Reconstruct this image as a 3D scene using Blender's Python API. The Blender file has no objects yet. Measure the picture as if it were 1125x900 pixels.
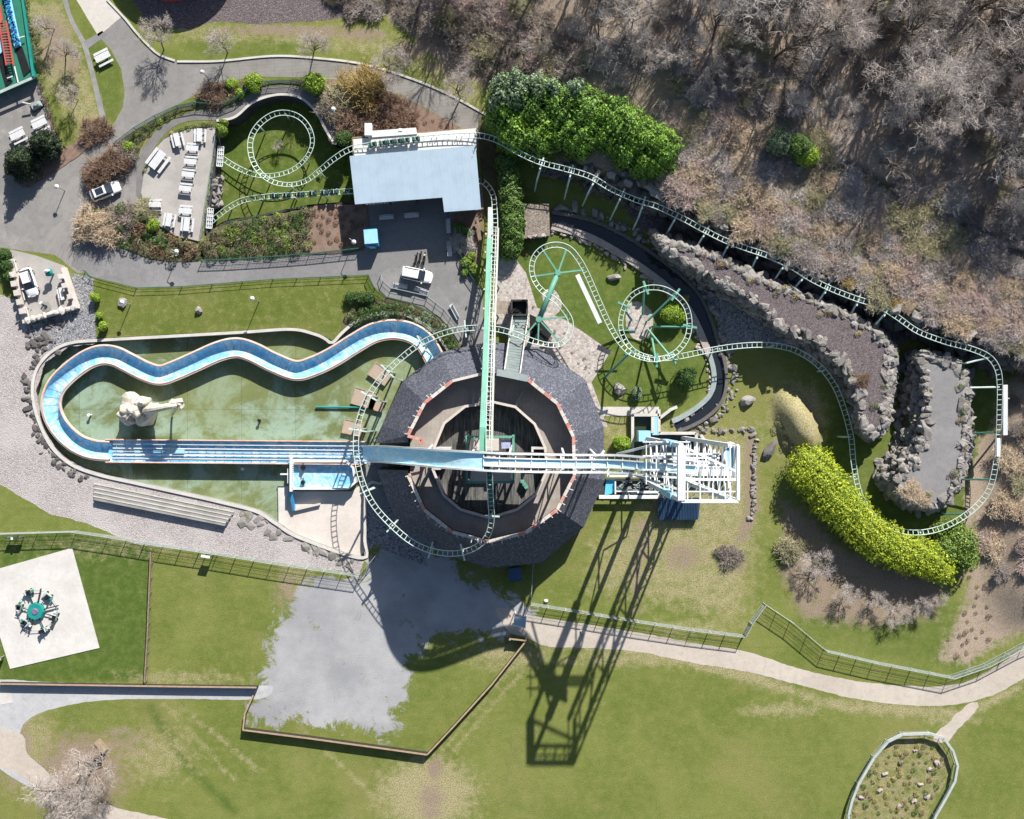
import bpy, math, random
import numpy as np
from mathutils import Vector, noise

random.seed(7)
RNG = np.random.default_rng(7)
SC = bpy.context.scene
COL = SC.collection

# ------------------------------------------------------------------ camera
ALT = 133.333          # drone height in metres
S = 0.1333333          # metres on the ground per photo pixel
cam_d = bpy.data.cameras.new('camera')
cam_d.sensor_fit = 'HORIZONTAL'
cam_d.angle = 2 * math.atan(562.5 * S / ALT)
cam_d.clip_start = 1.0
cam_d.clip_end = 5000.0
cam = bpy.data.objects.new('camera', cam_d)
cam.location = (0, 0, ALT)
COL.objects.link(cam)
SC.camera = cam

# ------------------------------------------------------------------ sky, sun, exposure
SUNV = Vector((0.60, 1.48, 1.04)).normalized()
EL = math.asin(SUNV.z)
AZ = math.atan2(SUNV.x, SUNV.y)
world = bpy.data.worlds.new('World')
SC.world = world
world.use_nodes = True
nt = world.node_tree
nt.nodes.clear()
sky = nt.nodes.new('ShaderNodeTexSky')
sky.sky_type = 'NISHITA'
sky.sun_disc = False
sky.sun_elevation = EL
sky.sun_rotation = AZ
sky.altitude = 200
bg = nt.nodes.new('ShaderNodeBackground')
bg.inputs['Strength'].default_value = 0.06
wo = nt.nodes.new('ShaderNodeOutputWorld')
nt.links.new(sky.outputs[0], bg.inputs[0])
nt.links.new(bg.outputs[0], wo.inputs[0])
sun_d = bpy.data.lights.new('sun', 'SUN')
sun_d.energy = 5.0
sun_d.angle = math.radians(0.53)
sun_d.color = (1.0, 0.95, 0.87)
sun = bpy.data.objects.new('sun', sun_d)
sun.rotation_euler = (-SUNV).to_track_quat('-Z', 'Y').to_euler()
COL.objects.link(sun)
SC.view_settings.view_transform = 'Standard'
SC.view_settings.look = 'None'
SC.view_settings.exposure = 0.75
SC.view_settings.gamma = 1.0
SC.view_settings.use_curve_mapping = False
SC.render.engine = 'CYCLES'
SC.cycles.max_bounces = 5
SC.cycles.diffuse_bounces = 3
SC.cycles.glossy_bounces = 2
SC.cycles.transparent_max_bounces = 6

# ------------------------------------------------------------------ helpers
def P(px, py, h=0.0):
    """photo pixel + height above ground -> world point"""
    k = (ALT - h) / ALT
    return Vector(((px - 562.5) * S * k, (450 - py) * S * k, h))

def PP(pts, h=0.0):
    out = []
    for p in pts:
        hh = p[2] if len(p) > 2 else h
        out.append(P(p[0], p[1], hh))
    return out

def tag(o, label=None, cat=None, group=None, kind=None):
    if label: o['label'] = label
    if cat: o['category'] = cat
    if group: o['group'] = group
    if kind: o['kind'] = kind
    return o

def empty(name, loc=(0, 0, 0), rz=0.0, label=None, cat=None, group=None):
    o = bpy.data.objects.new(name, None)
    o.location = loc
    o.rotation_euler = (0, 0, rz)
    o.empty_display_size = 0.3
    COL.objects.link(o)
    return tag(o, label, cat, group)

class MB:
    def __init__(s):
        s.v = []; s.f = []
    def quad(s, a, b, c, d):
        n = len(s.v); s.v += [tuple(a), tuple(b), tuple(c), tuple(d)]; s.f.append((n, n+1, n+2, n+3)); return s
    def poly(s, pts):
        n = len(s.v); s.v += [tuple(p) for p in pts]; s.f.append(tuple(range(n, n+len(pts)))); return s
    def box(s, c, size, rz=0.0, taper=1.0, rx=0.0):
        cx, cy, cz = c; sx, sy, sz = (x/2 for x in size)
        co, si = math.cos(rz), math.sin(rz)
        n = len(s.v)
        for dz in (-1, 1):
            t = taper if dz > 0 else 1.0
            for dx, dy in ((-1,-1),(1,-1),(1,1),(-1,1)):
                x, y = dx*sx*t, dy*sy*t
                s.v.append((cx + x*co - y*si, cy + x*si + y*co, cz + dz*sz))
        for q in ((0,3,2,1),(4,5,6,7),(0,1,5,4),(1,2,6,5),(2,3,7,6),(3,0,4,7)):
            s.f.append(tuple(n+i for i in q))
        return s
    def bar(s, a, b, w, h=None, up=(0,0,1)):
        a = Vector(a); b = Vector(b); h = h or w
        t = (b-a)
        if t.length < 1e-6: return s
        t.normalize(); u = Vector(up)
        if abs(t.dot(u)) > 0.98: u = Vector((0,1,0))
        sd = t.cross(u).normalized()*w/2; uu = sd.cross(t).normalized()*h/2
        n = len(s.v)
        for p in (a, b):
            for q in (-sd-uu, sd-uu, sd+uu, -sd+uu):
                s.v.append(tuple(p+q))
        for q in ((0,1,2,3),(7,6,5,4),(0,4,5,1),(1,5,6,2),(2,6,7,3),(3,7,4,0)):
            s.f.append(tuple(n+i for i in q))
        return s
    def tube(s, pts, r, n=6, r2=None, closed=False):
        pts = [Vector(p) for p in pts]
        m = len(pts); base = len(s.v)
        for i, p in enumerate(pts):
            if closed: t = pts[(i+1) % m] - pts[i-1]
            else: t = pts[min(i+1, m-1)] - pts[max(i-1, 0)]
            if t.length < 1e-9: t = Vector((0,0,1))
            t.normalize()
            u = Vector((0,0,1)) if abs(t.z) < 0.95 else Vector((0,1,0))
            sd = t.cross(u).normalized(); uu = sd.cross(t)
            rr = r if r2 is None else r + (r2-r)*i/(m-1)
            for k in range(n):
                a = 2*math.pi*k/n
                s.v.append(tuple(p + (sd*math.cos(a) + uu*math.sin(a))*rr))
        for i in range(m if closed else m-1):
            j = (i+1) % m
            for k in range(n):
                k2 = (k+1) % n
                s.f.append((base+i*n+k, base+i*n+k2, base+j*n+k2, base+j*n+k))
        if not closed:
            s.f.append(tuple(base+k for k in range(n))[::-1])
            s.f.append(tuple(base+(m-1)*n+k for k in range(n)))
        return s
    def cyl(s, c, r, h, n=16, r2=None, z0=None):
        cx, cy, cz = c
        r2 = r if r2 is None else r2
        b = len(s.v)
        for k in range(n):
            a = 2*math.pi*k/n; s.v.append((cx+r*math.cos(a), cy+r*math.sin(a), cz))
        for k in range(n):
            a = 2*math.pi*k/n; s.v.append((cx+r2*math.cos(a), cy+r2*math.sin(a), cz+h))
        for k in range(n):
            k2 = (k+1) % n; s.f.append((b+k, b+k2, b+n+k2, b+n+k))
        s.f.append(tuple(b+k for k in range(n))[::-1]); s.f.append(tuple(b+n+k for k in range(n)))
        return s
    def prism(s, pts, z0, z1, top=True, bottom=False):
        n = len(s.v); m = len(pts)
        ar = sum(pts[i][0]*pts[(i+1)%m][1]-pts[(i+1)%m][0]*pts[i][1] for i in range(m))
        if ar < 0: pts = pts[::-1]
        for p in pts: s.v.append((p[0], p[1], z0))
        for p in pts: s.v.append((p[0], p[1], z1))
        for i in range(m):
            j = (i+1) % m; s.f.append((n+i, n+j, n+m+j, n+m+i))
        if top: s.f.append(tuple(n+m+i for i in range(m)))
        if bottom: s.f.append(tuple(n+i for i in range(m))[::-1])
        return s
    def wall(s, pts, w, z0, z1, closed=False):
        """solid wall of width w following points"""
        pts = [Vector((p[0], p[1], 0)) for p in pts]
        m = len(pts); L = []; R = []
        for i, p in enumerate(pts):
            if closed: a, c = pts[i-1], pts[(i+1) % m]
            else: a, c = pts[max(i-1,0)], pts[min(i+1,m-1)]
            t1 = (p-a).normalized() if (p-a).length > 1e-6 else (c-p).normalized()
            t2 = (c-p).normalized() if (c-p).length > 1e-6 else t1
            n1 = Vector((-t1.y, t1.x, 0)); n2 = Vector((-t2.y, t2.x, 0))
            nn = (n1+n2)
            nn = nn.normalized() if nn.length > 1e-3 else n1
            k = min(1/max(nn.dot(n1), 0.4), 1.8)
            L.append(p+nn*w/2*k); R.append(p-nn*w/2*k)
        b = len(s.v)
        for i in range(m):
            for q, z in ((L[i], z0), (R[i], z0), (R[i], z1), (L[i], z1)):
                s.v.append((q.x, q.y, z))
        for i in range(m if closed else m-1):
            j = (i+1) % m
            A = b+i*4; B = b+j*4
            for q in ((A,B,B+3,A+3),(A+3,B+3,B+2,A+2),(A+2,B+2,B+1,A+1)):
                s.f.append(q)
        if not closed:
            s.f.append((b, b+3, b+2, b+1)); e = b+(m-1)*4; s.f.append((e, e+1, e+2, e+3))
        return s
    def rock(s, c, r, seed=None, flat=0.75, sub=2, rough=0.28, boxy=True):
        from mathutils import Euler
        eul = Euler((random.uniform(0, 6), random.uniform(0, 6), random.uniform(0, 6))); eul2 = Euler((random.gauss(0, .5), random.gauss(0, .5), 0))
        sx, sy, sz = (r*random.uniform(0.75, 1.25), r*random.uniform(0.75, 1.25), r*flat*random.uniform(0.8, 1.2))
        vs, fs = ICO[sub]
        n = len(s.v); a = random.uniform(0, 6.28); co, si = math.cos(a), math.sin(a)
        if boxy and random.random() < .5: sx *= random.uniform(1.1, 1.8); sy *= .85
        off = Vector((random.uniform(-50, 50), random.uniform(-50, 50), 3))
        for v in vs:
            d = 1 + rough*2*(noise.noise(Vector(v)*1.3+off))
            w = Vector(v); w.rotate(eul)
            e = 0.62 if boxy else 1.0
            x, y, z = [math.copysign(abs(q)**e, q)*d for q in w]
            w = Vector((x*.86 if boxy else x, y*.86 if boxy else y, z*.86 if boxy else z)); w.rotate(eul2)
            x, y, z = w.x*sx, w.y*sy, w.z*sz
            s.v.append((c[0]+x*co-y*si, c[1]+x*si+y*co, c[2]+z))
        for f in fs: s.f.append(tuple(n+i for i in f))
        return s
    def build(s, name, mat, parent=None, smooth=False):
        me = bpy.data.meshes.new(name)
        me.from_pydata(s.v, [], s.f)
        if smooth: me.polygons.foreach_set('use_smooth', [True]*len(me.polygons))
        me.materials.append(mat)
        me.update()
        o = bpy.data.objects.new(name, me)
        if parent is not None: o.parent = parent
        COL.objects.link(o)
        return o

def _ico(sub):
    import bmesh
    bm = bmesh.new(); bmesh.ops.create_icosphere(bm, subdivisions=sub, radius=1.0)
    v = [tuple(x.co) for x in bm.verts]; bm.verts.ensure_lookup_table()
    f = [tuple(q.index for q in x.verts) for x in bm.faces]; bm.free(); return v, f
ICO = {1: _ico(1), 2: _ico(2), 3: _ico(3)}

def catmull(pts, step=0.5, closed=False):
    """pts: list of vectors; returns evenly sampled points"""
    pts = [Vector(p) for p in pts]; n = len(pts); out = []
    rng = range(n if closed else n-1)
    for i in rng:
        p1, p2 = pts[i], pts[(i+1) % n]
        p0 = pts[i-1] if (closed or i > 0) else p1*2-p2
        p3 = pts[(i+2) % n] if (closed or i+2 < n) else p2*2-p1
        # centripetal-ish: use plain catmull with enough samples
        k = max(2, int((p2-p1).length/step*2))
        for j in range(k):
            t = j/k
            out.append(0.5*((2*p1)+(-p0+p2)*t+(2*p0-5*p1+4*p2-p3)*t*t+(-p0+3*p1-3*p2+p3)*t**3))
    if not closed: out.append(pts[-1])
    res = [out[0]]; acc = 0.0
    for a, b in zip(out, out[1:]+([out[0]] if closed else [])):
        d = (b-a).length
        while acc + d >= step and d > 1e-9:
            t = (step-acc)/d; a = a+(b-a)*t; res.append(a.copy()); d = (b-a).length; acc = 0.0
        acc += d
    return res

def poly_smooth(pts, step=1.0, h=0.0):
    return catmull([P(p[0], p[1], p[2] if len(p) > 2 else h) for p in pts], step, closed=True)

def line_smooth(pts, step=1.0, h=0.0):
    return catmull([P(p[0], p[1], p[2] if len(p) > 2 else h) for p in pts], step)

def densify(pts, step, jit=0.0, closed=True):
    out = []; n = len(pts)
    for i in range(n if closed else n-1):
        a, b = Vector(pts[i]), Vector(pts[(i+1) % n]); k = max(1, int((b-a).length/step))
        for j in range(k):
            q = a.lerp(b, j/k)
            if jit:
                q = q + Vector((noise.noise(q*0.9+Vector((7, 0, 0)))+0.6*noise.noise(q*3.1), noise.noise(q*0.9+Vector((0, 9, 0)))+0.6*noise.noise(q*3.3+Vector((4, 4, 0))), 0))*jit
            out.append(q)
    if not closed: out.append(Vector(pts[-1]))
    return out

# ------------------------------------------------------------------ materials
def _ramp(nt, a, b, lo=0.35, hi=0.65):
    r = nt.nodes.new('ShaderNodeMapRange'); r.inputs[1].default_value = lo; r.inputs[2].default_value = hi
    r.interpolation_type = 'SMOOTHSTEP'
    return r

def rgba(c): return (c[0], c[1], c[2], 1.0)

class NT:
    """tiny node-building helper"""
    def __init__(s, name):
        s.m = bpy.data.materials.new(name); s.m.use_nodes = True; s.t = s.m.node_tree
        s.b = s.t.nodes['Principled BSDF']; s.co = s.t.nodes.new('ShaderNodeTexCoord')
        s.pos = s.co.outputs['Object']
    def n(s, k): return s.t.nodes.new(k)
    def l(s, a, b): s.t.links.new(a, b)
    def mapping(s, scale=(1,1,1), rot=(0,0,0), src=None):
        m = s.n('ShaderNodeMapping'); m.inputs['Scale'].default_value = scale; m.inputs['Rotation'].default_value = rot
        s.l(src or s.pos, m.inputs['Vector']); return m.outputs[0]
    def noise(s, scale, detail=4, rough=0.6, vec=None, dist=0.0):
        x = s.n('ShaderNodeTexNoise'); x.inputs['Scale'].default_value = scale; x.inputs['Detail'].default_value = detail
        x.inputs['Roughness'].default_value = rough; x.inputs['Distortion'].default_value = dist
        s.l(vec or s.pos, x.inputs['Vector']); return x.outputs['Fac']
    def vor(s, scale, vec=None, feat='F1', out='Distance', rnd=1.0):
        x = s.n('ShaderNodeTexVoronoi'); x.feature = feat; x.inputs['Scale'].default_value = scale
        x.inputs['Randomness'].default_value = rnd
        s.l(vec or s.pos, x.inputs['Vector']); return x.outputs[out]
    def rng(s, v, lo, hi, a=0.0, b=1.0, smooth=True):
        r = s.n('ShaderNodeMapRange'); r.inputs[1].default_value = lo; r.inputs[2].default_value = hi
        r.inputs[3].default_value = a; r.inputs[4].default_value = b
        if smooth: r.interpolation_type = 'SMOOTHSTEP'
        s.l(v, r.inputs[0]); return r.outputs[0]
    def mix(s, f, a, b, mode='MIX'):
        x = s.n('ShaderNodeMix'); x.data_type = 'RGBA'; x.blend_type = mode
        for i, v in ((0, f), (6, a), (7, b)):
            if isinstance(v, (int, float)): x.inputs[i].default_value = v
            elif isinstance(v, tuple): x.inputs[i].default_value = rgba(v)
            else: s.l(v, x.inputs[i])
        return x.outputs[2]
    def math(s, op, a, b=0.0):
        x = s.n('ShaderNodeMath'); x.operation = op
        for i, v in ((0, a), (1, b)):
            if isinstance(v, (int, float)): x.inputs[i].default_value = v
            else: s.l(v, x.inputs[i])
        return x.outputs[0]
    def attr(s, name):
        x = s.n('ShaderNodeAttribute'); x.attribute_name = name; return x.outputs['Fac']
    def objrand(s):
        x = s.n('ShaderNodeObjectInfo'); return x.outputs['Random']
    def out(s, col, rough=0.8, bump=None, bs=0.3, bd=0.05, metal=0.0, spec=0.3):
        if isinstance(col, tuple): s.b.inputs['Base Color'].default_value = rgba(col)
        else: s.l(col, s.b.inputs['Base Color'])
        if isinstance(rough, (int, float)): s.b.inputs['Roughness'].default_value = rough
        else: s.l(rough, s.b.inputs['Roughness'])
        s.b.inputs['Metallic'].default_value = metal
        s.b.inputs['Specular IOR Level'].default_value = spec
        if bump is not None:
            q = s.n('ShaderNodeBump'); q.inputs['Strength'].default_value = bs; q.inputs['Distance'].default_value = bd
            s.l(bump, q.inputs['Height']); s.l(q.outputs[0], s.b.inputs['Normal'])
        return s.m

def simple(name, c, c2=None, scale=1.5, rough=0.6, bump=0.15, metal=0.0, spec=0.3, fine=18.0, amt=0.35):
    t = NT(name)
    c2 = c2 or tuple(x*0.72 for x in c)
    f = t.rng(t.noise(scale, 5, 0.65), 0.35, 0.68)
    col = t.mix(f, c, c2)
    g = t.noise(fine, 3, 0.6)
    col = t.mix(t.rng(g, 0.45, 0.75, 0.0, amt), col, tuple(x*0.55 for x in c))
    return t.out(col, rough, g, bump, 0.03, metal, spec)

def foliage(name, dark, light, tint=None, rough=0.55):
    t = NT(name)
    g = t.n('ShaderNodeNewGeometry')
    r = g.outputs['Random Per Island']
    col = t.mix(r, dark, light)
    if tint: col = t.mix(t.rng(t.noise(0.35, 3), 0.4, 0.65), col, tint)
    t.b.inputs['Subsurface Weight'].default_value = 0.0
    return t.out(col, rough, spec=0.35)

def speck(name, base, darkc, lightc, scale=9.0, rough=0.9, patch=None, bs=0.6):
    """gravel-like: cells with random value"""
    t = NT(name)
    v = t.n('ShaderNodeTexVoronoi'); v.inputs['Scale'].default_value = scale; t.l(t.pos, v.inputs['Vector'])
    sep = t.n('ShaderNodeSeparateColor'); t.l(v.outputs['Color'], sep.inputs[0])
    col = t.mix(t.rng(sep.outputs[0], 0.1, 0.5, smooth=False), darkc, base)
    col = t.mix(t.rng(sep.outputs[1], 0.6, 1.0, smooth=False), col, lightc)
    if patch: col = t.mix(t.rng(t.noise(0.16, 5, 0.65), 0.42, 0.66, 0, 0.75), col, patch)
    h = t.math('SUBTRACT', 1.0, v.outputs['Distance'])
    return t.out(col, rough, h, bs, 0.12)

def rockmat(name, a, b_, c_, moss=None):
    t = NT(name)
    r = t.n('ShaderNodeNewGeometry').outputs['Random Per Island']
    col = t.mix(r, a, b_)
    n1 = t.noise(1.6, 6, 0.75); n2 = t.noise(7.0, 4, 0.7)
    col = t.mix(t.rng(n1, 0.45, 0.7, 0, 0.8), col, c_)
    col = t.mix(t.rng(n2, 0.5, 0.75, 0, 0.55), col, tuple(x*0.4 for x in a))
    if moss: col = t.mix(t.rng(t.noise(0.5, 5, 0.7), 0.55, 0.68, 0, 0.7), col, moss)
    return t.out(col, 0.95, t.math('ADD', n1, t.math('MULTIPLY', n2, 0.5)), 0.9, 0.12)
# ------------------------------------------------------------------ material library
M = {}
M['white'] = simple('white_paint', (0.74, 0.76, 0.77), (0.62, 0.66, 0.68), 0.8, 0.45, amt=0.25)
M['whitetrack'] = simple('white_green_paint', (0.60, 0.70, 0.66), (0.42, 0.56, 0.50), 0.7, 0.5, amt=0.3)
M['green'] = simple('sea_green_paint', (0.14, 0.38, 0.28), (0.11, 0.30, 0.23), 0.6, 0.5, amt=0.25)
M['greendark'] = simple('dark_green_steel', (0.035, 0.13, 0.10), (0.03, 0.09, 0.07), 1.0, 0.5)
M['steel'] = simple('galvanised_steel', (0.36, 0.42, 0.41), (0.28, 0.34, 0.34), 1.0, 0.5, metal=0.2)
M['fencesteel'] = simple('pale_fence_paint', (0.45, 0.49, 0.48), (0.36, 0.41, 0.40), 1.0, 0.6)
M['darksteel'] = simple('dark_steel', (0.06, 0.065, 0.07), (0.04, 0.045, 0.05), 1.0, 0.5, metal=0.3)
M['black'] = simple('black_plastic', (0.018, 0.019, 0.022), rough=0.45)
M['rubber'] = simple('tyre_rubber', (0.02, 0.02, 0.02), rough=0.85)
M['carpaint'] = simple('white_car_paint', (0.82, 0.83, 0.84), (0.80, 0.81, 0.83), 0.5, 0.18, 0.0, spec=0.6, amt=0.03)
M['glass'] = simple('dark_car_glass', (0.02, 0.03, 0.045), (0.03, 0.04, 0.06), 0.5, 0.06, 0.0, spec=0.8, amt=0.0)
M['lamp'] = simple('lamp_lens', (0.75, 0.76, 0.78), rough=0.2)
M['redlens'] = simple('red_lens', (0.4, 0.02, 0.02), rough=0.3)
M['bench'] = simple('pale_table_boards', (0.66, 0.67, 0.68), (0.57, 0.58, 0.60), 2.5, 0.6)
M['timber'] = simple('weathered_timber', (0.28, 0.22, 0.16), (0.20, 0.155, 0.11), 2.0, 0.8)
M['darktimber'] = simple('dark_stained_boards', (0.045, 0.038, 0.033), (0.03, 0.026, 0.023), 2.0, 0.8)
M['capwood'] = simple('pale_cap_board', (0.42, 0.31, 0.21), (0.33, 0.24, 0.16), 2.0, 0.8)
M['concrete'] = simple('pale_concrete', (0.58, 0.56, 0.53), (0.47, 0.45, 0.42), 0.45, 0.85, fine=6, amt=0.3)
M['concretepink'] = simple('warm_concrete', (0.53, 0.48, 0.44), (0.62, 0.57, 0.53), 0.3, 0.85, fine=4, amt=0.25)
M['greycon'] = simple('grey_concrete', (0.30, 0.295, 0.285), (0.22, 0.215, 0.205), 0.5, 0.9, fine=6, amt=0.4)
M['slabwhite'] = simple('bright_slab', (0.62, 0.60, 0.575), (0.53, 0.51, 0.485), 0.30, 0.85, fine=2.5, amt=0.22)
M['kiosk'] = simple('blue_kiosk_paint', (0.05, 0.33, 0.62), (0.05, 0.28, 0.55), 0.8, 0.4, amt=0.1)
M['kiosktop'] = simple('light_blue_roof', (0.33, 0.62, 0.80), (0.28, 0.55, 0.74), 0.8, 0.4, amt=0.1)
M['shedroof'] = simple('navy_corrugated_roof', (0.045, 0.095, 0.17), (0.035, 0.075, 0.14), 0.8, 0.45)
M['teal'] = simple('teal_paint', (0.02, 0.28, 0.25), (0.015, 0.22, 0.20), 0.8, 0.45)
M['orange'] = simple('faded_orange_rim', (0.62, 0.30, 0.20), (0.66, 0.48, 0.40), 1.2, 0.5)
M['red'] = simple('red_paint', (0.55, 0.07, 0.06), (0.45, 0.12, 0.10), 1.0, 0.5)
M['pinkred'] = simple('faded_red_paint', (0.52, 0.16, 0.13), (0.55, 0.38, 0.33), 1.2, 0.7, amt=0.4)
M['purple'] = simple('dusty_purple_paint', (0.20, 0.15, 0.24), rough=0.6)
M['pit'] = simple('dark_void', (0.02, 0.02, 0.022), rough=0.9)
M['darkwall'] = simple('dark_wall', (0.06, 0.06, 0.065), (0.04, 0.04, 0.045), 0.8, 0.9)
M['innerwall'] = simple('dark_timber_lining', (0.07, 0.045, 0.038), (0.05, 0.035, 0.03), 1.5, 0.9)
M['ivory'] = simple('cream_rockwork', (0.66, 0.60, 0.50), (0.50, 0.45, 0.38), 1.0, 0.8, bump=0.6, fine=5, amt=0.4)
M['bluepool'] = simple('blue_basin_paint', (0.10, 0.48, 0.72), (0.16, 0.55, 0.76), 0.5, 0.5, amt=0.12)
M['floorwood'] = simple('plank_platform', (0.42, 0.33, 0.26), (0.36, 0.30, 0.25), 1.2, 0.8)
M['lilac'] = simple('pale_lilac_panel', (0.42, 0.47, 0.68), rough=0.4)

def striped(name, c, c2, period, ang=0.0, width=0.15, rough=0.5, dirt=0.25, bumpy=True, metal=0.0):
    t = NT(name)
    v = t.mapping(rot=(0, 0, ang))
    sp = t.n('ShaderNodeSeparateXYZ'); t.l(v, sp.inputs[0])
    w = t.math('FRACT', t.math('MULTIPLY', sp.outputs[0], 1.0/period))
    line = t.rng(w, 0.0, width, 1.0, 0.0)
    n1 = t.noise(0.5, 5, 0.6)
    col = t.mix(line, c, c2)
    col = t.mix(t.rng(n1, 0.4, 0.75, 0, dirt), col, tuple(x*0.6 for x in c))
    return t.out(col, rough, line if bumpy else None, 0.4, 0.04, metal)

M['deckgreen'] = simple('ride_deck_green', (0.035, 0.20, 0.13), (0.03, 0.16, 0.11), 0.6, 0.4)
M['roofblue'] = striped('pale_blue_metal_roof', (0.35, 0.45, 0.54), (0.30, 0.40, 0.49), 1.1, math.radians(-6), 0.14, 0.4, 0.28)
M['roofwhite'] = striped('white_flat_roof', (0.68, 0.66, 0.64), (0.58, 0.56, 0.54), 2.2, math.radians(-6), 0.08, 0.6, 0.25)

# aged asphalt with patches and cracks
def asphalt(name, c, c2, crack=True, pale=None):
    t = NT(name)
    n1 = t.noise(0.10, 7, 0.72, dist=0.6); n2 = t.noise(1.1, 6, 0.75); n3 = t.noise(26.0, 2, 0.5)
    col = t.mix(t.rng(n1, 0.35, 0.65), c, c2)
    col = t.mix(t.rng(n2, 0.42, 0.72, 0, 0.55), col, tuple(x*0.62 for x in c))
    col = t.mix(t.rng(n3, 0.3, 0.75, 0, 0.5), col, tuple(min(1, x*1.6) for x in c2))
    if pale:
        col = t.mix(t.rng(t.noise(0.06, 5, 0.8, dist=1.5), 0.55, 0.62, 0, 0.6), col, pale)
    if crack:
        nn = t.n('ShaderNodeTexNoise'); nn.inputs['Scale'].default_value = 0.35; nn.inputs['Detail'].default_value = 6; t.l(t.pos, nn.inputs['Vector'])
        vm = t.n('ShaderNodeVectorMath'); vm.operation = 'MULTIPLY_ADD'; t.l(nn.outputs['Color'], vm.inputs[0]); vm.inputs[1].default_value = (9, 9, 9); t.l(t.pos, vm.inputs[2])
        e = t.vor(0.11, vec=vm.outputs[0], feat='DISTANCE_TO_EDGE')
        gate = t.rng(t.noise(0.09, 2), 0.48, 0.6)
        col = t.mix(t.math('MULTIPLY', t.rng(e, 0.0, 0.010, 0.45, 0.0), gate), col, tuple(x*0.5 for x in c))
        ed = t.vor(0.055, vec=vm.outputs[0], out='Color')
        sp = t.n('ShaderNodeSeparateColor'); t.l(ed, sp.inputs[0])
        col = t.mix(t.rng(sp.outputs[0], 0.55, 0.6, 0.0, 0.22), col, tuple(x*0.72 for x in c))
    return t.out(col, 0.88, n3, 0.35, 0.02)
M['asphalt'] = asphalt('aged_asphalt', (0.185, 0.178, 0.172), (0.27, 0.258, 0.248), True, (0.34, 0.32, 0.30))
M['asphaltdark'] = asphalt('dark_tarmac', (0.10, 0.095, 0.11), (0.14, 0.13, 0.145))
M['asphaltgrey'] = asphalt('grey_tarmac', (0.17, 0.168, 0.17), (0.235, 0.23, 0.232), True)
M['tanpath'] = asphalt('tan_compacted_path', (0.37, 0.325, 0.28), (0.46, 0.41, 0.36), False)
M['palepath'] = asphalt('pale_concrete_path', (0.44, 0.415, 0.38), (0.52, 0.49, 0.455), False)
M['greypath'] = asphalt('grey_dusty_path', (0.33, 0.335, 0.35), (0.42, 0.42, 0.43), False)
M['soil'] = simple('bed_soil', (0.20, 0.135, 0.105), (0.26, 0.185, 0.145), 0.9, 0.95, 0.8, fine=7, amt=0.6)
M['soildark'] = simple('dark_bed_soil', (0.10, 0.085, 0.055), (0.13, 0.13, 0.06), 0.8, 0.95, 0.8, fine=6, amt=0.6)
M['gravel'] = speck('pale_pink_gravel', (0.40, 0.365, 0.36), (0.26, 0.235, 0.235), (0.52, 0.48, 0.47), 8.0, patch=(0.47, 0.44, 0.43))
M['gravelgrey'] = speck('grey_crushed_stone', (0.23, 0.235, 0.25), (0.09, 0.09, 0.10), (0.42, 0.42, 0.44), 6.0)
M['roofstone'] = speck('octagon_roof_stones', (0.078, 0.083, 0.108), (0.055, 0.058, 0.078), (0.17, 0.18, 0.22), 6.0, bs=0.15)
M['cobble'] = speck('pinkish_cobbles', (0.42, 0.38, 0.355), (0.30, 0.26, 0.24), (0.54, 0.50, 0.47), 3.0, bs=0.3)
M['rock'] = rockmat('quarry_rock', (0.17, 0.162, 0.155), (0.34, 0.32, 0.305), (0.25, 0.22, 0.19), (0.17, 0.16, 0.08))
M['rockpink'] = rockmat('pinkish_kerb_rock', (0.34, 0.29, 0.27), (0.48, 0.42, 0.39), (0.30, 0.25, 0.22))
M['rockdark'] = rockmat('dark_basalt_rock', (0.09, 0.085, 0.085), (0.17, 0.16, 0.155), (0.13, 0.11, 0.09))
M['darkgravel'] = speck('purple_brown_chippings', (0.135, 0.11, 0.115), (0.08, 0.065, 0.07), (0.22, 0.19, 0.19), 7.0)

# paving in narrow boards / setts
def paving(name, c, c2, ang, period=0.5, cross=2.6):
    t = NT(name)
    v = t.mapping(rot=(0, 0, ang)); sp = t.n('ShaderNodeSeparateXYZ'); t.l(v, sp.inputs[0])
    a = t.rng(t.math('FRACT', t.math('MULTIPLY', sp.outputs[0], 1/period)), 0, 0.16, 1, 0)
    b = t.rng(t.math('FRACT', t.math('MULTIPLY', sp.outputs[1], 1/cross)), 0, 0.05, 1, 0)
    n1 = t.noise(0.35, 6, 0.7)
    col = t.mix(t.rng(n1, 0.35, 0.7), c, c2)
    col = t.mix(t.math('MULTIPLY', a, 0.45), col, tuple(x*0.5 for x in c))
    col = t.mix(t.math('MULTIPLY', b, 0.5), col, tuple(x*0.5 for x in c))
    return t.out(col, 0.85, a, 0.2, 0.02)
M['paveup'] = paving('upper_path_setts', (0.25, 0.24, 0.225), (0.19, 0.18, 0.17), 1.5)
M['rampdeck'] = paving('ramp_decking', (0.21, 0.205, 0.20), (0.16, 0.155, 0.15), 0.6, 0.45, 3.0)
M['deckring'] = paving('ring_deck_boards', (0.38, 0.34, 0.305), (0.29, 0.255, 0.23), 0.1, 0.6, 1.2)
M['terrace'] = simple('terrace_concrete', (0.42, 0.395, 0.375), (0.34, 0.32, 0.305), 0.3, 0.9, fine=5, amt=0.3)

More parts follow.
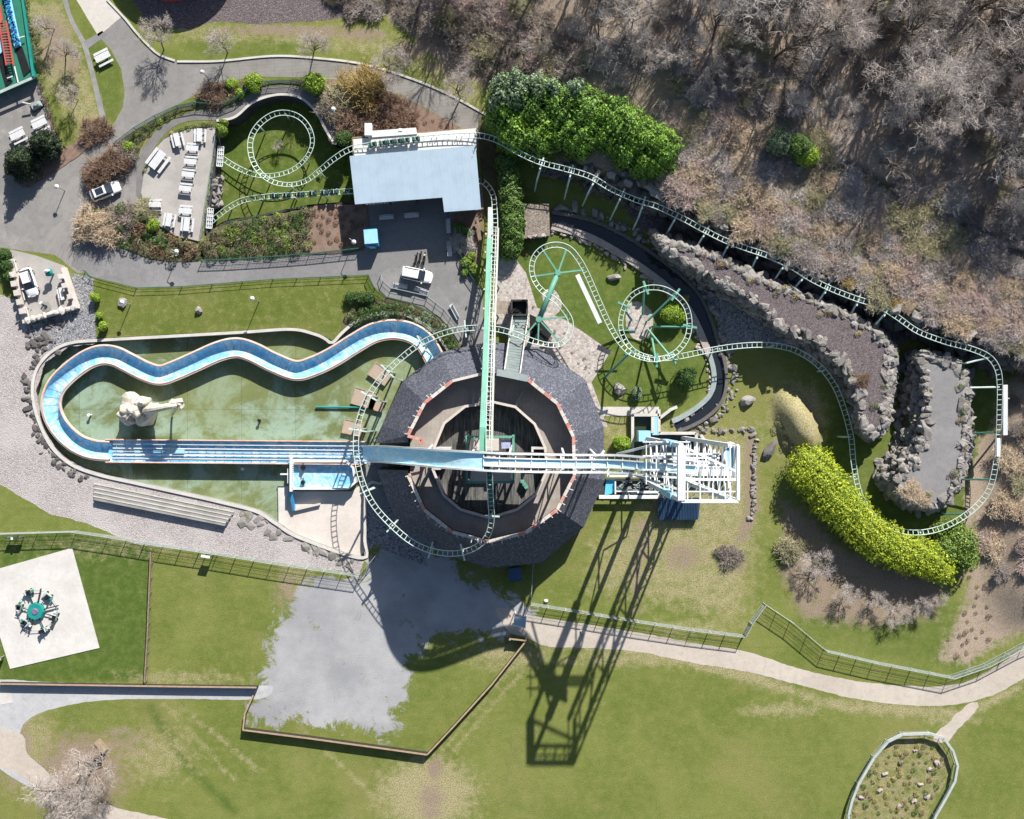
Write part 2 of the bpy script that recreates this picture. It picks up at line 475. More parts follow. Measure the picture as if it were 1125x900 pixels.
# pool floor: pale green algae stained slabs, wet
def poolmat():
    t = NT('algae_stained_pool_slabs')
    n1 = t.noise(0.16, 7, 0.72, dist=0.4); n2 = t.noise(0.9, 6, 0.75, dist=1.0); n3 = t.noise(0.055, 3, 0.5)
    col = t.mix(t.rng(n1, 0.40, 0.58), (0.275, 0.37, 0.285), (0.145, 0.175, 0.07))
    col = t.mix(t.rng(n2, 0.52, 0.75, 0, 0.6), col, (0.12, 0.14, 0.05))
    col = t.mix(t.rng(n3, 0.45, 0.6, 0, 0.45), col, (0.22, 0.24, 0.09))
    sp = t.n('ShaderNodeSeparateXYZ'); t.l(t.pos, sp.inputs[0])
    for i, per in ((0, 8.0), (1, 7.5)):
        w = t.math('FRACT', t.math('MULTIPLY', sp.outputs[i], 1/per))
        col = t.mix(t.rng(w, 0.0, 0.012, 0.6, 0.0), col, (0.03, 0.05, 0.03))
    return t.out(col, t.rng(n2, 0.4, 0.6, 0.25, 0.6), n2, 0.05, 0.02, spec=0.4)
M['pool'] = poolmat()

# flume lining : light blue; pale sunlit tone is put into the colour as streaks
def flumemat():
    t = NT('sunlit_streaked_blue_flume')
    n1 = t.noise(0.5, 6, 0.75, dist=1.0); n2 = t.noise(6.0, 3)
    col = t.mix(t.rng(n1, 0.42, 0.66), (0.17, 0.48, 0.75), (0.56, 0.71, 0.79))
    col = t.mix(t.rng(n2, 0.55, 0.75, 0, 0.25), col, (0.68, 0.74, 0.76))
    return t.out(col, 0.4, spec=0.4)
M['flume'] = flumemat()
def chutemat():
    t = NT('drop_chute_blue_floor')
    v = t.mapping(scale=(0.25, 1.6, 1))
    n1 = t.noise(0.9, 6, 0.75, vec=v, dist=0.6)
    col = t.mix(t.rng(n1, 0.42, 0.62), (0.36, 0.76, 0.95), (0.70, 0.88, 0.94))
    return t.out(col, 0.4, spec=0.4)
M['chute'] = chutemat()

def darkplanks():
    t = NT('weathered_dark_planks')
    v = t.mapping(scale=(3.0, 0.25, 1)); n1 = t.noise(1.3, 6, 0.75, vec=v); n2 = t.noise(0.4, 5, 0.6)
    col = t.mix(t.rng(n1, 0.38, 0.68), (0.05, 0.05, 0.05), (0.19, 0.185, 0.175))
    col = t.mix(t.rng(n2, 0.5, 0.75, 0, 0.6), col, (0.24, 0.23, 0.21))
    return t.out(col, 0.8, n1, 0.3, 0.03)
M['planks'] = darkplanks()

def canal():
    t = NT('dark_canal_water')
    n1 = t.noise(1.2, 4, 0.6)
    return t.out((0.018, 0.024, 0.032), 0.06, n1, 0.05, 0.03, spec=0.6)
M['canal'] = canal()
def canalalgae():
    t = NT('shallow_green_water')
    n1 = t.noise(0.5, 5, 0.6)
    return t.out(t.mix(n1, (0.05, 0.07, 0.03), (0.02, 0.03, 0.02)), 0.15, spec=0.5)
M['algae'] = canalalgae()

# foliage / twigs
M['laurel'] = foliage('laurel_leaves', (0.06, 0.15, 0.02), (0.25, 0.42, 0.07), (0.20, 0.36, 0.04))
M['laurelpale'] = foliage('frosted_laurel_leaves', (0.06, 0.12, 0.04), (0.36, 0.46, 0.30))
M['lime'] = foliage('lime_green_leaves', (0.27, 0.35, 0.02), (0.50, 0.57, 0.04), (0.34, 0.43, 0.03))
M['lime2'] = foliage('mid_lime_leaves', (0.10, 0.18, 0.03), (0.25, 0.35, 0.05))
M['limeshrub'] = foliage('bright_shrub_leaves', (0.12, 0.24, 0.02), (0.36, 0.50, 0.04))
M['box'] = foliage('boxwood_leaves', (0.025, 0.07, 0.015), (0.09, 0.17, 0.03))
M['conifer'] = foliage('dark_conifer_needles', (0.010, 0.022, 0.010), (0.035, 0.055, 0.025))
M['heather'] = foliage('heather_leaves', (0.09, 0.10, 0.045), (0.24, 0.23, 0.12), (0.20, 0.15, 0.09))
M['ivy'] = foliage('ivy_leaves', (0.05, 0.11, 0.02), (0.20, 0.33, 0.07))
M['dryleaf'] = foliage('russet_dry_leaves', (0.10, 0.06, 0.035), (0.30, 0.17, 0.10))
M['yellowscrub'] = foliage('straw_yellow_leaves', (0.26, 0.20, 0.08), (0.46, 0.36, 0.16))
def twig(name, c, c2):
    t = NT(name)
    g = t.n('ShaderNodeNewGeometry')
    r = g.outputs['Random Per Island']
    return t.out(t.mix(r, c, c2), 0.85, spec=0.2)
M['bark'] = simple('grey_brown_bark', (0.15, 0.125, 0.105), (0.10, 0.085, 0.07), 3.0, 0.9)
M['twigpale'] = twig('pale_grey_twigs', (0.46, 0.415, 0.39), (0.76, 0.705, 0.67))
M['twiggrey'] = twig('grey_twigs', (0.34, 0.295, 0.27), (0.62, 0.555, 0.52))
M['twigbrown'] = twig('brown_twigs', (0.25, 0.21, 0.185), (0.46, 0.40, 0.35))
M['twigolive'] = twig('olive_twigs', (0.32, 0.30, 0.18), (0.56, 0.52, 0.35))
M['twigstraw'] = twig('straw_twigs', (0.54, 0.43, 0.31), (0.78, 0.65, 0.50))
M['twigpink'] = twig('pinkish_twigs', (0.46, 0.36, 0.32), (0.72, 0.59, 0.54))
M['twiggold'] = twig('golden_twigs', (0.42, 0.32, 0.12), (0.58, 0.44, 0.20))

M['twigrusset'] = twig('russet_twigs', (0.20, 0.13, 0.095), (0.40, 0.28, 0.21))
M['slabbrown'] = speck('brown_gravel_deck', (0.24, 0.20, 0.17), (0.15, 0.12, 0.10), (0.36, 0.32, 0.28), 6.0)
# ------------------------------------------------------------------ ground relief and zones
def sd_poly(X, Y, poly):
    """signed distance (positive inside) to polygon, numpy arrays"""
    d = np.full(X.shape, 1e18); ins = np.zeros(X.shape, bool); n = len(poly)
    for i in range(n):
        ax, ay = poly[i][0], poly[i][1]; bx, by = poly[(i+1) % n][0], poly[(i+1) % n][1]
        ex, ey = bx-ax, by-ay; wx, wy = X-ax, Y-ay
        t = np.clip((wx*ex+wy*ey)/(ex*ex+ey*ey+1e-12), 0, 1)
        d = np.minimum(d, (wx-ex*t)**2+(wy-ey*t)**2)
        c = ((ay > Y) != (by > Y)) & (X < ex*(Y-ay)/(ey+(1e-12 if ey == 0 else 0))+ax)
        ins ^= c
    d = np.sqrt(d); return np.where(ins, d, -d)
def sstep(x): x = np.clip(x, 0, 1); return x*x*(3-2*x)
def nz(X, Y, s, seed=0):
    """cheap smooth value noise -1..1"""
    out = 0
    r = np.random.default_rng(100+seed); amp = 1.0
    for o in range(4):
        for k in range(4):
            a = r.uniform(0, 6.28); f = s*(2**o)*r.uniform(0.7, 1.3); ph = r.uniform(0, 6.28)
            out = out+amp*np.sin((X*np.cos(a)+Y*np.sin(a))*f+ph+1.5*np.sin((X*np.sin(a)-Y*np.cos(a))*f*0.7+ph*2))*0.25
        amp *= 0.55
    return out

HILL_H = 6.0
cliff_im = [(560, 110), (572, 150), (600, 172), (640, 178), (690, 196), (722, 212), (765, 232), (808, 254), (850, 277), (900, 303), (950, 325), (1000, 346), (1050, 364), (1092, 380), (1130, 396)]
hill_im = cliff_im + [(1500, 430), (1500, -500), (560, -500)]
hill_w = [tuple(P(u, v, HILL_H if i < len(cliff_im) else 0)[:2]) for i, (u, v) in enumerate(hill_im)]
gully = [(885, 185), (940, 215), (1000, 248), (1060, 275), (1130, 305)]

def height(X, Y):
    U = X/S+562.5; V = 450-Y/S
    sd = sd_poly(X, Y, hill_w)
    z = HILL_H*sstep(sd/1.2+0.5)*sstep((U-560)/110)
    z = z*(0.72+0.28*sstep((U-690)/60))
    # gentle rise further in
    z = z+sstep(sd/40)*1.2*sstep((U-600)/150)
    # gully
    dd = np.full(X.shape, 1e9)
    for a, b in zip(gully, gully[1:]):
        ex, ey = b[0]-a[0], b[1]-a[1]; t = np.clip(((U-a[0])*ex+(V-a[1])*ey)/(ex*ex+ey*ey), 0, 1)
        dd = np.minimum(dd, np.hypot(U-a[0]-ex*t, V-a[1]-ey*t))
    z = z-1.8*sstep(1.4-dd/9)*sstep((U-870)/40)
    # bank along the east edge
    z = z+2.2*sstep((U-1075)/45)*sstep((V-400)/30)*(1-sstep((V-640)/60))*(sd < -0.6)
    # grassy mound
    a = math.radians(62); du, dv = U-876, V-466
    x1 = du*math.cos(a)+dv*math.sin(a); x2 = -du*math.sin(a)+dv*math.cos(a)
    z = z+2.6*sstep(1.25-np.sqrt((x1/42)**2+(x2/19)**2))
    return z

def P_on(u, v):
    """world point on terrain seen at photo pixel (u, v)"""
    h = 0.0
    for _ in range(4):
        p = P(u, v, h); h = float(height(np.array([p.x]), np.array([p.y]))[0])
    return P(u, v, h)

def sink(pts, z): return [(p[0], p[1]) for p in PP(pts, z)]

# sunken outlines (photo pixels of the rim at ground level)
pool_im = [(78, 377), (110, 374), (200, 369), (270, 365), (320, 362), (345, 367), (357, 372), (365, 377), (375, 367), (388, 356), (405, 348), (425, 344), (445, 346), (462, 354), (478, 366), (490, 382), (500, 400),
           (480, 430), (460, 470), (450, 500), (425, 530), (404, 534), (401, 590), (398, 613), (330, 591), (303, 575), (282, 562), (240, 551), (200, 542), (150, 531), (110, 522), (80, 511), (58, 492), (44, 465), (37, 440), (37, 420), (43, 402), (58, 386)]
garden_im = [(238, 133), (258, 129), (276, 114), (292, 107), (310, 104), (329, 107), (342, 117), (350, 127), (358, 143), (366, 156), (392, 160), (396, 208), (388, 222), (340, 226), (290, 236), (250, 244), (228, 258), (226, 250), (234, 200)]
POOL_Z = -1.25; GARD_Z = -2.8
pool_w = [tuple(P(u, v)[:2]) for u, v in pool_im]
gard_w = [tuple(P(u, v)[:2]) for u, v in garden_im]

def grass_mat(name, g1, g2):
    t = NT(name)
    n1 = t.noise(0.11, 6, 0.7, dist=0.5); n2 = t.noise(0.8, 6, 0.75); n3 = t.noise(5.5, 4, 0.7); n4 = t.noise(16.0, 2, 0.6)
    st = t.noise(0.5, 5, 0.7, vec=t.mapping(scale=(0.35, 1.6, 1), rot=(0, 0, 0.5)), dist=0.8)
    col = t.mix(t.rng(n1, 0.36, 0.64), g1, g2)
    col = t.mix(t.rng(n2, 0.40, 0.66, 0, 0.42), col, (0.25, 0.245, 0.085))
    col = t.mix(t.rng(st, 0.5, 0.72, 0, 0.28), col, (0.085, 0.13, 0.022))
    col = t.mix(t.rng(t.noise(0.045, 4, 0.6, dist=1.0), 0.5, 0.68, 0, 0.45), col, (0.26, 0.235, 0.095))
    lush_or_shaded = t.attr('lush_or_shaded'); dry = t.attr('dry'); soil = t.attr('soil'); lit = t.attr('litter'); pad = t.attr('pad')
    def th(a, w=0.35, nn=None):
        s = t.math('ADD', a, t.math('MULTIPLY', t.math('SUBTRACT', nn if nn is not None else n2, 0.5), 1.6))
        return t.rng(s, 0.5-w, 0.5+w)
    col = t.mix(t.math('MULTIPLY', lush_or_shaded, 0.85), col, t.mix(t.rng(n2, 0.4, 0.65), (0.055, 0.105, 0.018), (0.11, 0.155, 0.035)))
    col = t.mix(th(dry), col, t.mix(t.rng(n3, 0.35, 0.65), (0.42, 0.365, 0.225), (0.26, 0.235, 0.11)))
    # tuft speckle
    col = t.mix(t.rng(n3, 0.46, 0.70, 0, 0.52), col, (0.06, 0.09, 0.018))
    col = t.mix(t.rng(n4, 0.55, 0.8, 0, 0.24), col, (0.33, 0.33, 0.16))
    col = t.mix(th(soil), col, t.mix(t.rng(n3, 0.35, 0.68), (0.32, 0.25, 0.19), (0.20, 0.155, 0.115)))
    l1 = t.mix(t.rng(n3, 0.35, 0.65), (0.40, 0.32, 0.25), (0.22, 0.175, 0.135))
    l1 = t.mix(t.rng(t.vor(3.2), 0.1, 0.55), (0.36, 0.29, 0.225), l1)
    l1 = t.mix(t.rng(n4, 0.5, 0.7, 0, 0.7), l1, (0.52, 0.43, 0.35))
    l1 = t.mix(t.rng(n1, 0.45, 0.7, 0, 0.3), l1, (0.15, 0.125, 0.07))
    col = t.mix(th(lit, 0.25), col, l1)
    g = t.mix(t.rng(t.noise(0.12, 8, 0.62), 0.30, 0.70), (0.285, 0.29, 0.31), (0.43, 0.43, 0.44))
    g = t.mix(t.rng(n4, 0.45, 0.75, 0, 0.30), g, (0.20, 0.20, 0.21))
    g = t.mix(t.rng(n3, 0.5, 0.75, 0, 0.35), g, (0.20, 0.20, 0.19))
    col = t.mix(t.math('MULTIPLY', t.rng(pad, 0.06, 0.22), th(pad, 0.16, t.math('ADD', t.math('MULTIPLY', t.noise(0.35, 9, 0.78, dist=0.6), 2.3), -0.65))), col, g)
    h = t.math('ADD', n3, t.math('MULTIPLY', n4, 0.7))
    return t.out(col, 0.95, h, 0.55, 0.10, spec=0.1)
M['grass'] = grass_mat('meadow_grass', (0.130, 0.168, 0.036), (0.182, 0.208, 0.054))
M['lawn'] = grass_mat('lawn_grass', (0.11, 0.145, 0.022), (0.15, 0.175, 0.035))

def zone(U, V, polys, w):
    r = np.zeros(U.shape)
    for p in polys:
        r = np.maximum(r, np.clip(0.5+sd_poly(U, V, p)/(2*w), 0, 1))
    return r
def blob(U, V, cs):
    r = np.zeros(U.shape)
    for (x, y, rx, ry, k) in cs:
        r = np.maximum(r, k*np.clip(1.35-np.hypot((U-x)/rx, (V-y)/ry), 0, 1))
    return r
def paint(me, X, Y, zones):
    for k, a in zones.items():
        at = me.attributes.new(k, 'FLOAT', 'POINT'); at.data.foreach_set('value', np.clip(a, 0, 1).astype(np.float32).ravel())

def zones_at(X, Y):
    U = X/S+562.5; V = 450-Y/S
    lit = zone(U, V, [[(u, v) for u, v in hill_im], [(395, -60), (430, 25), (490, 70), (535, 98), (560, 150), (720, 60), (700, -300), (395, -300)]], 8)
    lit = np.maximum(lit, zone(U, V, [[(1062, 600), (1100, 420), (1180, 380), (1180, 690), (1110, 700), (1065, 730), (1030, 725), (1060, 660)]], 14)*0.9)
    lit = np.maximum(lit, zone(U, V, [[(1058, 545), (1075, 480), (1090, 470), (1100, 500), (1060, 600)]], 6)*0.8)
    lit = np.maximum(lit, blob(U, V, [(690, 200, 60, 22, .8), (660, 180, 60, 20, .8)]))
    dry = zone(U, V, [[(640, 450), (835, 470), (835, 600), (820, 690), (640, 650), (655, 590), (700, 560)]], 22)*0.62
    dry = np.maximum(dry, zone(U, V, [[(190, 22), (420, 25), (540, 100), (540, 130), (430, 70), (300, 50), (190, 48)]], 8)*0.45)
    dry = np.maximum(dry, zone(U, V, [[(20, 0), (70, 0), (115, 130), (90, 150), (45, 90)]], 8)*0.62)
    dry = np.maximum(dry, blob(U, V, [(876, 462, 34, 46, 1.0), (760, 690, 70, 14, .5), (470, 872, 60, 44, 1.0), (470, 690, 20, 12, .5), (325, 640, 30, 34, .6), (200, 745, 90, 12, .5), (30, 820, 40, 60, .6), (170, 830, 60, 40, .5), (860, 780, 60, 10, .6), (1040, 790, 50, 10, .5), (700, 725, 120, 10, .6), (150, 600, 180, 20, .4), (560, 720, 60, 22, .6)]))
    dry = np.maximum(dry, zone(U, V, [[(585, 690), (720, 705), (800, 722), (900, 765), (1060, 778), (1125, 745), (1125, 760), (1060, 792), (930, 785), (800, 745), (700, 722), (600, 712)]], 6)*0.7)
    for tr in ([(474, 838), (478, 838), (572, 722), (568, 720)], [(486, 836), (491, 837), (590, 722), (585, 720)], [(176, 772), (182, 772), (262, 858), (256, 860)], [(190, 772), (196, 772), (290, 846), (284, 850)], [(640, 600), (646, 596), (820, 640), (816, 646)], [(735, 560), (740, 558), (800, 680), (794, 682)], [(330, 800), (334, 800), (420, 880), (412, 882)]):
        dry = np.maximum(dry, zone(U, V, [tr], 5)*0.68)
    soil = blob(U, V, [(90, 850, 52, 50, .95), (474, 880, 18, 26, .7), (478, 845, 10, 16, .8), (750, 612, 26, 18, .7), (705, 600, 16, 40, .45), (455, 55, 30, 12, .8), (500, 75, 40, 12, .8), (300, 33, 80, 8, .7), (350, 35, 60, 9, .7), (400, 38, 30, 9, .75), (60, 50, 22, 40, .72), (80, 70, 12, 24, .6), (80, 830, 50, 22, .6), (15, 825, 22, 46, .8), (130, 815, 40, 22, .55), (1010, 640, 30, 20, .4), (810, 620, 16, 14, .6), (315, 650, 20, 22, .55)])
    soil = np.maximum(soil, zone(U, V, [[(818, 478), (830, 474), (834, 560), (822, 592), (806, 600), (818, 560)]], 5)*0.85)
    soil = np.maximum(soil, zone(U, V, [[(695, 560), (712, 565), (702, 690), (690, 690)]], 6)*0.5)
    soil = np.maximum(soil, zone(U, V, [[(858, 545), (880, 560), (940, 610), (1040, 640), (1030, 680), (960, 690), (880, 680), (856, 630)]], 10)*0.78)
    lush_or_shaded = zone(U, V, [[(0, 588), (85, 584), (166, 600), (162, 748), (0, 750)]], 3)
    lush_or_shaded = np.maximum(lush_or_shaded, zone(U, V, [[(565, 185), (600, 240), (760, 330), (800, 400), (720, 470), (640, 420), (540, 300), (545, 190)]], 10)*0.75)
    lush_or_shaded = np.maximum(lush_or_shaded, zone(U, V, [[(90, 300), (420, 300), (440, 370), (90, 380)]], 4)*0.35)
    lush_or_shaded = np.maximum(lush_or_shaded, zone(U, V, [[(160, 776), (168, 774), (214, 848), (206, 850)], [(206, 845), (214, 843), (262, 890), (256, 896)]], 5))
    lush_or_shaded = np.maximum(lush_or_shaded, zone(U, V, [[(860, 600), (1040, 660), (1060, 740), (900, 700)]], 20)*0.6)  # grass of the shadowed bank; its shade is put into the green
    lush_or_shaded = np.maximum(lush_or_shaded, zone(U, V, [[(960, 370), (1100, 380), (1090, 600), (900, 600), (900, 480)]], 10)*0.7)
    lush_or_shaded = np.maximum(lush_or_shaded, zone(U, V, [[(90, 20), (138, 80), (130, 135), (112, 130)]], 5)*0.6)
    lush_or_shaded = np.maximum(lush_or_shaded, zone(U, V, [[(200, 45), (330, 45), (330, 66), (200, 66)]], 5)*0.3)
    pad = zone(U, V, [[(330, 650), (350, 632), (400, 628), (425, 560), (520, 640), (590, 672), (575, 694), (530, 696), (470, 700), (452, 722), (440, 760), (430, 808), (400, 806), (340, 790), (276, 796), (282, 760), (300, 700), (310, 670)]], 15)
    return dict(lush_or_shaded=lush_or_shaded, dry=dry, soil=soil, litter=lit, pad=pad)

def build_ground():
    xs = np.concatenate([[-2500, -900, -350, -170, -110], np.arange(-90, 90.01, 0.42), [110, 170, 350, 900, 2500]])
    ys = np.concatenate([[-2500, -900, -350, -150, -90], np.arange(-72, 78.01, 0.42), [95, 150, 350, 900, 2500]])
    X, Y = np.meshgrid(xs, ys)
    Z = height(X, Y)
    nx, ny = len(xs), len(ys)
    co = np.stack([X, Y, Z], -1).reshape(-1, 3)
    i = np.arange(nx-1)[None, :]+np.arange(ny-1)[:, None]*nx
    F = np.stack([i, i+1, i+1+nx, i+nx], -1).reshape(-1, 4)
    cx = co[F].mean(1)
    keep = (sd_poly(cx[:, 0], cx[:, 1], pool_w) < -0.3) & (sd_poly(cx[:, 0], cx[:, 1], gard_w) < -0.3)
    F = F[keep]
    me = bpy.data.meshes.new('ground')
    me.from_pydata(co.tolist(), [], F.tolist())
    me.polygons.foreach_set('use_smooth', [True]*len(me.polygons))
    me.materials.append(M['grass'])
    paint(me, X, Y, zones_at(X, Y))
    o = bpy.data.objects.new('ground', me); COL.objects.link(o); o['kind'] = 'structure'
build_ground()

def sheet(name, pts, z, mat, jit=0.0, kind='structure', smooth=True, thick=0.0, step=0.8, zones=None, label=None, cat=None):
    """flat surface, pts = photo pixels at height z (or world list if Vector)"""
    if smooth: w = poly_smooth(pts, step, z)
    else: w = densify([P(p[0], p[1], z) for p in pts], step)
    if jit: w = densify(w, 0.35, jit)
    w = [Vector((p.x, p.y, z)) for p in w]
    b = MB()
    if thick: b.prism([(p.x, p.y) for p in w], z-thick, z)
    else: b.poly(w if sum(w[i].x*w[(i+1)%len(w)].y-w[(i+1)%len(w)].x*w[i].y for i in range(len(w))) > 0 else w[::-1])
    o = b.build(name, mat); tag(o, label, cat, kind=kind if not cat else None)
    if zones is not None:
        me = o.data; n = len(me.vertices)
        for k in ('lush_or_shaded', 'dry', 'soil', 'litter', 'pad'):
            at = me.attributes.new(k, 'FLOAT', 'POINT'); at.data.foreach_set('value', [zones.get(k, 0.0)]*n)
    return o

# ---- roads, paths and paved areas (flat sheets above the ground)
sheet('road', [(134, 18), (146, 36), (158, 50), (175, 62), (197, 68), (240, 69), (300, 63), (345, 65), (400, 72), (450, 87), (497, 107), (545, 132), (548, 160), (530, 165), (505, 140), (470, 120), (440, 105), (420, 98), (390, 90), (345, 85), (280, 84), (258, 88), (235, 94), (215, 104), (190, 118), (170, 130), (157, 150), (152, 200), (152, 222), (130, 232), (104, 245), (98, 262), (115, 272), (150, 300), (85, 300), (60, 280), (0, 272), (-60, 275), (-60, 110), (0, 100), (41, 83), (57, 140), (62, 184), (88, 165), (112, 148), (124, 138), (135, 118), (137, 100), (133, 76), (122, 55), (108, 40)],
      0.006, M['asphalt'], 0.05, smooth=False)
sheet('pale_path', [(60, -60), (108, -60), (118, 0), (134, 18), (108, 40), (84, 0)], 0.010, M['palepath'], 0.03, smooth=False)
sheet('upper_path', [(197, 69), (240, 70), (300, 64), (345, 66), (400, 73), (450, 88), (497, 108), (545, 133), (546, 158), (530, 163), (505, 139), (470, 119), (440, 104), (420, 97), (390, 89), (345, 84.5), (280, 83.5), (256, 87), (235, 80), (210, 72)], 0.011, M['paveup'], 0.0)
sheet('south_path', [(96, 262), (130, 272), (165, 286), (220, 288), (300, 284), (400, 275), (398, 200), (540, 195), (530, 232), (505, 240), (500, 262), (503, 285), (520, 308), (530, 320), (532, 392), (510, 396), (502, 374), (480, 350), (450, 334), (425, 328), (410, 314), (405, 302), (300, 307), (200, 315), (150, 316), (100, 304), (78, 292)], 0.014, M['asphaltgrey'], 0.02, smooth=False)
sheet('tan_path', [(545, 668), (585, 677), (640, 685), (700, 695), (760, 706), (820, 716), (880, 735), (940, 748), (1000, 754), (1050, 752), (1090, 735), (1125, 710), (1180, 660), (1200, 700), (1130, 742), (1095, 762), (1050, 774), (1000, 775), (940, 768), (880, 753), (820, 738), (760, 728), (700, 716), (640, 712), (600, 710), (578, 700), (560, 694)], 0.008, M['tanpath'], 0.12)
sheet('grey_path', [(-40, 750), (70, 750), (180, 752), (285, 753), (300, 755), (285, 768), (200, 768), (120, 769), (70, 776), (35, 788), (22, 806), (30, 828), (55, 852), (62, 880), (-10, 838), (-40, 800)], 0.010, M['greypath'], 0.08)
sheet('tan_track', [(-40, 798), (22, 806), (30, 828), (55, 852), (75, 870), (130, 888), (200, 905), (215, 930), (120, 925), (60, 890), (20, 850), (-40, 830)], 0.014, M['tanpath'], 0.12)
sheet('narrow_path', [(66, -10), (71, -10), (80, 20), (95, 48), (104, 80), (118, 138), (112, 138), (99, 82), (90, 50), (76, 22)], 0.009, M['greycon'], 0.03)
sheet('side_path', [(92, 46), (112, 34), (118, 38), (96, 54)], 0.010, M['asphaltgrey'], 0.03, smooth=False)
sheet('gravel_bed', [(-60, 305), (20, 330), (30, 352), (84, 340), (100, 330), (104, 378), (78, 380), (50, 398), (40, 430), (46, 468), (66, 500), (110, 524), (200, 543), (282, 562), (330, 591), (400, 617), (395, 630), (330, 622), (240, 608), (150, 598), (95, 575), (55, 565), (0, 532), (-60, 515)], 0.007, M['gravel'], 0.16, smooth=False)
sheet('gravel_bed', [(78, 300), (104, 306), (106, 370), (100, 378), (76, 379), (56, 388), (30, 366), (30, 352), (84, 340)], 0.012, M['gravelgrey'], 0.12, smooth=False)
sheet('gravel_and_shade_patch', [(235, -60), (440, -60), (425, 10), (380, 20), (290, 26), (238, 24), (205, 32), (165, 24), (140, -10), (120, -60)], 0.008, M['darkgravel'], 0.25)  # gravel; its west lobe puts the ride's shadow disc into the colour
sheet('cobbled_yard', [(548, 285), (562, 278), (578, 300), (590, 338), (622, 352), (671, 386), (650, 420), (668, 470), (640, 460), (540, 350)], 0.008, M['cobble'], 0.02, smooth=False)
sheet('walkway', [(655, 447), (724, 447), (724, 457), (655, 457)], 0.02, M['concrete'], 0.0, smooth=False)
sheet('stone_circle', [(690, 335), (702, 332), (718, 345), (712, 370), (698, 373), (688, 358)], 0.008, M['cobble'], 0.15)
sheet('stone_circle', [(596, 322), (608, 318), (617, 332), (612, 346), (600, 342)], 0.009, M['cobble'], 0.12)
sheet('dirt_trail', [(1024, 812), (1046, 790), (1066, 772), (1076, 776), (1054, 800), (1040, 815)], 0.012, M['tanpath'], 0.25)
sheet('leafy_track', [(688, 232), (705, 215), (745, 236), (800, 262), (850, 290), (905, 318), (985, 352), (1000, 372), (985, 376), (960, 356), (900, 330), (840, 300), (770, 272), (722, 262)], 0.010, M['darkgravel'], 0.1)
# slab under the small carousel, with real thickness
sheet('concrete_slab', [(79, 602), (109, 712), (11, 735), (-30, 600), (0, 622)][:0] or [(-30, 633), (79, 602), (109, 712), (11, 735), (0, 700), (-30, 712)], 0.10, M['slabwhite'], 0.0, smooth=False, thick=0.11)
sheet('concrete_slab', [(-20, 757), (8, 752), (14, 772), (-20, 778)], 0.03, M['concrete'], 0.0, smooth=False, thick=0.05)

# ---- pool basin
b = MB(); b.poly([(x, y, POOL_Z) for x, y in pool_w][::-1] if sum(pool_w[i][0]*pool_w[(i+1)%len(pool_w)][1]-pool_w[(i+1)%len(pool_w)][0]*pool_w[i][1] for i in range(len(pool_w))) < 0 else [(x, y, POOL_Z) for x, y in pool_w])
o = b.build('pool_floor', M['pool']); o['kind'] = 'structure'
rim = catmull([P(u, v) for u, v in pool_im], 0.6, closed=True)
pw = empty('pool_wall', rim[0], label='pale concrete wall around the green boating pool', cat='pool wall')
def rel(o, par):
    """parent while keeping world position"""
    o.parent = par; o.matrix_parent_inverse = par.matrix_basis.inverted() if False else o.matrix_parent_inverse
    from mathutils import Matrix
    o.matrix_parent_inverse = (Matrix.Translation(par.location) @ par.rotation_euler.to_matrix().to_4x4()).inverted()
    return o
rel(MB().wall(rim, 0.30, POOL_Z-0.05, 0.16, closed=True).build('basin_wall', M['greycon']), pw)
rel(MB().wall(rim, 0.42, 0.162, 0.22, closed=True).build('coping', M['concrete']), pw)

# ---- sunken garden
def garden_floor():
    pts = gard_w
    if sum(pts[i][0]*pts[(i+1)%len(pts)][1]-pts[(i+1)%len(pts)][0]*pts[i][1] for i in range(len(pts))) < 0: pts = pts[::-1]
    b = MB(); b.poly([(x, y, GARD_Z) for x, y in pts]); o = b.build('sunken_lawn', M['lawn']); o['kind'] = 'structure'
    me = o.data
    for k, v in dict(lush_or_shaded=0.75, dry=0.12, soil=0, litter=0, pad=0).items():
        at = me.attributes.new(k, 'FLOAT', 'POINT'); at.data.foreach_set('value', [float(v)]*len(me.vertices))
garden_floor()
gw = catmull([P(u, v) for u, v in garden_im[:10]], 0.5)
g = empty('retaining_wall', gw[0], label='curved retaining wall with pale coping above the sunken loop garden', cat='retaining wall')
rel(MB().wall(gw, 0.3, GARD_Z-0.05, 0.05).build('wall_face', M['darkwall']), g)
rel(MB().wall(gw, 0.35, 0.052, 0.14).build('coping', M['concrete']), g)
gs = [P(u, v) for u, v in garden_im[10:]]+[P(*garden_im[0])]
g2 = empty('retaining_wall', gs[0], label='straight dark retaining walls holding the terrace and heather bank', cat='retaining wall')
rel(MB().wall([P(392, 161), P(396, 208), P(388, 222)]+[P(u, v) for u, v in garden_im[13:]]+[P(238, 133)], 0.3, GARD_Z-0.05, 0.03).build('wall_face', M['darkwall']), g2)
# the curved ramp round the garden
sheet('curved_ramp', [(150, 215), (150, 198), (152, 178), (160, 158), (176, 140), (196, 128), (220, 121), (246, 119), (264, 112), (278, 101), (296, 95), (318, 94), (336, 98), (350, 112), (360, 128), (368, 146), (374, 158), (364, 158), (356, 142), (348, 126), (340, 116), (328, 106), (310, 103), (292, 106), (276, 113), (258, 128), (238, 132), (220, 132), (200, 135), (184, 145), (170, 162), (162, 180), (160, 200), (160, 215)], 0.030, M['rampdeck'], 0.0)
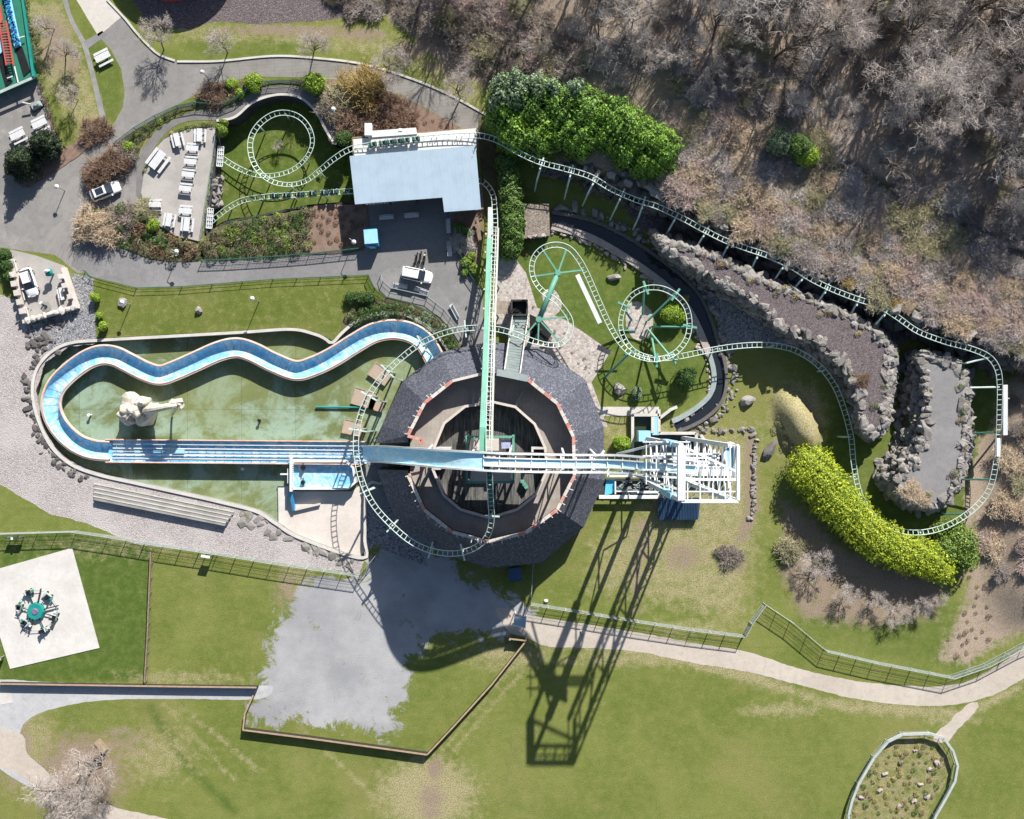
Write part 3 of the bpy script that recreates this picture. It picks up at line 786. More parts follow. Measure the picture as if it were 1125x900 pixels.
# terrace
sheet('terrace', [(238, 140), (218, 265), (193, 259), (172, 246), (158, 228), (155, 212), (158, 191), (163, 173), (180, 153), (206, 142)], 0.26, M['terrace'], 0.0, thick=0.25, smooth=False)
sheet('lawn', [(102, 308), (150, 318), (200, 317), (300, 309), (404, 303), (412, 318), (420, 330), (395, 345), (378, 362), (367, 375), (357, 370), (345, 365), (320, 360), (270, 363), (200, 367), (106, 372)], 0.016, M['lawn'], 0.06, smooth=False, zones=dict(lush_or_shaded=0.35, dry=0.15))
# planted beds as low raised soil
def bed(pts, mat='soil', z=0.10, name='soil_bed'):
    return sheet(name, pts, z, M[mat], 0.10, thick=0.12)
bed([(88, 240), (98, 232), (150, 224), (156, 226), (172, 248), (195, 262), (218, 268), (222, 284), (200, 287), (165, 284), (130, 270), (100, 256)], 'soildark')
bed([(222, 268), (228, 258), (250, 246), (300, 237), (345, 228), (388, 224), (402, 224), (400, 272), (340, 279), (280, 283), (225, 285)], 'soildark')
bed([(338, 230), (388, 225), (402, 226), (400, 270), (338, 276)], 'soil', 0.11)
bed([(352, 88), (390, 91), (420, 99), (440, 106), (470, 121), (503, 141), (460, 148), (388, 154), (376, 158), (364, 140), (352, 112), (344, 98)], 'soil')
bed([(215, 106), (235, 96), (258, 90), (345, 88), (344, 96), (320, 92), (296, 93), (276, 99), (262, 110), (245, 117), (218, 118)], 'soildark')
bed([(95, 200), (98, 186), (118, 168), (130, 162), (146, 168), (142, 182), (120, 196), (104, 208)], 'soil')
bed([(128, 158), (150, 142), (172, 130), (192, 119), (215, 110), (216, 118), (196, 124), (174, 137), (158, 155), (150, 176), (142, 174)], 'soildark')
bed([(166, 172), (182, 150), (206, 138), (238, 134), (238, 139), (206, 141), (184, 152), (172, 168), (160, 190), (156, 188)], 'soildark', 0.2)
bed([(498, 236), (528, 232), (524, 300), (508, 296), (502, 270)], 'soil')
bed([(40, 86), (44, 84), (62, 142), (70, 162), (112, 138), (118, 144), (90, 168), (62, 188), (30, 206), (20, 200), (34, 188), (60, 160), (56, 140)], 'soil', 0.08)
sheet('wood_track', [(526, 130), (545, 135), (552, 200), (549, 240), (534, 240), (528, 180)], 0.02, M['soildark'], 0.1)

bed([(376, 352), (392, 338), (415, 329), (450, 333), (482, 348), (503, 373), (512, 392), (498, 398), (484, 374), (465, 356), (445, 347), (425, 345), (405, 349), (388, 357), (377, 366)], 'soildark', 0.05)
# ------------------------------------------------------------------ rockwork
def rocks_along(b, pts, r, n_per_m, zf=0.0, spread=0.3, sub=1, flat=0.75, rough=0.28):
    pts = [Vector(p) for p in pts]
    for a, c in zip(pts, pts[1:]):
        L = (c-a).length
        for _ in range(max(1, int(L*n_per_m+random.random()))):
            q = a.lerp(c, random.random())
            q = q+Vector((random.gauss(0, spread), random.gauss(0, spread), zf))
            b.rock(q, r*random.uniform(0.4, 1.6), sub=sub, flat=flat, rough=rough)

def rock_face(b, top, bot, r, dens):
    """boulders covering the slope between two matching lines (world)"""
    n = len(top)
    for i in range(n-1):
        t0, t1, b0, b1 = top[i], top[i+1], bot[i], bot[i+1]
        area = ((t1-t0).length+(b1-b0).length)/2*((t0-b0).length+(t1-b1).length)/2
        for _ in range(int(area*dens)+1):
            u, v = random.random(), random.random()
            q = (t0.lerp(t1, u)).lerp(b0.lerp(b1, u), v)
            b.rock(q, r*random.uniform(0.35, 1.6), flat=0.7)

def resample(pts, n):
    pts = [Vector(p) for p in pts]; d = [0]
    for a, c in zip(pts, pts[1:]): d.append(d[-1]+(c-a).length)
    out = []
    for i in range(n):
        s = d[-1]*i/(n-1); j = 0
        while j < len(d)-2 and d[j+1] < s: j += 1
        t = (s-d[j])/max(1e-9, d[j+1]-d[j]); out.append(pts[j].lerp(pts[j+1], min(1, t)))
    return out

def plateau(name, top_im, bot_im, h, mat_top, label, cat):
    """raised rock terrace: flat top, sloping body, boulder facing"""
    root = empty(name, P(*top_im[0]), label=label, cat=cat)
    n = 56
    top = resample(PP(top_im, h)+[P(*top_im[0][:2], h)], n)
    bot = resample(PP(bot_im, 0)+[P(*bot_im[0][:2], 0)], n)
    b = MB()
    for i in range(n-1):
        b.quad(bot[i]-Vector((0, 0, .2)), bot[i+1]-Vector((0, 0, .2)), top[i+1]-Vector((0, 0, .15)), top[i]-Vector((0, 0, .15)))
    rel(b.build('rock_core', M['soildark']), root)
    b = MB(); b.poly([p for p in densify(top[:-1], 0.5, 0.1)]); ob = b.build('path_surface', mat_top)
    rel(ob, root)
    b = MB(); rock_face(b, top, bot, 0.48, 2.3); rel(b.build('rock_facing', M['rock']), root)
    b = MB(); rocks_along(b, top, 0.44, 1.7, 0.0, 0.30, sub=2, flat=0.6); rel(b.build('edge_boulders', M['rock']), root)
    return root
# long terrace beside the track. same number of stations top / bottom, starting at the north-west tip
plateau('rock_terrace',
        [(724, 262), (770, 279), (800, 291), (835, 308), (874, 323), (905, 337), (938, 351), (964, 369), (979, 386), (978, 405), (975, 425), (972, 446), (969, 466), (956, 480), (948, 470), (946, 442), (938, 413), (925, 395), (899, 375), (861, 357), (835, 333), (800, 312), (765, 292), (733, 274)],
        [(718, 257), (770, 272), (800, 285), (835, 302), (874, 317), (905, 331), (938, 346), (966, 362), (982, 382), (984, 405), (981, 426), (977, 448), (972, 472), (954, 486), (940, 474), (934, 442), (920, 419), (906, 404), (880, 386), (848, 360), (824, 343), (790, 322), (759, 303), (728, 280)],
        5.2, M['darkgravel'], 'long curving rock terrace with brown path on top beside the cliff track', 'rock terrace')
plateau('rock_terrace',
        [(1012, 390), (1041, 396), (1053, 407), (1060, 424), (1058, 450), (1060, 480), (1056, 507), (1048, 530), (1036, 548), (1024, 556), (1003, 550), (986, 537), (990, 522), (1008, 505), (1015, 480), (1021, 450), (1018, 420)],
        [(994, 388), (1040, 390), (1058, 402), (1066, 422), (1064, 450), (1066, 480), (1062, 509), (1053, 535), (1040, 554), (1024, 563), (1000, 560), (962, 538), (956, 520), (978, 500), (986, 470), (988, 440), (992, 415)],
        4.6, M['asphaltgrey'], 'short oval rock terrace with grey path and broken boulder sides', 'rock terrace')

# cliff below the wood
cl_top = resample([P(u, v, HILL_H) for u, v in cliff_im[2:]], 60)
cl = empty('rock_cliff', cl_top[0], label='dark broken rock cliff below the bare wood', cat='cliff')
b = MB()
for i in range(len(cl_top)-1):
    z1 = float(height(np.array([cl_top[i].x+0.6]), np.array([cl_top[i].y+1.0]))[0])
    t0, t1 = cl_top[i].copy(), cl_top[i+1].copy(); t0.z = t1.z = z1
    o0 = Vector((t0.x-0.9, t0.y-1.3, 0)); o1 = Vector((t1.x-0.9, t1.y-1.3, 0))
    rock_face(b, [t0, t1], [o0, o1], 0.6, 1.1)
rel(b.build('cliff_boulders', M['rockdark']), cl)
for i in range(len(cl_top)-1):
    if random.random() < 0.75:
        b = MB()
        z1 = float(height(np.array([cl_top[i].x+0.6]), np.array([cl_top[i].y+1.2]))[0])
        b.rock((cl_top[i].x+random.gauss(0, .3), cl_top[i].y+random.gauss(0.2, .4), z1), random.uniform(0.35, 0.8), sub=2); rel(b.build('edge_rock', M['rock']), cl)

# ---- canal with kerb stones
can_in = [(606, 249), (622, 253), (645, 260), (665, 270), (690, 285), (715, 302), (735, 318), (752, 335), (764, 355), (774, 378), (782, 400), (784, 420), (778, 436), (762, 450), (745, 460), (735, 464)]
can_out = [(606, 234), (625, 237), (650, 243), (675, 254), (700, 268), (725, 285), (748, 303), (768, 325), (780, 350), (788, 375), (796, 400), (797, 425), (790, 445), (774, 460), (755, 470), (742, 474)]
ci = resample(line_smooth(can_in, 0.8), 90); co_ = resample(line_smooth(can_out, 0.8), 90)
b = MB()
for i in range(89): b.quad(*[Vector((p.x, p.y, 0.05)) for p in (ci[i], ci[i+1], co_[i+1], co_[i])])
o = b.build('canal_water', M['canal']); o['kind'] = 'structure'
k = empty('canal_kerb', ci[0], label='pinkish stone kerb along the inner bank of the dark canal', cat='stone kerb')
b = MB(); b.wall([p for p in ci[:64]], 1.0, 0, 0.42); rel(b.build('kerb_top', M['rockpink']), k)
b = MB(); b.wall([p for p in ci[63:]], 0.7, 0, 0.40); rel(b.build('kerb_end', M['steel']), k)
b = MB(); rocks_along(b, [p+Vector((-0.5, -0.6, 0)) for p in ci], 0.24, 3.0, 0.1, 0.25); rel(b.build('kerb_rubble', M['rockpink']), k)
k = empty('canal_kerb', co_[0], label='dark rubble kerb along the outer bank of the canal', cat='stone kerb')
b = MB(); b.wall(co_, 0.45, 0, 0.5); rel(b.build('kerb_top', M['rockdark']), k)
b = MB(); rocks_along(b, [p+Vector((0.7, 0.6, 0)) for p in co_[:70]], 0.42, 2.2, 0.15, 0.4); rocks_along(b, [p+Vector((0.9, -0.5, 0)) for p in co_[55:]], 0.28, 4.5, 0.1, 0.45); rel(b.build('kerb_rubble', M['rock']), k)
sheet('scree_bed', [(790, 320), (822, 342), (850, 362), (872, 382), (840, 378), (800, 384), (792, 365), (780, 335), (765, 308), (745, 290), (730, 280), (758, 300)], 0.02, M['gravelgrey'], 0.15)
# stone footbridge over the canal mouth
fb = empty('footbridge', P(590, 243), label='square rubble-topped slab bridge at the canal mouth', cat='bridge')
b = MB(); b.prism([tuple(P(u, v, 1.6)[:2]) for u, v in [(575, 224), (603, 224), (604, 259), (577, 262)]], 1.2, 1.6); rel(b.build('bridge_deck', M['slabbrown']), fb)
b = MB(); b.wall([P(577, 226), P(578, 260)], 0.5, 0, 1.2); b.wall([P(601, 226), P(602, 258)], 0.5, 0, 1.2); rel(b.build('abutment', M['rockdark']), fb)
b = MB(); rocks_along(b, PP([(576, 261, 1.6), (603, 259, 1.6)]), 0.22, 3, 0.05, 0.1); rel(b.build('edge_stones', M['rockpink']), fb)
# rubble line fence around the tower lawn
rl = empty('stone_border', P(768, 473), label='low brown rubble border bent round the grass east of the white tower', cat='stone border')
b = MB(); rocks_along(b, PP([(768, 473), (795, 474), (825, 471), (829, 480), (828, 520), (828, 560), (822, 572)]), 0.25, 4.5, 0.1, 0.12); rel(b.build('rubble', M['rock']), rl)
# rock edging west of pool
rl = empty('rock_edging', P(40, 400), label='dark broken rocks edging the pale gravel west of the pool', cat='rock edging')
b = MB()
rocks_along(b, PP([(30, 368), (48, 378), (40, 395), (30, 420), (32, 445), (38, 470), (50, 492), (75, 515), (100, 528)]), 0.34, 3.0, 0.05, 0.45, flat=0.5)
rocks_along(b, PP([(26, 352), (60, 350), (55, 372), (38, 392)]), 0.42, 3.0, 0.05, 0.9, flat=0.6)
rel(b.build('broken_rocks', M['rockdark']), rl)
rl = empty('rock_edging', P(300, 590), label='flat cracked stones along the south rim of the pool', cat='rock edging')
b = MB(); rocks_along(b, PP([(258, 567), (285, 574), (310, 590), (350, 603), (392, 619)]), 0.5, 1.8, 0.0, 0.5, flat=0.35)
rel(b.build('flat_stones', M['rock']), rl)
rl = empty('boulder_bank', P(236, 215), label='rough light and dark rock face under the east edge of the picnic terrace', cat='rock face')
b = MB(); rock_face(b, resample(PP([(237, 194, 0.1), (230, 230, 0.1)]), 8), resample(PP([(243, 193, -2.6), (239, 232, -2.6)]), 8), 0.5, 2.2); rel(b.build('face_boulders', M['rock']), rl)

# loose boulders
for (u, v, r, m, lab) in [(674, 305, 0.75, 'rock', 'pale boulder on the grass east of the white slide beam'),
                          (680, 428, 0.8, 'rock', 'low grey stone on grass south of the ring posts'),
                          (821, 440, 1.0, 'rock', 'upright pale boulder at the edge of the dark tree shadow'),
                          (845, 495, 0.9, 'rockdark', 'round grey stump-like boulder west of the lime hedge'),
                          (783, 462, 0.5, 'rockdark', 'small dark rock pile by the canal end'),
                          (219, 341, 0.6, 'rock', 'beige stone on the lawn north of the pool'),
                          (135, 333, 0.65, 'rock', 'grey boulder near the clipped round bushes'),
                          (600, 660, 0.3, 'concrete', 'small pale stone on grass between the tower shadows'),
                          (640, 694, 0.3, 'concrete', 'small pale stone beside the pale fence and tan path')]:
    b = MB(); b.rock((0, 0, r*0.35), r, sub=2, rough=0.22); o = b.build('boulder', M[m]); o.location = P_on(u, v); tag(o, lab, 'boulder')

# ------------------------------------------------------------------ octagon building
CX, CY = 540.0, 501.0
inner = [(448.5, 478), (466.7, 442.7), (497, 418.7), (537, 409), (577, 415), (612.4, 443.5), (630, 480), (631, 522.7), (612, 560), (577.5, 585.4), (536.6, 595), (497, 584.5), (466, 560), (448.4, 522)]
outer = [(427, 445), (442, 419), (478, 390), (500, 379), (540, 375), (590, 381), (620, 398), (648, 421), (661, 455), (666, 491), (666, 525), (655, 548), (639, 584), (597, 618), (553, 627), (505, 618), (466, 599), (438, 581), (421, 542), (415, 515), (414, 486)]
RIM_H, EAVE_H, DECK_H = 11.6, 4.0, 9.2
rim_w = PP(inner, RIM_H); eave_poly = PP(outer, EAVE_H)
cw = P(CX, CY, RIM_H)
def ray_poly(c, d, poly):
    best = None
    for i in range(len(poly)):
        a, e = poly[i], poly[(i+1) % len(poly)]
        ex, ey = e.x-a.x, e.y-a.y; den = d.x*ey-d.y*ex
        if abs(den) < 1e-9: continue
        t = ((a.x-c.x)*ey-(a.y-c.y)*ex)/den; s = ((a.x-c.x)*d.y-(a.y-c.y)*d.x)/den
        if t > 0 and -1e-6 <= s <= 1+1e-6 and (best is None or t < best): best = t
    return Vector((c.x+d.x*best, c.y+d.y*best, EAVE_H))
eave_w = [ray_poly(cw, Vector((p.x-cw.x, p.y-cw.y, 0)).normalized(), eave_poly) for p in rim_w]
oct_ = empty('round_building', P(CX, CY), label='large round building with dark stone-clad sloping roof and open centre', cat='building')
N = len(rim_w)
b = MB()
gapn, gaps = P(414, 487, EAVE_H), P(414.5, 516, EAVE_H)
for i in range(N):
    j = (i+1) % N
    if i == N-1: continue                       # opening on the west side where the chute enters
    # subdivide a facet a little and roughen it
    b.quad(eave_w[i], eave_w[j], rim_w[j], rim_w[i])
# slopes beside the opening
b.quad(rim_w[0], rim_w[0]+Vector((0.01, -1.0, 0)), gapn, eave_w[0]); b.quad(eave_w[N-1], gaps, rim_w[N-1]+Vector((0.01, 0.6, 0)), rim_w[N-1])
rel(b.build('sloping_roof', M['roofstone']), oct_)
b = MB()
for i in range(N-1): b.quad(Vector((eave_w[i].x, eave_w[i].y, 0)), Vector((eave_w[i+1].x, eave_w[i+1].y, 0)), eave_w[i+1], eave_w[i])
rel(b.build('outer_wall', M['darkwall']), oct_)
# inner faces (dark timber) and opening reveals
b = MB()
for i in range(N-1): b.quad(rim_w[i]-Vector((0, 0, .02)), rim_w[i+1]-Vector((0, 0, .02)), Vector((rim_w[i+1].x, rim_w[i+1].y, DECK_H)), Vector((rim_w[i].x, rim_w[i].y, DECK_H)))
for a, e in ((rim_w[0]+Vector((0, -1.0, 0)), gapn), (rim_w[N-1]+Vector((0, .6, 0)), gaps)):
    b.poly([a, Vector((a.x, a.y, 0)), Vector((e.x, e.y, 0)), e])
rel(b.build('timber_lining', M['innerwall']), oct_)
b = MB(); b.poly([Vector((p.x, p.y, DECK_H)) for p in rim_w][::-1])
inner2 = [(477, 492), (488, 465), (511, 446.6), (543, 442), (566, 447), (587.6, 466), (599, 492.4), (601, 517), (588.4, 544), (568, 560), (537.5, 569), (506, 560), (487, 544), (475.5, 515.5)]
PAR_H, FLOOR_H = 10.0, 7.6
in_w = [P(u, v, PAR_H) for u, v in inner2]
# ring deck built as quads so the pit stays open
b = MB()
for i in range(N):
    j = (i+1) % N
    b.quad(*[Vector((p.x, p.y, DECK_H)) for p in (rim_w[i], rim_w[j], in_w[j], in_w[i])])
rel(b.build('ring_deck', M['deckring']), oct_)
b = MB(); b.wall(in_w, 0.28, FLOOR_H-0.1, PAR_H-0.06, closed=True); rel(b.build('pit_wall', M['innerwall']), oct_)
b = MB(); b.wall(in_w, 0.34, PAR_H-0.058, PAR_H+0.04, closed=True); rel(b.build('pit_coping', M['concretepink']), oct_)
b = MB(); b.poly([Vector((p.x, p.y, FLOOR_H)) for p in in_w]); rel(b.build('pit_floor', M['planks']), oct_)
# painted red and white rim boards with pickets
b = MB(); b2 = MB(); b3 = MB()
rr = random.Random(4)
segs = rim_w
for i in range(N-1):
    if i == 2 or i == 3: continue
    a, e = segs[i], segs[i+1]; L = (e-a).length; n = max(2, int(L/0.95)); 
    for k in range(n):
        p, q = a.lerp(e, k/n), a.lerp(e, (k+0.96)/n)
        r = rr.random(); b = MB(); b.bar(p+Vector((0, 0, .1)), q+Vector((0, 0, .1)), 0.42, 0.30)
        rel(b.build('rim_board', M['pinkred' if (k % 3 == 0 and (i < 9 or k % 2 == 0)) else 'concretepink']), oct_)
        out = Vector((p.x-cw.x, p.y-cw.y, 0)).normalized()
        w = p.lerp(q, rr.random()); b3 = MB(); b3.bar(w+Vector((0, 0, .1)), w+out*rr.uniform(.4, .75)+Vector((0, 0, .15)), 0.12, 0.12); rel(b3.build('picket', M['concrete']), oct_)
a, e = segs[2], segs[3]; b2.bar(a+Vector((0, 0, .1)), e+Vector((0, 0, .1)), 0.35, 0.3)
rel(b2.build('rim_board', M['concretepink']), oct_)
b = MB(); b.bar(P(546, 409, 12.0), P(580, 416, 12.0), 0.9, 0.5); rel(b.build('steel_lintel', M['steel']), oct_)
# red posts at the west opening
b = MB()
for (u0, v0, u1, v1) in [(448, 479, 463, 483), (463, 483, 463, 488), (449, 522, 463, 519), (463, 519, 463, 512)]: b.bar(P(u0, v0, 11.7), P(u1, v1, 11.7), 0.4, 0.4)
rel(b.build('opening_frame', M['pinkred']), oct_)
# beams across the deck and the stub walls at the pit
b = MB()
for (u0, v0, u1, v1) in [(567, 445, 576, 427), (519, 444, 522, 428), (460, 540, 473, 514)]: b.bar(P(u0, v0, 9.9), P(u1, v1, 9.9), 0.35, 0.35)
rel(b.build('deck_beams', M['greycon']), oct_)
b = MB()
for pts in ([(477, 493), (494, 493), (494, 500)], [(598, 492.5), (585, 492.5), (585, 500)], [(476, 515), (484, 515)]):
    q = [P(u, v, 10.1) for u, v in pts]; b.wall(q, 0.3, FLOOR_H, 10.1)
rel(b.build('pit_stub_walls', M['concrete']), oct_)
# annex shed and hatch at the south edge
b = MB(); b.box(P(566, 631, 2.6), (1.9, 1.9, 0.12), 0.15); rel(b.build('hatch_roof', M['shedroof']), oct_)
b = MB(); b.box(P(566, 631, 1.3), (1.6, 1.6, 2.5), 0.15); rel(b.build('hatch_wall', M['darkwall']), oct_)

# central green service frame standing in the pit
fr = empty('lift_platform', P(539, 505), label='green steel frame with beige platform in the centre of the round building', cat='service platform')
cs = [(513, 480), (564, 480), (564, 530), (513, 530)]; FH = 12.2
b = MB()
for (u, v) in cs:
    p = P(u, v, FH); b.bar(p, Vector((p.x, p.y, FLOOR_H)), 0.34)
for i in range(4): b.bar(P(*cs[i], FH), P(*cs[(i+1) % 4], FH), 0.30); b.bar(P(*cs[i], 9.6), P(*cs[(i+1) % 4], 9.6), 0.2)
rel(b.build('frame', M['green']), fr)
b = MB(); b.prism([tuple(P(u, v, 11.2)[:2]) for u, v in [(518, 514), (562, 514), (562, 530), (516, 530)]], 11.0, 11.2); b.prism([tuple(P(u, v, 11.2)[:2]) for u, v in [(520, 482), (548, 482), (548, 503), (520, 503)]], 10.4, 10.6); rel(b.build('platform_floor', M['concretepink']), fr)
b = MB(); b.box(P(556, 488, 11.8), (1.25, 1.15, 0.25), 0.05); rel(b.build('control_panel', M['lilac']), fr)
b = MB()
for q in range(3): p = P(574+q*2, 529+q*3, 8.2); b.box(p, (0.5, 0.4, 0.8), 0.3*q)
rel(b.build('green_cabinets', M['green']), fr)

# stairs on the roof beside the lift
st = empty('roof_stairs', P(566, 395), label='grey steps with white side rails climbing the round roof next to a dark hut', cat='stairs')
b = MB()
A, B_ = (563, 347, 2.0), (554, 407, 11.3); C_, D_ = (580, 347, 2.0), (571, 411, 11.3)
for k in range(22):
    t = k/21; p = P(A[0]+(B_[0]-A[0])*t, A[1]+(B_[1]-A[1])*t, A[2]+(B_[2]-A[2])*t); q = P(C_[0]+(D_[0]-C_[0])*t, C_[1]+(D_[1]-C_[1])*t, C_[2]+(D_[2]-C_[2])*t)
    b.bar(p, q, 0.34, 0.10)
rel(b.build('treads', M['steel']), st)
b = MB(); 
for (a, e) in ((A, B_), (C_, D_)):
    b.bar(P(*a), P(*e), 0.22, 0.6); b.bar(P(a[0], a[1], a[2]+1), P(e[0], e[1], e[2]+1), 0.08)
rel(b.build('side_rails', M['concrete']), st)
hut = empty('lift_hut', P(570, 340), label='black open-topped hut at the foot of the roof stairs', cat='hut')
b = MB(); w = [P(u, v, 3.0) for u, v in [(562, 330), (579, 330), (579, 346), (562, 346)]]; b.wall(w, 0.25, 0, 3.0, closed=True); rel(b.build('walls', M['darkwall']), hut)
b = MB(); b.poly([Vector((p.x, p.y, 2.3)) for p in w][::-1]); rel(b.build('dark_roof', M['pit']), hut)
b = MB(); 
for k in range(12): b.bar(P(546+k*1.4, 331, 2.2), P(546+k*1.4, 345, 2.2), 0.13, 0.06)
rel(b.build('boardwalk', M['timber']), hut)
b = MB(); b.prism([tuple(P(u, v, 0.1)[:2]) for u, v in [(582, 345), (596, 352), (607, 366), (600, 378), (582, 376)]], 0.0, 0.03); rel(b.build('flat_black_patch', M['pit']), hut)  # flat black sheet; a void's darkness is put into its colour

# ------------------------------------------------------------------ flume (serpentine trough) in the pool
def sweep(b, path, prof, closed=False):
    """prof: list of (side, up); path: list of Vectors"""
    m = len(prof); base = len(b.v)
    for i, p in enumerate(path):
        t = (path[min(i+1, len(path)-1)]-path[max(i-1, 0)]); th = Vector((t.x, t.y, 0)).normalized() if Vector((t.x, t.y, 0)).length > 1e-6 else Vector((1, 0, 0))
        sd = Vector((-th.y, th.x, 0)); t = t.normalized(); up = t.cross(-sd) if True else Vector((0, 0, 1))
        up = sd.cross(t)*-1
        if up.z < 0: up = -up
        for (s_, u_) in prof: b.v.append(tuple(p+sd*s_+up*u_))
    for i in range(len(path)-1):
        for k in range(m-1):
            b.f.append((base+i*m+k, base+i*m+k+1, base+(i+1)*m+k+1, base+(i+1)*m+k))
    return b

FL = 0.45
fl_c = [(484, 408), (476, 391), (466, 375), (450, 365), (430, 362), (410, 366), (390, 377), (366, 392), (345, 402), (325, 407), (300, 398), (278, 387), (260, 382), (240, 386), (215, 397), (192, 407), (176, 412), (160, 408), (140, 398), (125, 391), (110, 390), (94, 396), (76, 409), (62, 424), (56, 440), (58, 456), (68, 473), (84, 487), (102, 494), (120, 495.5)]
fl_path = line_smooth([(u, v, FL) for u, v in fl_c], 0.35)
fl = empty('water_flume', P(120, 495), label='winding light blue water flume with faded orange rims in the green pool', cat='water slide')
R_ = 1.22
prof = [(R_*math.cos(a)*-1, -1.05+R_*(1-math.sin(a))*0.86*1.0) for a in [math.pi*k/10 for k in range(0, 11)]]
b = MB(); sweep(b, fl_path, prof)
prof2 = [(x*1.07, y-0.07) for x, y in prof]
rel(b.build('trough_lining', M['flume'], smooth=True), fl)
b = MB(); sweep(b, fl_path, prof2[::-1]); rel(b.build('trough_shell', M['whitetrack'], smooth=True), fl)
for sgn in (-1, 1):
    b = MB(); sweep(b, fl_path, [(R_*1.05*sgn, 0.03), (R_*1.24*sgn, 0.0), (R_*1.24*sgn, -0.25)] if sgn < 0 else [(R_*1.24*sgn, -0.25), (R_*1.24*sgn, 0.0), (R_*1.05*sgn, 0.03)]); rel(b.build('outer_ledge', M['concretepink']), fl)
    q = []
    for i, p in enumerate(fl_path):
        t = fl_path[min(i+1, len(fl_path)-1)]-fl_path[max(i-1, 0)]; t.normalize(); q.append(p+Vector((-t.y, t.x, 0))*R_*1.04*sgn+Vector((0, 0, 0.02)))
    b = MB(); b.tube(q, 0.10, 6); rel(b.build('rim_rail', M['orange'], smooth=True), fl)
b = MB()
for i in range(0, len(fl_path)-1, 3):
    p = fl_path[i]; t = (fl_path[i+1]-fl_path[i]).normalized(); sd = Vector((-t.y, t.x, 0))
    pr = [p+sd*x*0.985+Vector((0, 0, y+0.015)) for x, y in prof[1:-1]]
    for a, e in zip(pr, pr[1:]): b.bar(a, e, 0.06, 0.02)
ob = rel(b.build('lining_seams', M['steel']), fl)
b = MB()
for i in range(6, len(fl_path)-4, 12):
    p = fl_path[i]; b.cyl((p.x, p.y, POOL_Z), 0.14, FL-1.0-POOL_Z, 8)
rel(b.build('trough_posts', M['steel']), fl)

# straight run-out with braking rails
st_a, st_b = P(116, 495.5, FL), P(402, 498, FL)
ro = empty('brake_trough', st_a, label='long straight blue trough with white brake rails leading to the drop', cat='water slide')
b = MB(); W_ = 1.62
path = [st_a.lerp(st_b, k/60) for k in range(61)]
profb = [(-W_, 0), (-W_*0.93, -0.75), (-W_*0.5, -0.92), (W_*0.5, -0.92), (W_*0.93, -0.75), (W_, 0)]
sweep(b, path, profb); rel(b.build('trough_lining', M['flume']), ro)
b = MB(); sweep(b, path, [(x*1.05, y-0.06) for x, y in profb][::-1]); rel(b.build('trough_shell', M['white']), ro)
for sgn, m, e in ((1, 'orange', 60), (-1, 'orange', 60)):
    q = [p+Vector((0, sgn*W_*1.02, 0.03)) for p in path[:e+1]]; b = MB(); b.tube(q, 0.10, 6); rel(b.build('rim_rail', M[m]), ro)
for off, wd, m in ((1.05, 0.16, 'white'), (0.42, 0.14, 'white'), (-0.05, 0.10, 'concrete'), (-0.50, 0.22, 'white'), (-1.05, 0.16, 'concrete')):
    b = MB(); b.bar(P(124, 495.5, FL-0.35)+Vector((0, off, 0)), P(398, 498, FL-0.30)+Vector((0, off, 0)), wd, 0.12); rel(b.build('brake_rail', M[m]), ro)
b = MB()
for k in range(28):
    p = P(128, 495.6, FL-0.45).lerp(P(396, 498, FL-0.45), k/27); b.bar(p+Vector((0, 1.1, 0)), p+Vector((0, -1.1, 0)), 0.06, 0.05)
rel(b.build('rail_ties', M['steel']), ro)
b = MB(); b.box(st_a.lerp(st_b, 0.28)+Vector((0, 0, -0.2)), (1.6, 0.55, 0.25), 0); rel(b.build('brake_unit', M['kiosktop']), ro)
b = MB()
for k in range(1, 12):
    p = st_a.lerp(st_b, k/12); b.box((p.x, p.y, POOL_Z+(FL-0.9-POOL_Z)/2), (0.25, 2.4, FL-0.95-POOL_Z))
rel(b.build('trough_posts', M['steel']), ro)

# ------------------------------------------------------------------ drop chute
ch_pts = [(398, 498.5, 0.35), (407, 498.8, 2.0), (418, 499, 5.0), (440, 500.5, 10.0), (460, 502, 13.2), (481, 504, 16.4), (505, 505.5, 19.3), (530, 507, 21.0), (551, 508, 21.5), (575, 508.5, 21.2), (600, 509, 20.3), (630, 509.5, 19.1), (657, 509.5, 18.7), (680, 510, 19.6), (705, 512, 21.4), (730, 514, 23.2), (765, 516, 24.2)]
chp = catmull([P(*q) for q in ch_pts], 0.5)
chute = empty('drop_chute', P(440, 500), label='long white boat chute with light blue floor passing over the round building', cat='water slide')
def off_path(path, s_, u_=0.0):
    out = []
    for i, p in enumerate(path):
        t = (path[min(i+1, len(path)-1)]-path[max(i-1, 0)]); h = Vector((t.x, t.y, 0)).normalized()
        out.append(p+Vector((-h.y, h.x, 0))*s_+Vector((0, 0, u_)))
    return out
ns = next(i for i, p in enumerate(chp) if p.z > 20.9)
b = MB(); sweep(b, chp[:ns+1], [(-1.0, 0.15), (-0.9, -0.12), (0.9, -0.12), (1.0, 0.15)]); rel(b.build('chute_floor', M['chute']), chute)
b = MB(); sweep(b, chp[ns:], [(-0.42, -0.1), (0.42, -0.1)]); rel(b.build('chute_channel', M['chute']), chute)
for s_, w, h in ((1.10, 0.24, 0.35), (-1.10, 0.24, 0.35)):
    b = MB(); q = off_path(chp, s_)
    for a, e in zip(q, q[1:]): b.bar(a, e, w, h)
    rel(b.build('side_beam', M['white']), chute)
for s_ in (0.5, -0.5):
    b = MB(); q = off_path(chp[ns:], s_, 0.05)
    for a, e in zip(q, q[1:]): b.bar(a, e, 0.16, 0.2)
    rel(b.build('guide_rail', M['white']), chute)
b = MB()
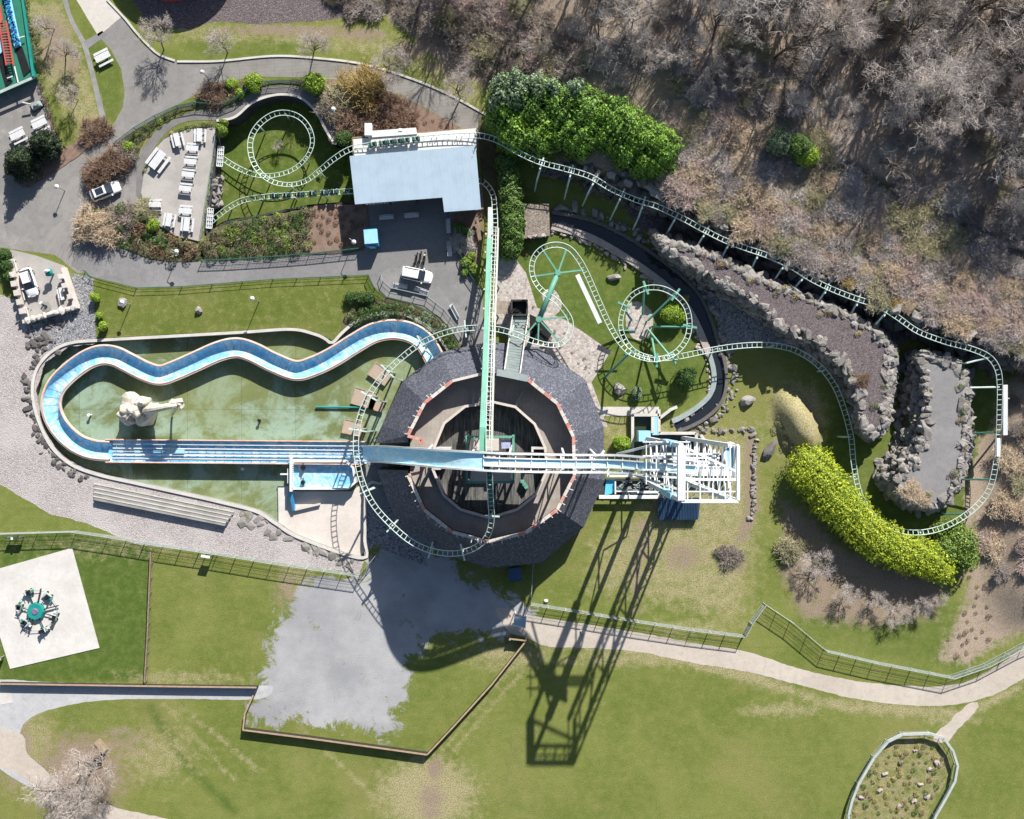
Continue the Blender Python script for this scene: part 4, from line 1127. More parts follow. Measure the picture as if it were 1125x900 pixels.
for i in range(ns, len(chp)-1, 4):
    a = off_path(chp[max(0, i-1):i+2], 1.1)[1]; e = off_path(chp[max(0, i-1):i+2], -1.1)[1]; b.bar(a, e, 0.11, 0.12)
rel(b.build('cross_ties', M['white']), chute)
b = MB(); q = [off_path(chp, s_, -0.5) for s_ in (1.0, -1.0)]
for qq in q:
    for i in range(10, len(qq)-2, 2): b.bar(qq[i], qq[i+2], 0.16)
for i in range(10, len(chp)-4, 4):
    for k, s_ in ((0, 1.0), (1, -1.0)):
        b.bar(q[k][i], off_path(chp[i+1:i+4], s_)[1], 0.09); b.bar(q[k][i], off_path(chp[max(0,i-1):i+2], s_)[1], 0.09)
    b.bar(q[0][i], q[1][i], 0.09)
rel(b.build('under_truss', M['white']), chute)
# cladding that closes the steep west side under the chute, with a gap below the crest
b = MB()
for a, c in zip(chp, chp[1:]):
    gx = 562.5+a.x/S
    if not (425 < gx < 604): continue
    lo = 3.0 if gx < 462 else 12.8
    top = a.z-.2 if gx < 546 else float(np.interp(gx, [546, 568, 599, 604], [18.4, 18.2, 16.6, 15.2]))
    if top <= lo+.2: continue
    top2 = c.z-.2 if gx < 544 else top
    for yy in (0.95, -0.95):
        b.quad((a.x, a.y+yy, lo), (c.x, c.y+yy, lo), (c.x, c.y+yy, top2), (a.x, a.y+yy, top))
rel(b.build('side_cladding', M['darkwall']), chute)
# chute piers
for (u, v, h, base) in [(470, 503, 14.3, 7.6), (519, 506, 20.0, 7.6), (560, 508, 20.8, 7.6), (620, 509, 18.9, 9.2), (655, 509.5, 18.2, 0.0)]:
    b = MB(); c = P(u, v, h)
    for s_ in (1.0, -1.0):
        b.bar((c.x, c.y+s_, h-0.6), (c.x+0.2, c.y+s_*1.5, base), 0.26)
    n = int((h-base)/3)
    for k in range(n):
        z0, z1 = base+k*3, base+(k+1)*3; b.bar((c.x, c.y+1.2, z0), (c.x, c.y-1.2, z1), 0.10); b.bar((c.x, c.y+1.2, z1), (c.x, c.y-1.2, z1), 0.10)
    rel(b.build('pier', M['white']), chute)
# long side braces
b = MB()
b.bar(P(678, 499, 18), P(733, 485, 24), 0.28); b.bar(P(682, 517, 18.5), P(746, 538, 24.5), 0.28)
b.tube([P(659, 502, 18.6), P(664, 495, 18.6)], 0.18, 6)
rel(b.build('side_brace', M['white']), chute)

# ------------------------------------------------------------------ lift tower
TW = empty('lift_tower', P(729, 504), label='tall white lattice tower at the top of the drop chute', cat='tower')
TH = 29.0
cols = [P(708, 481), P(750, 481), P(750, 528), P(708, 528)]
def up(p, z): return Vector((p.x, p.y, z))
for i, p in enumerate(cols):
    b = MB(); b.bar(up(p, 0), up(p, TH), 0.50); 
    if i in (1, 2):
        b.bar(up(p, 0)+Vector((0.9, 0, 0)), up(p, TH)+Vector((0.9, 0, 0)), 0.26)
        for k in range(15):
            z = k*1.93; b.bar(up(p, z), up(p, z+0.97)+Vector((0.9, 0, 0)), 0.10); b.bar(up(p, z+1.93)  if k < 14 else up(p, TH), up(p, z+0.97)+Vector((0.9, 0, 0)), 0.10)
    else:
        s_ = 1
    rel(b.build('column', M['white']), TW)
b = MB()
for (i, j) in ((0, 3), (1, 2)):                       # bracing north-south
    n = 10 if i else 5
    z0s = np.linspace(0, TH, n+1)
    for k in range(n):
        if not i and k in (4,): continue
        A_, B2 = (cols[i], cols[j]) if k % 2 == 0 else (cols[j], cols[i])
        b.bar(up(A_, z0s[k])+Vector((0.7, 0, 0)), up(B2, z0s[k+1])+Vector((0.7, 0, 0)), 0.16)
        b.bar(up(cols[i], z0s[k+1]), up(cols[j], z0s[k+1]), 0.16)
rel(b.build('bracing', M['white']), TW)
# heavy pale blue collars below the chute deck
b = MB()
for k in (0, 3): b.bar(up(cols[k], 17), up(cols[k], 24.5), 0.9, 0.75)
rel(b.build('collar', M['kiosktop']), TW)
# top frame
b = MB(); o_ = 0.35
tops = [up(c, TH) for c in cols]
ext = Vector((0.9, 0, 0))
b.bar(tops[0], tops[3], 0.85, 0.7); b.bar(tops[3]+Vector((0, -0.1, 0)), tops[2]+ext+Vector((0, -0.1, 0)), 0.36, 0.5); b.bar(tops[1]+ext, tops[2]+ext, 0.36, 0.5); 
b.bar(tops[0].lerp(tops[3], .62), (tops[1]+ext).lerp(tops[2]+ext, .62), 0.3)
b.bar(tops[0], tops[1]+ext*0.9+Vector((0, -3.0, 0)), 0.28)
for k in range(1, 9, 2):
    p = tops[3].lerp(tops[2]+ext, k/9); b.bar(p, p+Vector((0, 2.0, 0)), 0.14)
b.bar(tops[3]+Vector((0, 1.0, 0)), tops[2]+ext+Vector((0, 1.0, 0)), 0.15); 
rel(b.build('top_frame', M['white']), TW)
b = MB()
for k in range(7):
    p = tops[3].lerp(tops[2]+ext, k/7)+Vector((0.3, 0.1, -0.3)); q = tops[3].lerp(tops[2]+ext, (k+1)/7)+Vector((0.3, 1.9, -0.3)); b.bar(p, q, 0.08)
rel(b.build('top_lattice', M['steel']), TW)
b = MB()
for k in range(4): b.bar(up(cols[0], 23.7).lerp(up(cols[3], 23.7), .2+k*.07), up(cols[1], 23.7).lerp(up(cols[2], 23.7), .2+k*.07), 0.22, 0.12)
rel(b.build('unloading_floor', M['white']), TW)
b = MB(); b.box(P(707, 479, 2.4)+Vector((0, 0, 0)), (1.7, 1.5, 2.4)); rel(b.build('machine_box', M['kiosktop']), TW)
# steel floor grid at chute level
b = MB()
for k in range(0, 6, 2):
    y = 484+k*8.5; b.bar(P(706, y*0.9+50, 23.6), P(758, y*0.9+50, 23.6), 0.15)
for k in range(5):
    x = 710+k*11; b.bar(P(x, 484, 23.4), P(x, 532, 23.4), 0.12)
rel(b.build('deck_beams', M['white']), TW)

# loading trough at the foot with the U-turn end
lt = empty('loading_trough', P(760, 507), label='white low trough with rounded end and rollers east of the tower foot', cat='water slide')
b = MB()
p0, p1 = P(718, 506, 1.6), P(797, 506, 1.6)
b.bar(p0+Vector((0, 0.95, 0)), p1+Vector((0, 0.95, 0)), 0.28, 0.6); b.bar(p0+Vector((0, -0.85, 0)), p1+Vector((0, -0.85, 0)), 0.28, 0.6)
rel(b.build('trough_side', M['white']), lt)
b = MB(); b.quad(p0+Vector((0, .8, -.4)), p0+Vector((0, -.7, -.4)), p1+Vector((0, -.7, -.4)), p1+Vector((0, .8, -.4))); rel(b.build('trough_floor', M['darkwall']), lt)
for (u, v) in ((770, 509), (783, 509), (795, 508)):
    b = MB(); b.cyl(P(u, v, 1.35), 0.42, 0.35, 10, 0.3); b.box(P(u, v, 1.3)+Vector((0, 0, 0)), (1.2, 0.22, 0.2)); rel(b.build('roller_seat', M['white']), lt)
b = MB()
ring_ = [P(795, 505, 2.0), P(795, 496, 2.0), P(797, 490, 2.0), P(800, 488, 2.0), P(804, 488, 2.0), P(807, 491, 2.0), P(808, 498, 2.0), P(808, 515, 2.0), P(808, 528, 2.0)]
cr = catmull(ring_, 0.4)
b.tube(cr, 0.32, 8); rel(b.build('rounded_end', M['white'], smooth=True), lt)
b = MB(); b.prism([tuple(p[:2]) for p in [P(796, 494, 1.7), P(799, 490, 1.7), P(804, 490, 1.7), P(806, 494, 1.7), P(806, 522, 1.7), P(796, 522, 1.7)]], 1.5, 1.7); rel(b.build('end_floor', M['kiosktop']), lt)
b = MB(); b.prism([tuple(p[:2]) for p in PP([(748, 515, 1.8), (806, 515, 1.8), (806, 523, 1.8), (748, 523, 1.8)], 1.8)], 1.6, 1.8); rel(b.build('side_deck', M['white']), lt)
b = MB()
for u in (740, 760, 780, 800):
    for v in (500, 513, 528): p = P(u, v, 1.4); b.bar((p.x, p.y, 0), p, 0.18)
rel(b.build('posts', M['white']), lt)
# pit walls by the tower
pwl = empty('service_channel', P(700, 480), label='white capped concrete channel walls north of the tower', cat='concrete walls')
b = MB(); c = MB()
for pts in ([(695, 456), (695, 497)], [(695, 456), (724, 456)], [(724, 450), (724, 476)], [(717, 458), (717, 476)], [(724, 476), (765, 476)], [(765, 476), (765, 497)], [(724, 460), (737, 450), (744, 447)], [(770, 478), (780, 492), (783, 502)]):
    q = PP(pts, 1.0); b.wall(q, 0.3, 0, 0.95); c.wall(q, 0.42, 0.95, 1.05)
rel(b.build('channel_wall', M['greycon']), pwl); rel(c.build('wall_cap', M['concrete']), pwl)
sheet('channel_floor', [(696, 457), (716, 457), (716, 490), (764, 490), (764, 477), (764, 502), (696, 502)], 0.012, M['algae'], smooth=False)
sheet('channel_floor', [(725, 477), (764, 477), (764, 500), (717, 500), (717, 477)], 0.018, M['canal'], smooth=False)
b = MB(); b.prism([tuple(P(u, v, 1.0)[:2]) for u, v in [(717, 457), (724, 457), (724, 478), (717, 478)]], 0.8, 1.0); rel(b.build('channel_cover', M['kiosktop']), pwl)
# boat dock south of the chute
dk = empty('boat_dock', P(700, 536), label='dark machinery dock with white rails and turquoise end basin beside the round building', cat='dock')
b = MB(); b.prism([tuple(P(u, v, 0.4)[:2]) for u, v in [(660, 526), (738, 526), (738, 546), (656, 546)]], 0, 0.4); rel(b.build('dock_floor', M['darkwall']), dk)
b = MB(); b.prism([tuple(P(u, v, 0.6)[:2]) for u, v in [(666, 527), (676, 527), (676, 541), (664, 545)]], 0.4, 0.6); rel(b.build('basin', M['bluepool']), dk)
b = MB()
b.bar(P(658, 546, 1.2), P(724, 546, 1.2), 0.5, 0.4); b.bar(P(668, 523, 1.2), P(715, 523, 1.2), 0.3, 0.3); b.bar(P(668, 510, 1.2), P(668, 524, 1.2), 0.3, 0.3); b.bar(P(700, 541, 1.2), P(725, 541, 1.2), 0.25, 0.25); b.bar(P(724, 528, 1.2), P(724, 546, 1.2), 0.25); b.bar(P(676, 529, 1.0), P(676, 543, 1.0), 0.2); b.bar(P(676, 540, 1.0), P(722, 540, 1.0), 0.14)
rel(b.build('dock_rails', M['white']), dk)
b = MB(); r3 = random.Random(9)
for k in range(46):
    p = P(r3.uniform(679, 722), r3.uniform(528, 542), 0.7); a = r3.choice((0, 0, 1.57, 0.8)); b.box(p, (r3.uniform(.4, 1.6), 0.12, 0.3), a)
rel(b.build('conveyor_parts', M['steel']), dk)
b = MB(); b.prism([tuple(P(u, v, 0.5)[:2]) for u, v in [(724, 540), (748, 540), (748, 550), (724, 550)]], 0.3, 0.5); rel(b.build('timber_step', M['floorwood']), dk)
# shed with navy corrugated roof
sh = empty('tool_shed', P(745, 562), label='small shed with navy corrugated roof south of the white tower', cat='shed')
b = MB(); q = [(723, 549), (768, 548), (766, 568), (724, 568)]; b.prism([tuple(P(u, v, 0)[:2]) for u, v in q], 0, 0.95); rel(b.build('wall', M['darkwall']), sh)
b = MB(); t = (P(723, 547, 1.9), P(768, 547, 1.9), P(767, 571, 1.1), P(723, 571, 1.1))
n = 26
for k in range(n):
    for hh, (f0, f1) in ((0.08, (k/n, (k+.5)/n)), (0.0, ((k+.5)/n, (k+1)/n))):
        a, d = t[0].lerp(t[1], f0), t[0].lerp(t[1], f1); e, f = t[3].lerp(t[2], f0), t[3].lerp(t[2], f1); z = Vector((0, 0, hh))
        b.quad(e+z, f+z, d+z, a+z)
rel(b.build('roof', M['shedroof']), sh)
b = MB()
b.quad(t[3]-Vector((0, 0, .12)), t[0]-Vector((0, 0, .12)), t[1]-Vector((0, 0, .12)), t[2]-Vector((0, 0, .12))); rel(b.build('roof_lining', M['darkwall']), sh)

# ------------------------------------------------------------------ blue catch basin and pads in the pool
cb = empty('catch_basin', P(355, 520), label='turquoise basin with white rim beside the straight trough', cat='basin')
BZ = 0.2
poly_b = [(320, 507), (380, 507), (388, 514), (390, 530), (382, 537), (320, 537)]
b = MB(); b.wall([P(u, v, BZ+0.4) for u, v in poly_b], 0.28, POOL_Z, BZ+0.45, closed=True); rel(b.build('basin_wall', M['white']), cb)
b = MB(); b.poly([P(u, v, BZ-0.55) for u, v in poly_b][::-1]); rel(b.build('basin_floor', M['flume']), cb)
b = MB()
b.bar(P(320, 500, 0.9), P(320, 540, 0.9), 0.35, 0.6); b.bar(P(308, 521, 0.4), P(318, 521, 0.4), 0.22); b.bar(P(316.5, 515, 0.4), P(316.5, 531, 0.4), 0.18)
for k in range(12): b.box(P(322, 509+k*2.3, 0.9), (0.14, 0.14, 0.25))
rel(b.build('gate_frame', M['white']), cb)
for v in (514, 530):
    b = MB(); b.cyl(P(333, v, 0.0), 0.36, 0.5, 12, 0.28); b.bar(P(333, v-5, 0.5), P(333, v+4, 0.5), 0.14); rel(b.build('pump', M['black']), cb)
b = MB(); b.bar(P(319.5, 539, 0.3), P(323, 560, -0.6), 0.35, 0.8); rel(b.build('blue_fin_wall', M['kiosk']), cb)
b = MB(); b.bar(P(322, 560, -0.5), P(352, 553, -0.5), 0.12, 0.4); rel(b.build('edge_board', M['concretepink']), cb)
sheet('pool_apron', [(305, 534), (318, 534), (318, 540), (386, 540), (400, 530), (410, 560), (404, 600), (396, 611), (330, 592), (306, 574)], POOL_Z+0.30, M['concretepink'], smooth=False, thick=0.28)
sheet('pool_apron', [(305.5, 534.5), (317, 534.5), (313, 578), (306, 574.5)], POOL_Z+0.38, M['slabwhite'], smooth=False, thick=0.08)
sheet('gravel_bed', [(405, 500), (432, 500), (440, 560), (460, 602), (470, 622), (440, 612), (412, 598), (400, 612), (402, 570), (398, 530)], 0.013, M['gravelgrey'], 0.15, smooth=False)
sheet('side_yard', [(395, 513), (414, 513), (420, 542), (430, 555), (410, 560), (402, 545)], 0.02, M['asphaltgrey'], smooth=False)
# grandstand steps
gsd = empty('stone_steps', P(180, 550), label='long pale stepped seating along the south rim of the pool', cat='steps')
for k in range(4):
    a0, a1, c0, c1 = (103, 531+k*4.6), (103, 531+(k+1)*4.6), (257-k*3, 562+k*4.0), (256-k*3, 562+(k+1)*4.0)
    z = 0.25+0.2*k
    b = MB(); b.prism([tuple(P(u, v, z)[:2]) for u, v in (a0, c0, c1, a1)], 0, z); rel(b.build('step', M['greycon']), gsd)
    b = MB(); b.bar(P(a0[0], a0[1]+0.6, z+0.04), P(c0[0], c0[1]+0.6, z+0.04), 0.16, 0.05); rel(b.build('nosing', M['concrete']), gsd)
# rock sculpture
sc_ = empty('rock_sculpture', P(165, 452), label='pale sculpted rock with long curved neck standing in the green pool', cat='sculpture')
b = MB(); random.seed(21)
for (u, v, z, r) in [(148, 447, 0, 1.7), (156, 445, 1.0, 1.35), (140, 455, .4, 1.25), (160, 455, 0, 1.6), (137, 450, 1.2, .8), (160, 442, 1.7, 1.0), (148, 452, 1.8, 1.0), (166, 450, 1.4, 1.0), (142, 461, .6, .9), (156, 460, -.2, 1.2)]:
    b.rock(P(u, v, z*1.6), r*1.0, sub=3, rough=0.2, flat=1.2, boxy=False)
rel(b.build('rock_body', M['ivory']), sc_)
b = MB(); nk = catmull([P(160, 451, 2.4), P(168, 450, 4.2), (P(178, 448, 5.0)), P(188, 446, 5.1), P(195, 445, 4.7)], 0.2)
b.tube(nk, 0.62, 10, 0.42)
for (u, v, z, r) in [(194, 442, 4.8, .55), (197, 446, 4.6, .6), (190, 442, 5.1, .4), (172, 447, 4.5, .5)]: b.rock(P(u, v, z), r, sub=2, rough=0.25)
b.tube(catmull([P(192, 445, 4.6), P(193, 450, 2.6), P(190, 455, 0.0), P(189, 456, -1.2)], 0.3), 0.22, 8, 0.14)
rel(b.build('neck', M['ivory']), sc_)
# small jets and drains
for (u, v) in ((100, 456), (286, 462), (268, 515)):
    b = MB(); b.cyl((0, 0, 0), 0.16, 0.7, 8, 0.12); b.cyl((0, 0, 0.7), 0.24, 0.12, 10); o = b.build('water_jet', M['white'] if v != 462 else M['black']); o.location = P(u, v, POOL_Z)
    tag(o, {456: 'small white jet nozzle in the west half of the pool', 462: 'dark stub pipe in the east half of the pool', 515: 'white jet nozzle south of the straight trough'}[v], 'water jet')
b = MB(); b.tube([P(347, 447, POOL_Z+.3), P(416, 448, POOL_Z+.3)], 0.14, 8); tag(b.build('water_pipe', M['teal']), 'thin blue pipe lying across the east end of the pool', 'pipe')
for (u, v, rz, s_, lab) in ((418, 411, -0.6, 1.0, 'timber footing platform in the pool nearest the flume bend'), (401, 438, -0.28, 1.15, 'timber footing platform west of the green track'), (414, 445, -0.28, 0.75, 'smaller timber footing platform east of the green track'), (388, 470, -0.2, 0.95, 'timber footing platform just north of the straight trough')):
    o = empty('timber_platform', P(u, v, POOL_Z), rz, lab, 'platform', 'timber footings in the pool')
    b = MB(); b.box((0, 0, 0.25), (3.0*s_, 2.1*s_, 0.5)); b.build('deck', M['floorwood'], o)
    b = MB(); b.wall([(-1.5*s_, -1.05*s_), (1.5*s_, -1.05*s_), (1.5*s_, 1.05*s_), (-1.5*s_, 1.05*s_)], 0.12, 0.45, 0.56, closed=True); b.build('edge_trim', M['capwood'], o)
# ------------------------------------------------------------------ coaster
tk = [(530, 199, 1.9), (537, 206, 2.0), (542, 216, 2.0), (543.5, 232, 2.1), (544, 250, 3.0)]
lift = [(543, 280, 5.0), (541, 330, 8.4), (539.5, 380, 11.7), (538, 430, 15.0), (537, 470, 17.6)]
tk2 = [(537, 490, 18.2), (537.5, 510, 18.2), (538, 530, 17.4), (539, 550, 15.6), (540, 570, 13.9), (536, 588, 12.9), (525, 600, 12.3), (508, 607, 11.5), (490, 608, 10.7), (470, 604, 10.0), (450, 594, 9.2), (430, 577, 8.5), (412, 557, 8.0), (400, 535, 7.6), (393, 510, 7.3), (391, 485, 7.1), (395, 460, 7.0), (404, 437, 7.0), (419, 415, 7.0), (438, 396, 7.0), (460, 379, 7.0), (485, 367, 7.0), (512, 361, 7.1), (540, 361, 7.3), (563, 366, 7.5), (583, 374, 7.7),
       (602, 379, 7.8), (616, 378, 7.8), (625, 368, 7.7), (627, 354, 7.6), (621, 342, 7.6), (610, 330, 7.6), (596, 320, 7.6), (587, 308, 7.7), (584, 294, 7.8), (588, 281, 7.8), (598, 272, 7.8), (612, 269, 7.7), (625, 273, 7.6), (635, 284, 7.4), (644, 300, 7.1), (655, 325, 6.8), (667, 352, 6.5), (678, 372, 6.3), (690, 386, 6.2), (705, 393, 6.1), (722, 395, 6.0), (740, 389, 5.9), (753, 375, 5.8), (757.5, 357, 5.6), (754, 338, 5.4), (743, 325, 5.2), (727, 317, 5.0), (709, 317, 4.8), (693, 326, 4.6), (684, 342, 4.4), (682, 360, 4.3), (688, 376, 4.2), (700, 388, 4.1), (720, 394, 4.0), (745, 392, 3.9), (775, 386, 3.8), (805, 381, 3.6), (835, 379, 3.4), (860, 381, 3.2), (882, 389, 3.0), (903, 405, 2.8), (918, 426, 2.7), (928, 452, 2.6), (935, 480, 2.5), (938, 510, 2.5), (944, 540, 2.5), (956, 562, 2.5), (975, 578, 2.5), (1000, 585, 2.5), (1025, 583, 2.6), (1050, 573, 2.8), (1072, 557, 3.0), (1087, 537, 3.3), (1094, 510, 3.7), (1097, 480, 4.2), (1098, 450, 4.9), (1098.5, 425, 5.4), (1096, 406, 5.8), (1086, 392, 6.0), (1066, 383, 6.0), (1038, 375.5, 6.0), (1008, 364, 6.0), (985, 348, 6.1), (965, 336, 6.1), (940, 328, 6.1), (912, 317, 6.1), (890, 306, 6.1), (868, 292, 6.1), (845, 281.5, 6.0), (820, 273, 5.9), (796, 264, 5.8), (772, 252, 5.6), (748, 239, 5.4), (722, 227, 5.2), (697, 219, 5.1), (672, 208, 5.0), (648, 194, 5.0), (622, 186, 5.0), (595, 179, 5.2), (572, 169, 5.4), (550, 156, 5.3), (530, 149.5, 5.0), (505, 149.5, 4.8), (470, 152, 4.7), (435, 156, 4.7), (405, 160, 4.6), (385, 164, 4.4), (368, 174, 3.8), (352, 187, 2.9), (336, 199, 2.2), (318, 203, 1.9), (300, 200, 1.7), (286, 190, 1.5), (277, 175, 1.3), (275, 156, 1.2), (282, 140, 1.0), (297, 127.5, 0.9), (313, 124, 0.8), (329, 129, 0.6), (340, 142, 0.4), (343, 158, 0.1), (336, 174, -0.2), (321, 187, -0.5), (300, 193, -0.8), (280, 192, -1.1), (260, 184, -1.4), (241, 172, -1.6)]
tk3 = [(229, 246, -1.7), (240, 237, -1.6), (252, 228, -1.4), (268, 220, -1.0), (290, 216.5, -0.5), (315, 215, 0.1), (345, 213, 0.8), (372, 211, 1.3), (400, 209, 1.7), (440, 206, 1.9), (490, 202, 1.9), (530, 199, 1.9)]
main = catmull([P(*q) for q in (tk+lift+tk2)], 0.36)
back = catmull([P(*q) for q in tk3], 0.36)
co = empty('coaster_track', P(543, 240), label='long pale green twin-rail coaster track winding through the whole park', cat='roller coaster')
G = 0.36
def frames(path):
    out = []
    for i, p in enumerate(path):
        a, c = path[max(i-4, 0)], path[min(i+4, len(path)-1)]
        t = (path[min(i+1, len(path)-1)]-path[max(i-1, 0)]).normalized()
        h = Vector((t.x, t.y, 0)).normalized(); sd = Vector((-h.y, h.x, 0))
        # banking from curvature
        v1 = (p-a); v2 = (c-p); cr = 0
        if v1.length > .3 and v2.length > .3: cr = (v1.x*v2.y-v1.y*v2.x)/(v1.length*v2.length)/max(0.5, v1.length)
        out.append((p, t, sd, cr))
    # smooth banking
    cs = [f[3] for f in out]; sm = []
    for i in range(len(cs)):
        w = cs[max(0, i-8):i+9]; sm.append(sum(w)/len(w))
    res = []
    for (p, t, sd, _), c in zip(out, sm):
        bank = max(-0.45, min(0.45, c*2.6))
        up_ = Vector((0, 0, 1)); s2 = (sd*math.cos(bank)-up_*math.sin(bank)*-1*-1)
        res.append((p, t, s2.normalized()))
    return res
def build_track(path, root, gauge=G):
    fr_ = frames(path)
    for sgn in (1, -1):
        b = MB(); b.tube([p+s_*gauge*sgn for p, t, s_ in fr_], 0.062, 6); rel(b.build('rail', M['whitetrack'], smooth=True), root)
    b = MB()
    for i in range(1, len(fr_)-1, 2):
        p, t, s_ = fr_[i]; b.bar(p+s_*gauge*0.98-Vector((0, 0, .05)), p-s_*gauge*0.98-Vector((0, 0, .05)), 0.085, 0.07)
    o = rel(b.build('crossties', M['whitetrack']), root); o['kind'] = 'stuff'
build_track(main, co); build_track(back, co)
# rack and walkway plate along the lift
b = MB(); la, lb = P(538, 238, 2.4), P(530.5, 500, 17.9)
lp = [P(538, 262, 3.6), P(536, 330, 8.2), P(533.5, 400, 13.0), (P(530.5, 470, 17.5)), P(530, 502, 18.0)]
for a, c in zip(lp, lp[1:]): b.bar(a, c, 0.80, 0.14)
rel(b.build('lift_walkway', M['green']), co)
b = MB(); b.bar(P(538.5, 228, 2.2), P(538, 262, 3.6), 0.6, 0.14); rel(b.build('lift_foot', M['steel']), co)
b = MB(); m2 = catmull([P(*q) for q in [tk[-1]]+lift+[tk2[0]]], 0.4)
for s_ in (-0.50, 0.50, 0.12):
    q = [p+Vector((s_, 0, -0.35 if abs(s_) > .2 else 0.0)) for p in m2]
    for i in range(0, len(q)-3, 3): b.bar(q[i], q[i+3], 0.11)
for i in range(0, len(m2)-4, 2): b.bar(m2[i]+Vector((-0.5, 0, -.35)), m2[i+2]+Vector((0.5, 0, -.35)), 0.07)
rel(b.build('lift_truss', M['concrete']), co)
b = MB()
for k in range(1, 12):
    p = la.lerp(lb, k/12)+Vector((-0.45, 0, .1)); b.box(p+Vector((0, 0, .1)), (0.2, 0.2, 0.3)); p = la.lerp(lb, k/12)+Vector((0.45, 0, 0)); b.box(p, (0.16, 0.16, 0.3))
rel(b.build('walkway_lamps', M['lamp']), co)
b = MB()
for a, c in zip(main, main[1:]):
    if 15.0 < a.z and P(538, 510).y-9 < a.y < P(538, 512).y+1: b.bar(a-Vector((0, 0, .15)), c-Vector((0, 0, .15)), 0.55, 0.1)
rel(b.build('summit_plate', M['greendark']), co)
# lift legs
def leg(a, z, r=0.14, m='green', lean=(0, 0), r2=None):
    b = MB(); base = Vector((a.x+lean[0], a.y+lean[1], z)); b.tube([a, base], r, 8, r2); return rel(b.build('support', M[m], smooth=True), co)
for k in range(1, 7):
    p = m2[int(len(m2)*k/7.2)]
    zb = 0 if p.y > P(540, 375).y else (6 if p.y > P(540, 409).y else DECK_H if p.y > P(540, 445).y else FLOOR_H)
    for s_ in (-1, 1): leg(p+Vector((0.5*s_-0.3, 0, -0.4)), zb, 0.12, 'green', (0.5*s_, 0))
# ordinary legs: (u, v) where it meets the track, foot offset
def near(path, u, v):
    best = None
    for i, p in enumerate(path):
        k = (ALT-p.z)/ALT; x = 562.5+p.x/(S*k); y = 450-p.y/(S*k); d = (x-u)**2+(y-v)**2
        if best is None or d < best[0]: best = (d, i, p)
    return best[2], best[1]
for (u, v, dx, dy, zb) in [(540, 568, 0, 0, FLOOR_H), (508, 607, 0.2, 0.3, 2.0), (472, 605, 0, 0, 0), (432, 578, 0.6, .3, 0), (402, 540, 1.0, 0, 0), (393, 473, 0, 0, POOL_Z), (405, 434, 0, 0, POOL_Z), (425, 408, 0, 0, POOL_Z), (463, 377, 0, 0, POOL_Z), (512, 361, 0, .3, 0), (563, 366, 0, 0, 0)]:
    p, i = near(main, u, v); leg(p-Vector((0, 0, .1)), zb, 0.15, 'whitetrack', (dx, dy))
    t = (main[i+1]-main[i]).normalized(); sd = Vector((-t.y, t.x, 0)); b = MB(); b.bar(p+sd*1.2-Vector((0, 0, .3)), p-sd*1.2-Vector((0, 0, .3)), 0.2, 0.2)
    if v in (408, 434, 473, 377):
        for s_ in (1, -1): b.bar(p+sd*1.2*s_-Vector((0, 0, .3)), Vector((p.x+sd.x*1.5*s_, p.y+sd.y*1.5*s_, POOL_Z)), 0.17)
    rel(b.build('support', M['whitetrack']), co)
# cliff side brackets: arm to the south-west then down
for (u, v) in [(596, 181), (627, 188), (652, 199), (683, 213), (707, 222), (744, 238), (776, 254), (803, 267), (833, 277), (862, 291), (885, 304), (909, 316), (943, 330), (975, 343)]:
    p, i = near(main, u, v); t = (main[i+1]-main[i]).normalized(); sd = Vector((-t.y, t.x, 0)); 
    if sd.y > 0: sd = -sd
    e = p+sd*2.0-Vector((0, 0, 1.4)); z = 0
    b = MB(); b.tube([p-Vector((0, 0, .15)), e], 0.13, 6); b.tube([e, Vector((e.x+sd.x*1.0, e.y+sd.y*1.0, z))], 0.12, 6); b.bar(p-sd*0.9-Vector((0, 0, .2)), p+sd*0.9-Vector((0, 0, .2)), 0.2, 0.2)
    rel(b.build('support', M['whitetrack']), co)
for (u, v, u2) in [(1083, 399, 1062), (1097, 426, 1066), (1097, 476, 1066), (1093, 527, 1058), (1062, 565, 1038), (1012, 585, 1012), (938, 525, 930), (933, 480, 925), (905, 408, 905), (850, 379, 850), (790, 384, 786)]:
    p, i = near(main, u, v); e = P(u2, v, p.z-0.8) if u2 != u else p-Vector((0, 0, .1))
    b = MB()
    if u2 != u: b.tube([p-Vector((0, 0, .15)), e], 0.13, 6)
    b.tube([e, Vector((e.x, e.y, 0))], 0.13, 6); rel(b.build('support', M['greendark' if v in (476, 527, 565) else 'whitetrack']), co)
# hubs with radial arms for the first curl
def hub(u, v, h, targets, base=True, zb=0):
    c = P(u, v, h); b = MB(); b.cyl((c.x, c.y, h-0.35), 0.42, 0.6, 12)
    if base: b.cyl((c.x, c.y, zb), 0.34, h-0.3-zb, 10)
    rel(b.build('support', M['green']), co)
    for (a, e) in targets:
        p, _ = near(main, a, e); b = MB(); b.bar(c, p-Vector((0, 0, .25)), 0.20, 0.26); rel(b.build('support_arm', M['green']), co)
hub(613, 300, 7.5, [(596, 274), (624, 272), (636, 299), (585, 303)])
hub(592, 351, 7.5, [(626, 346), (576, 371), (591, 376), (616, 378)])
b = MB(); b.tube([P(613, 300, 7.4), P(592, 351, 7.4)], 0.36, 10); rel(b.build('hub_beam', M['green'], smooth=True), co)
b = MB(); b.bar(P(634, 302, 6.9), P(659, 355, 6.1), 0.62, 0.5); rel(b.build('cable_duct', M['white']), co)
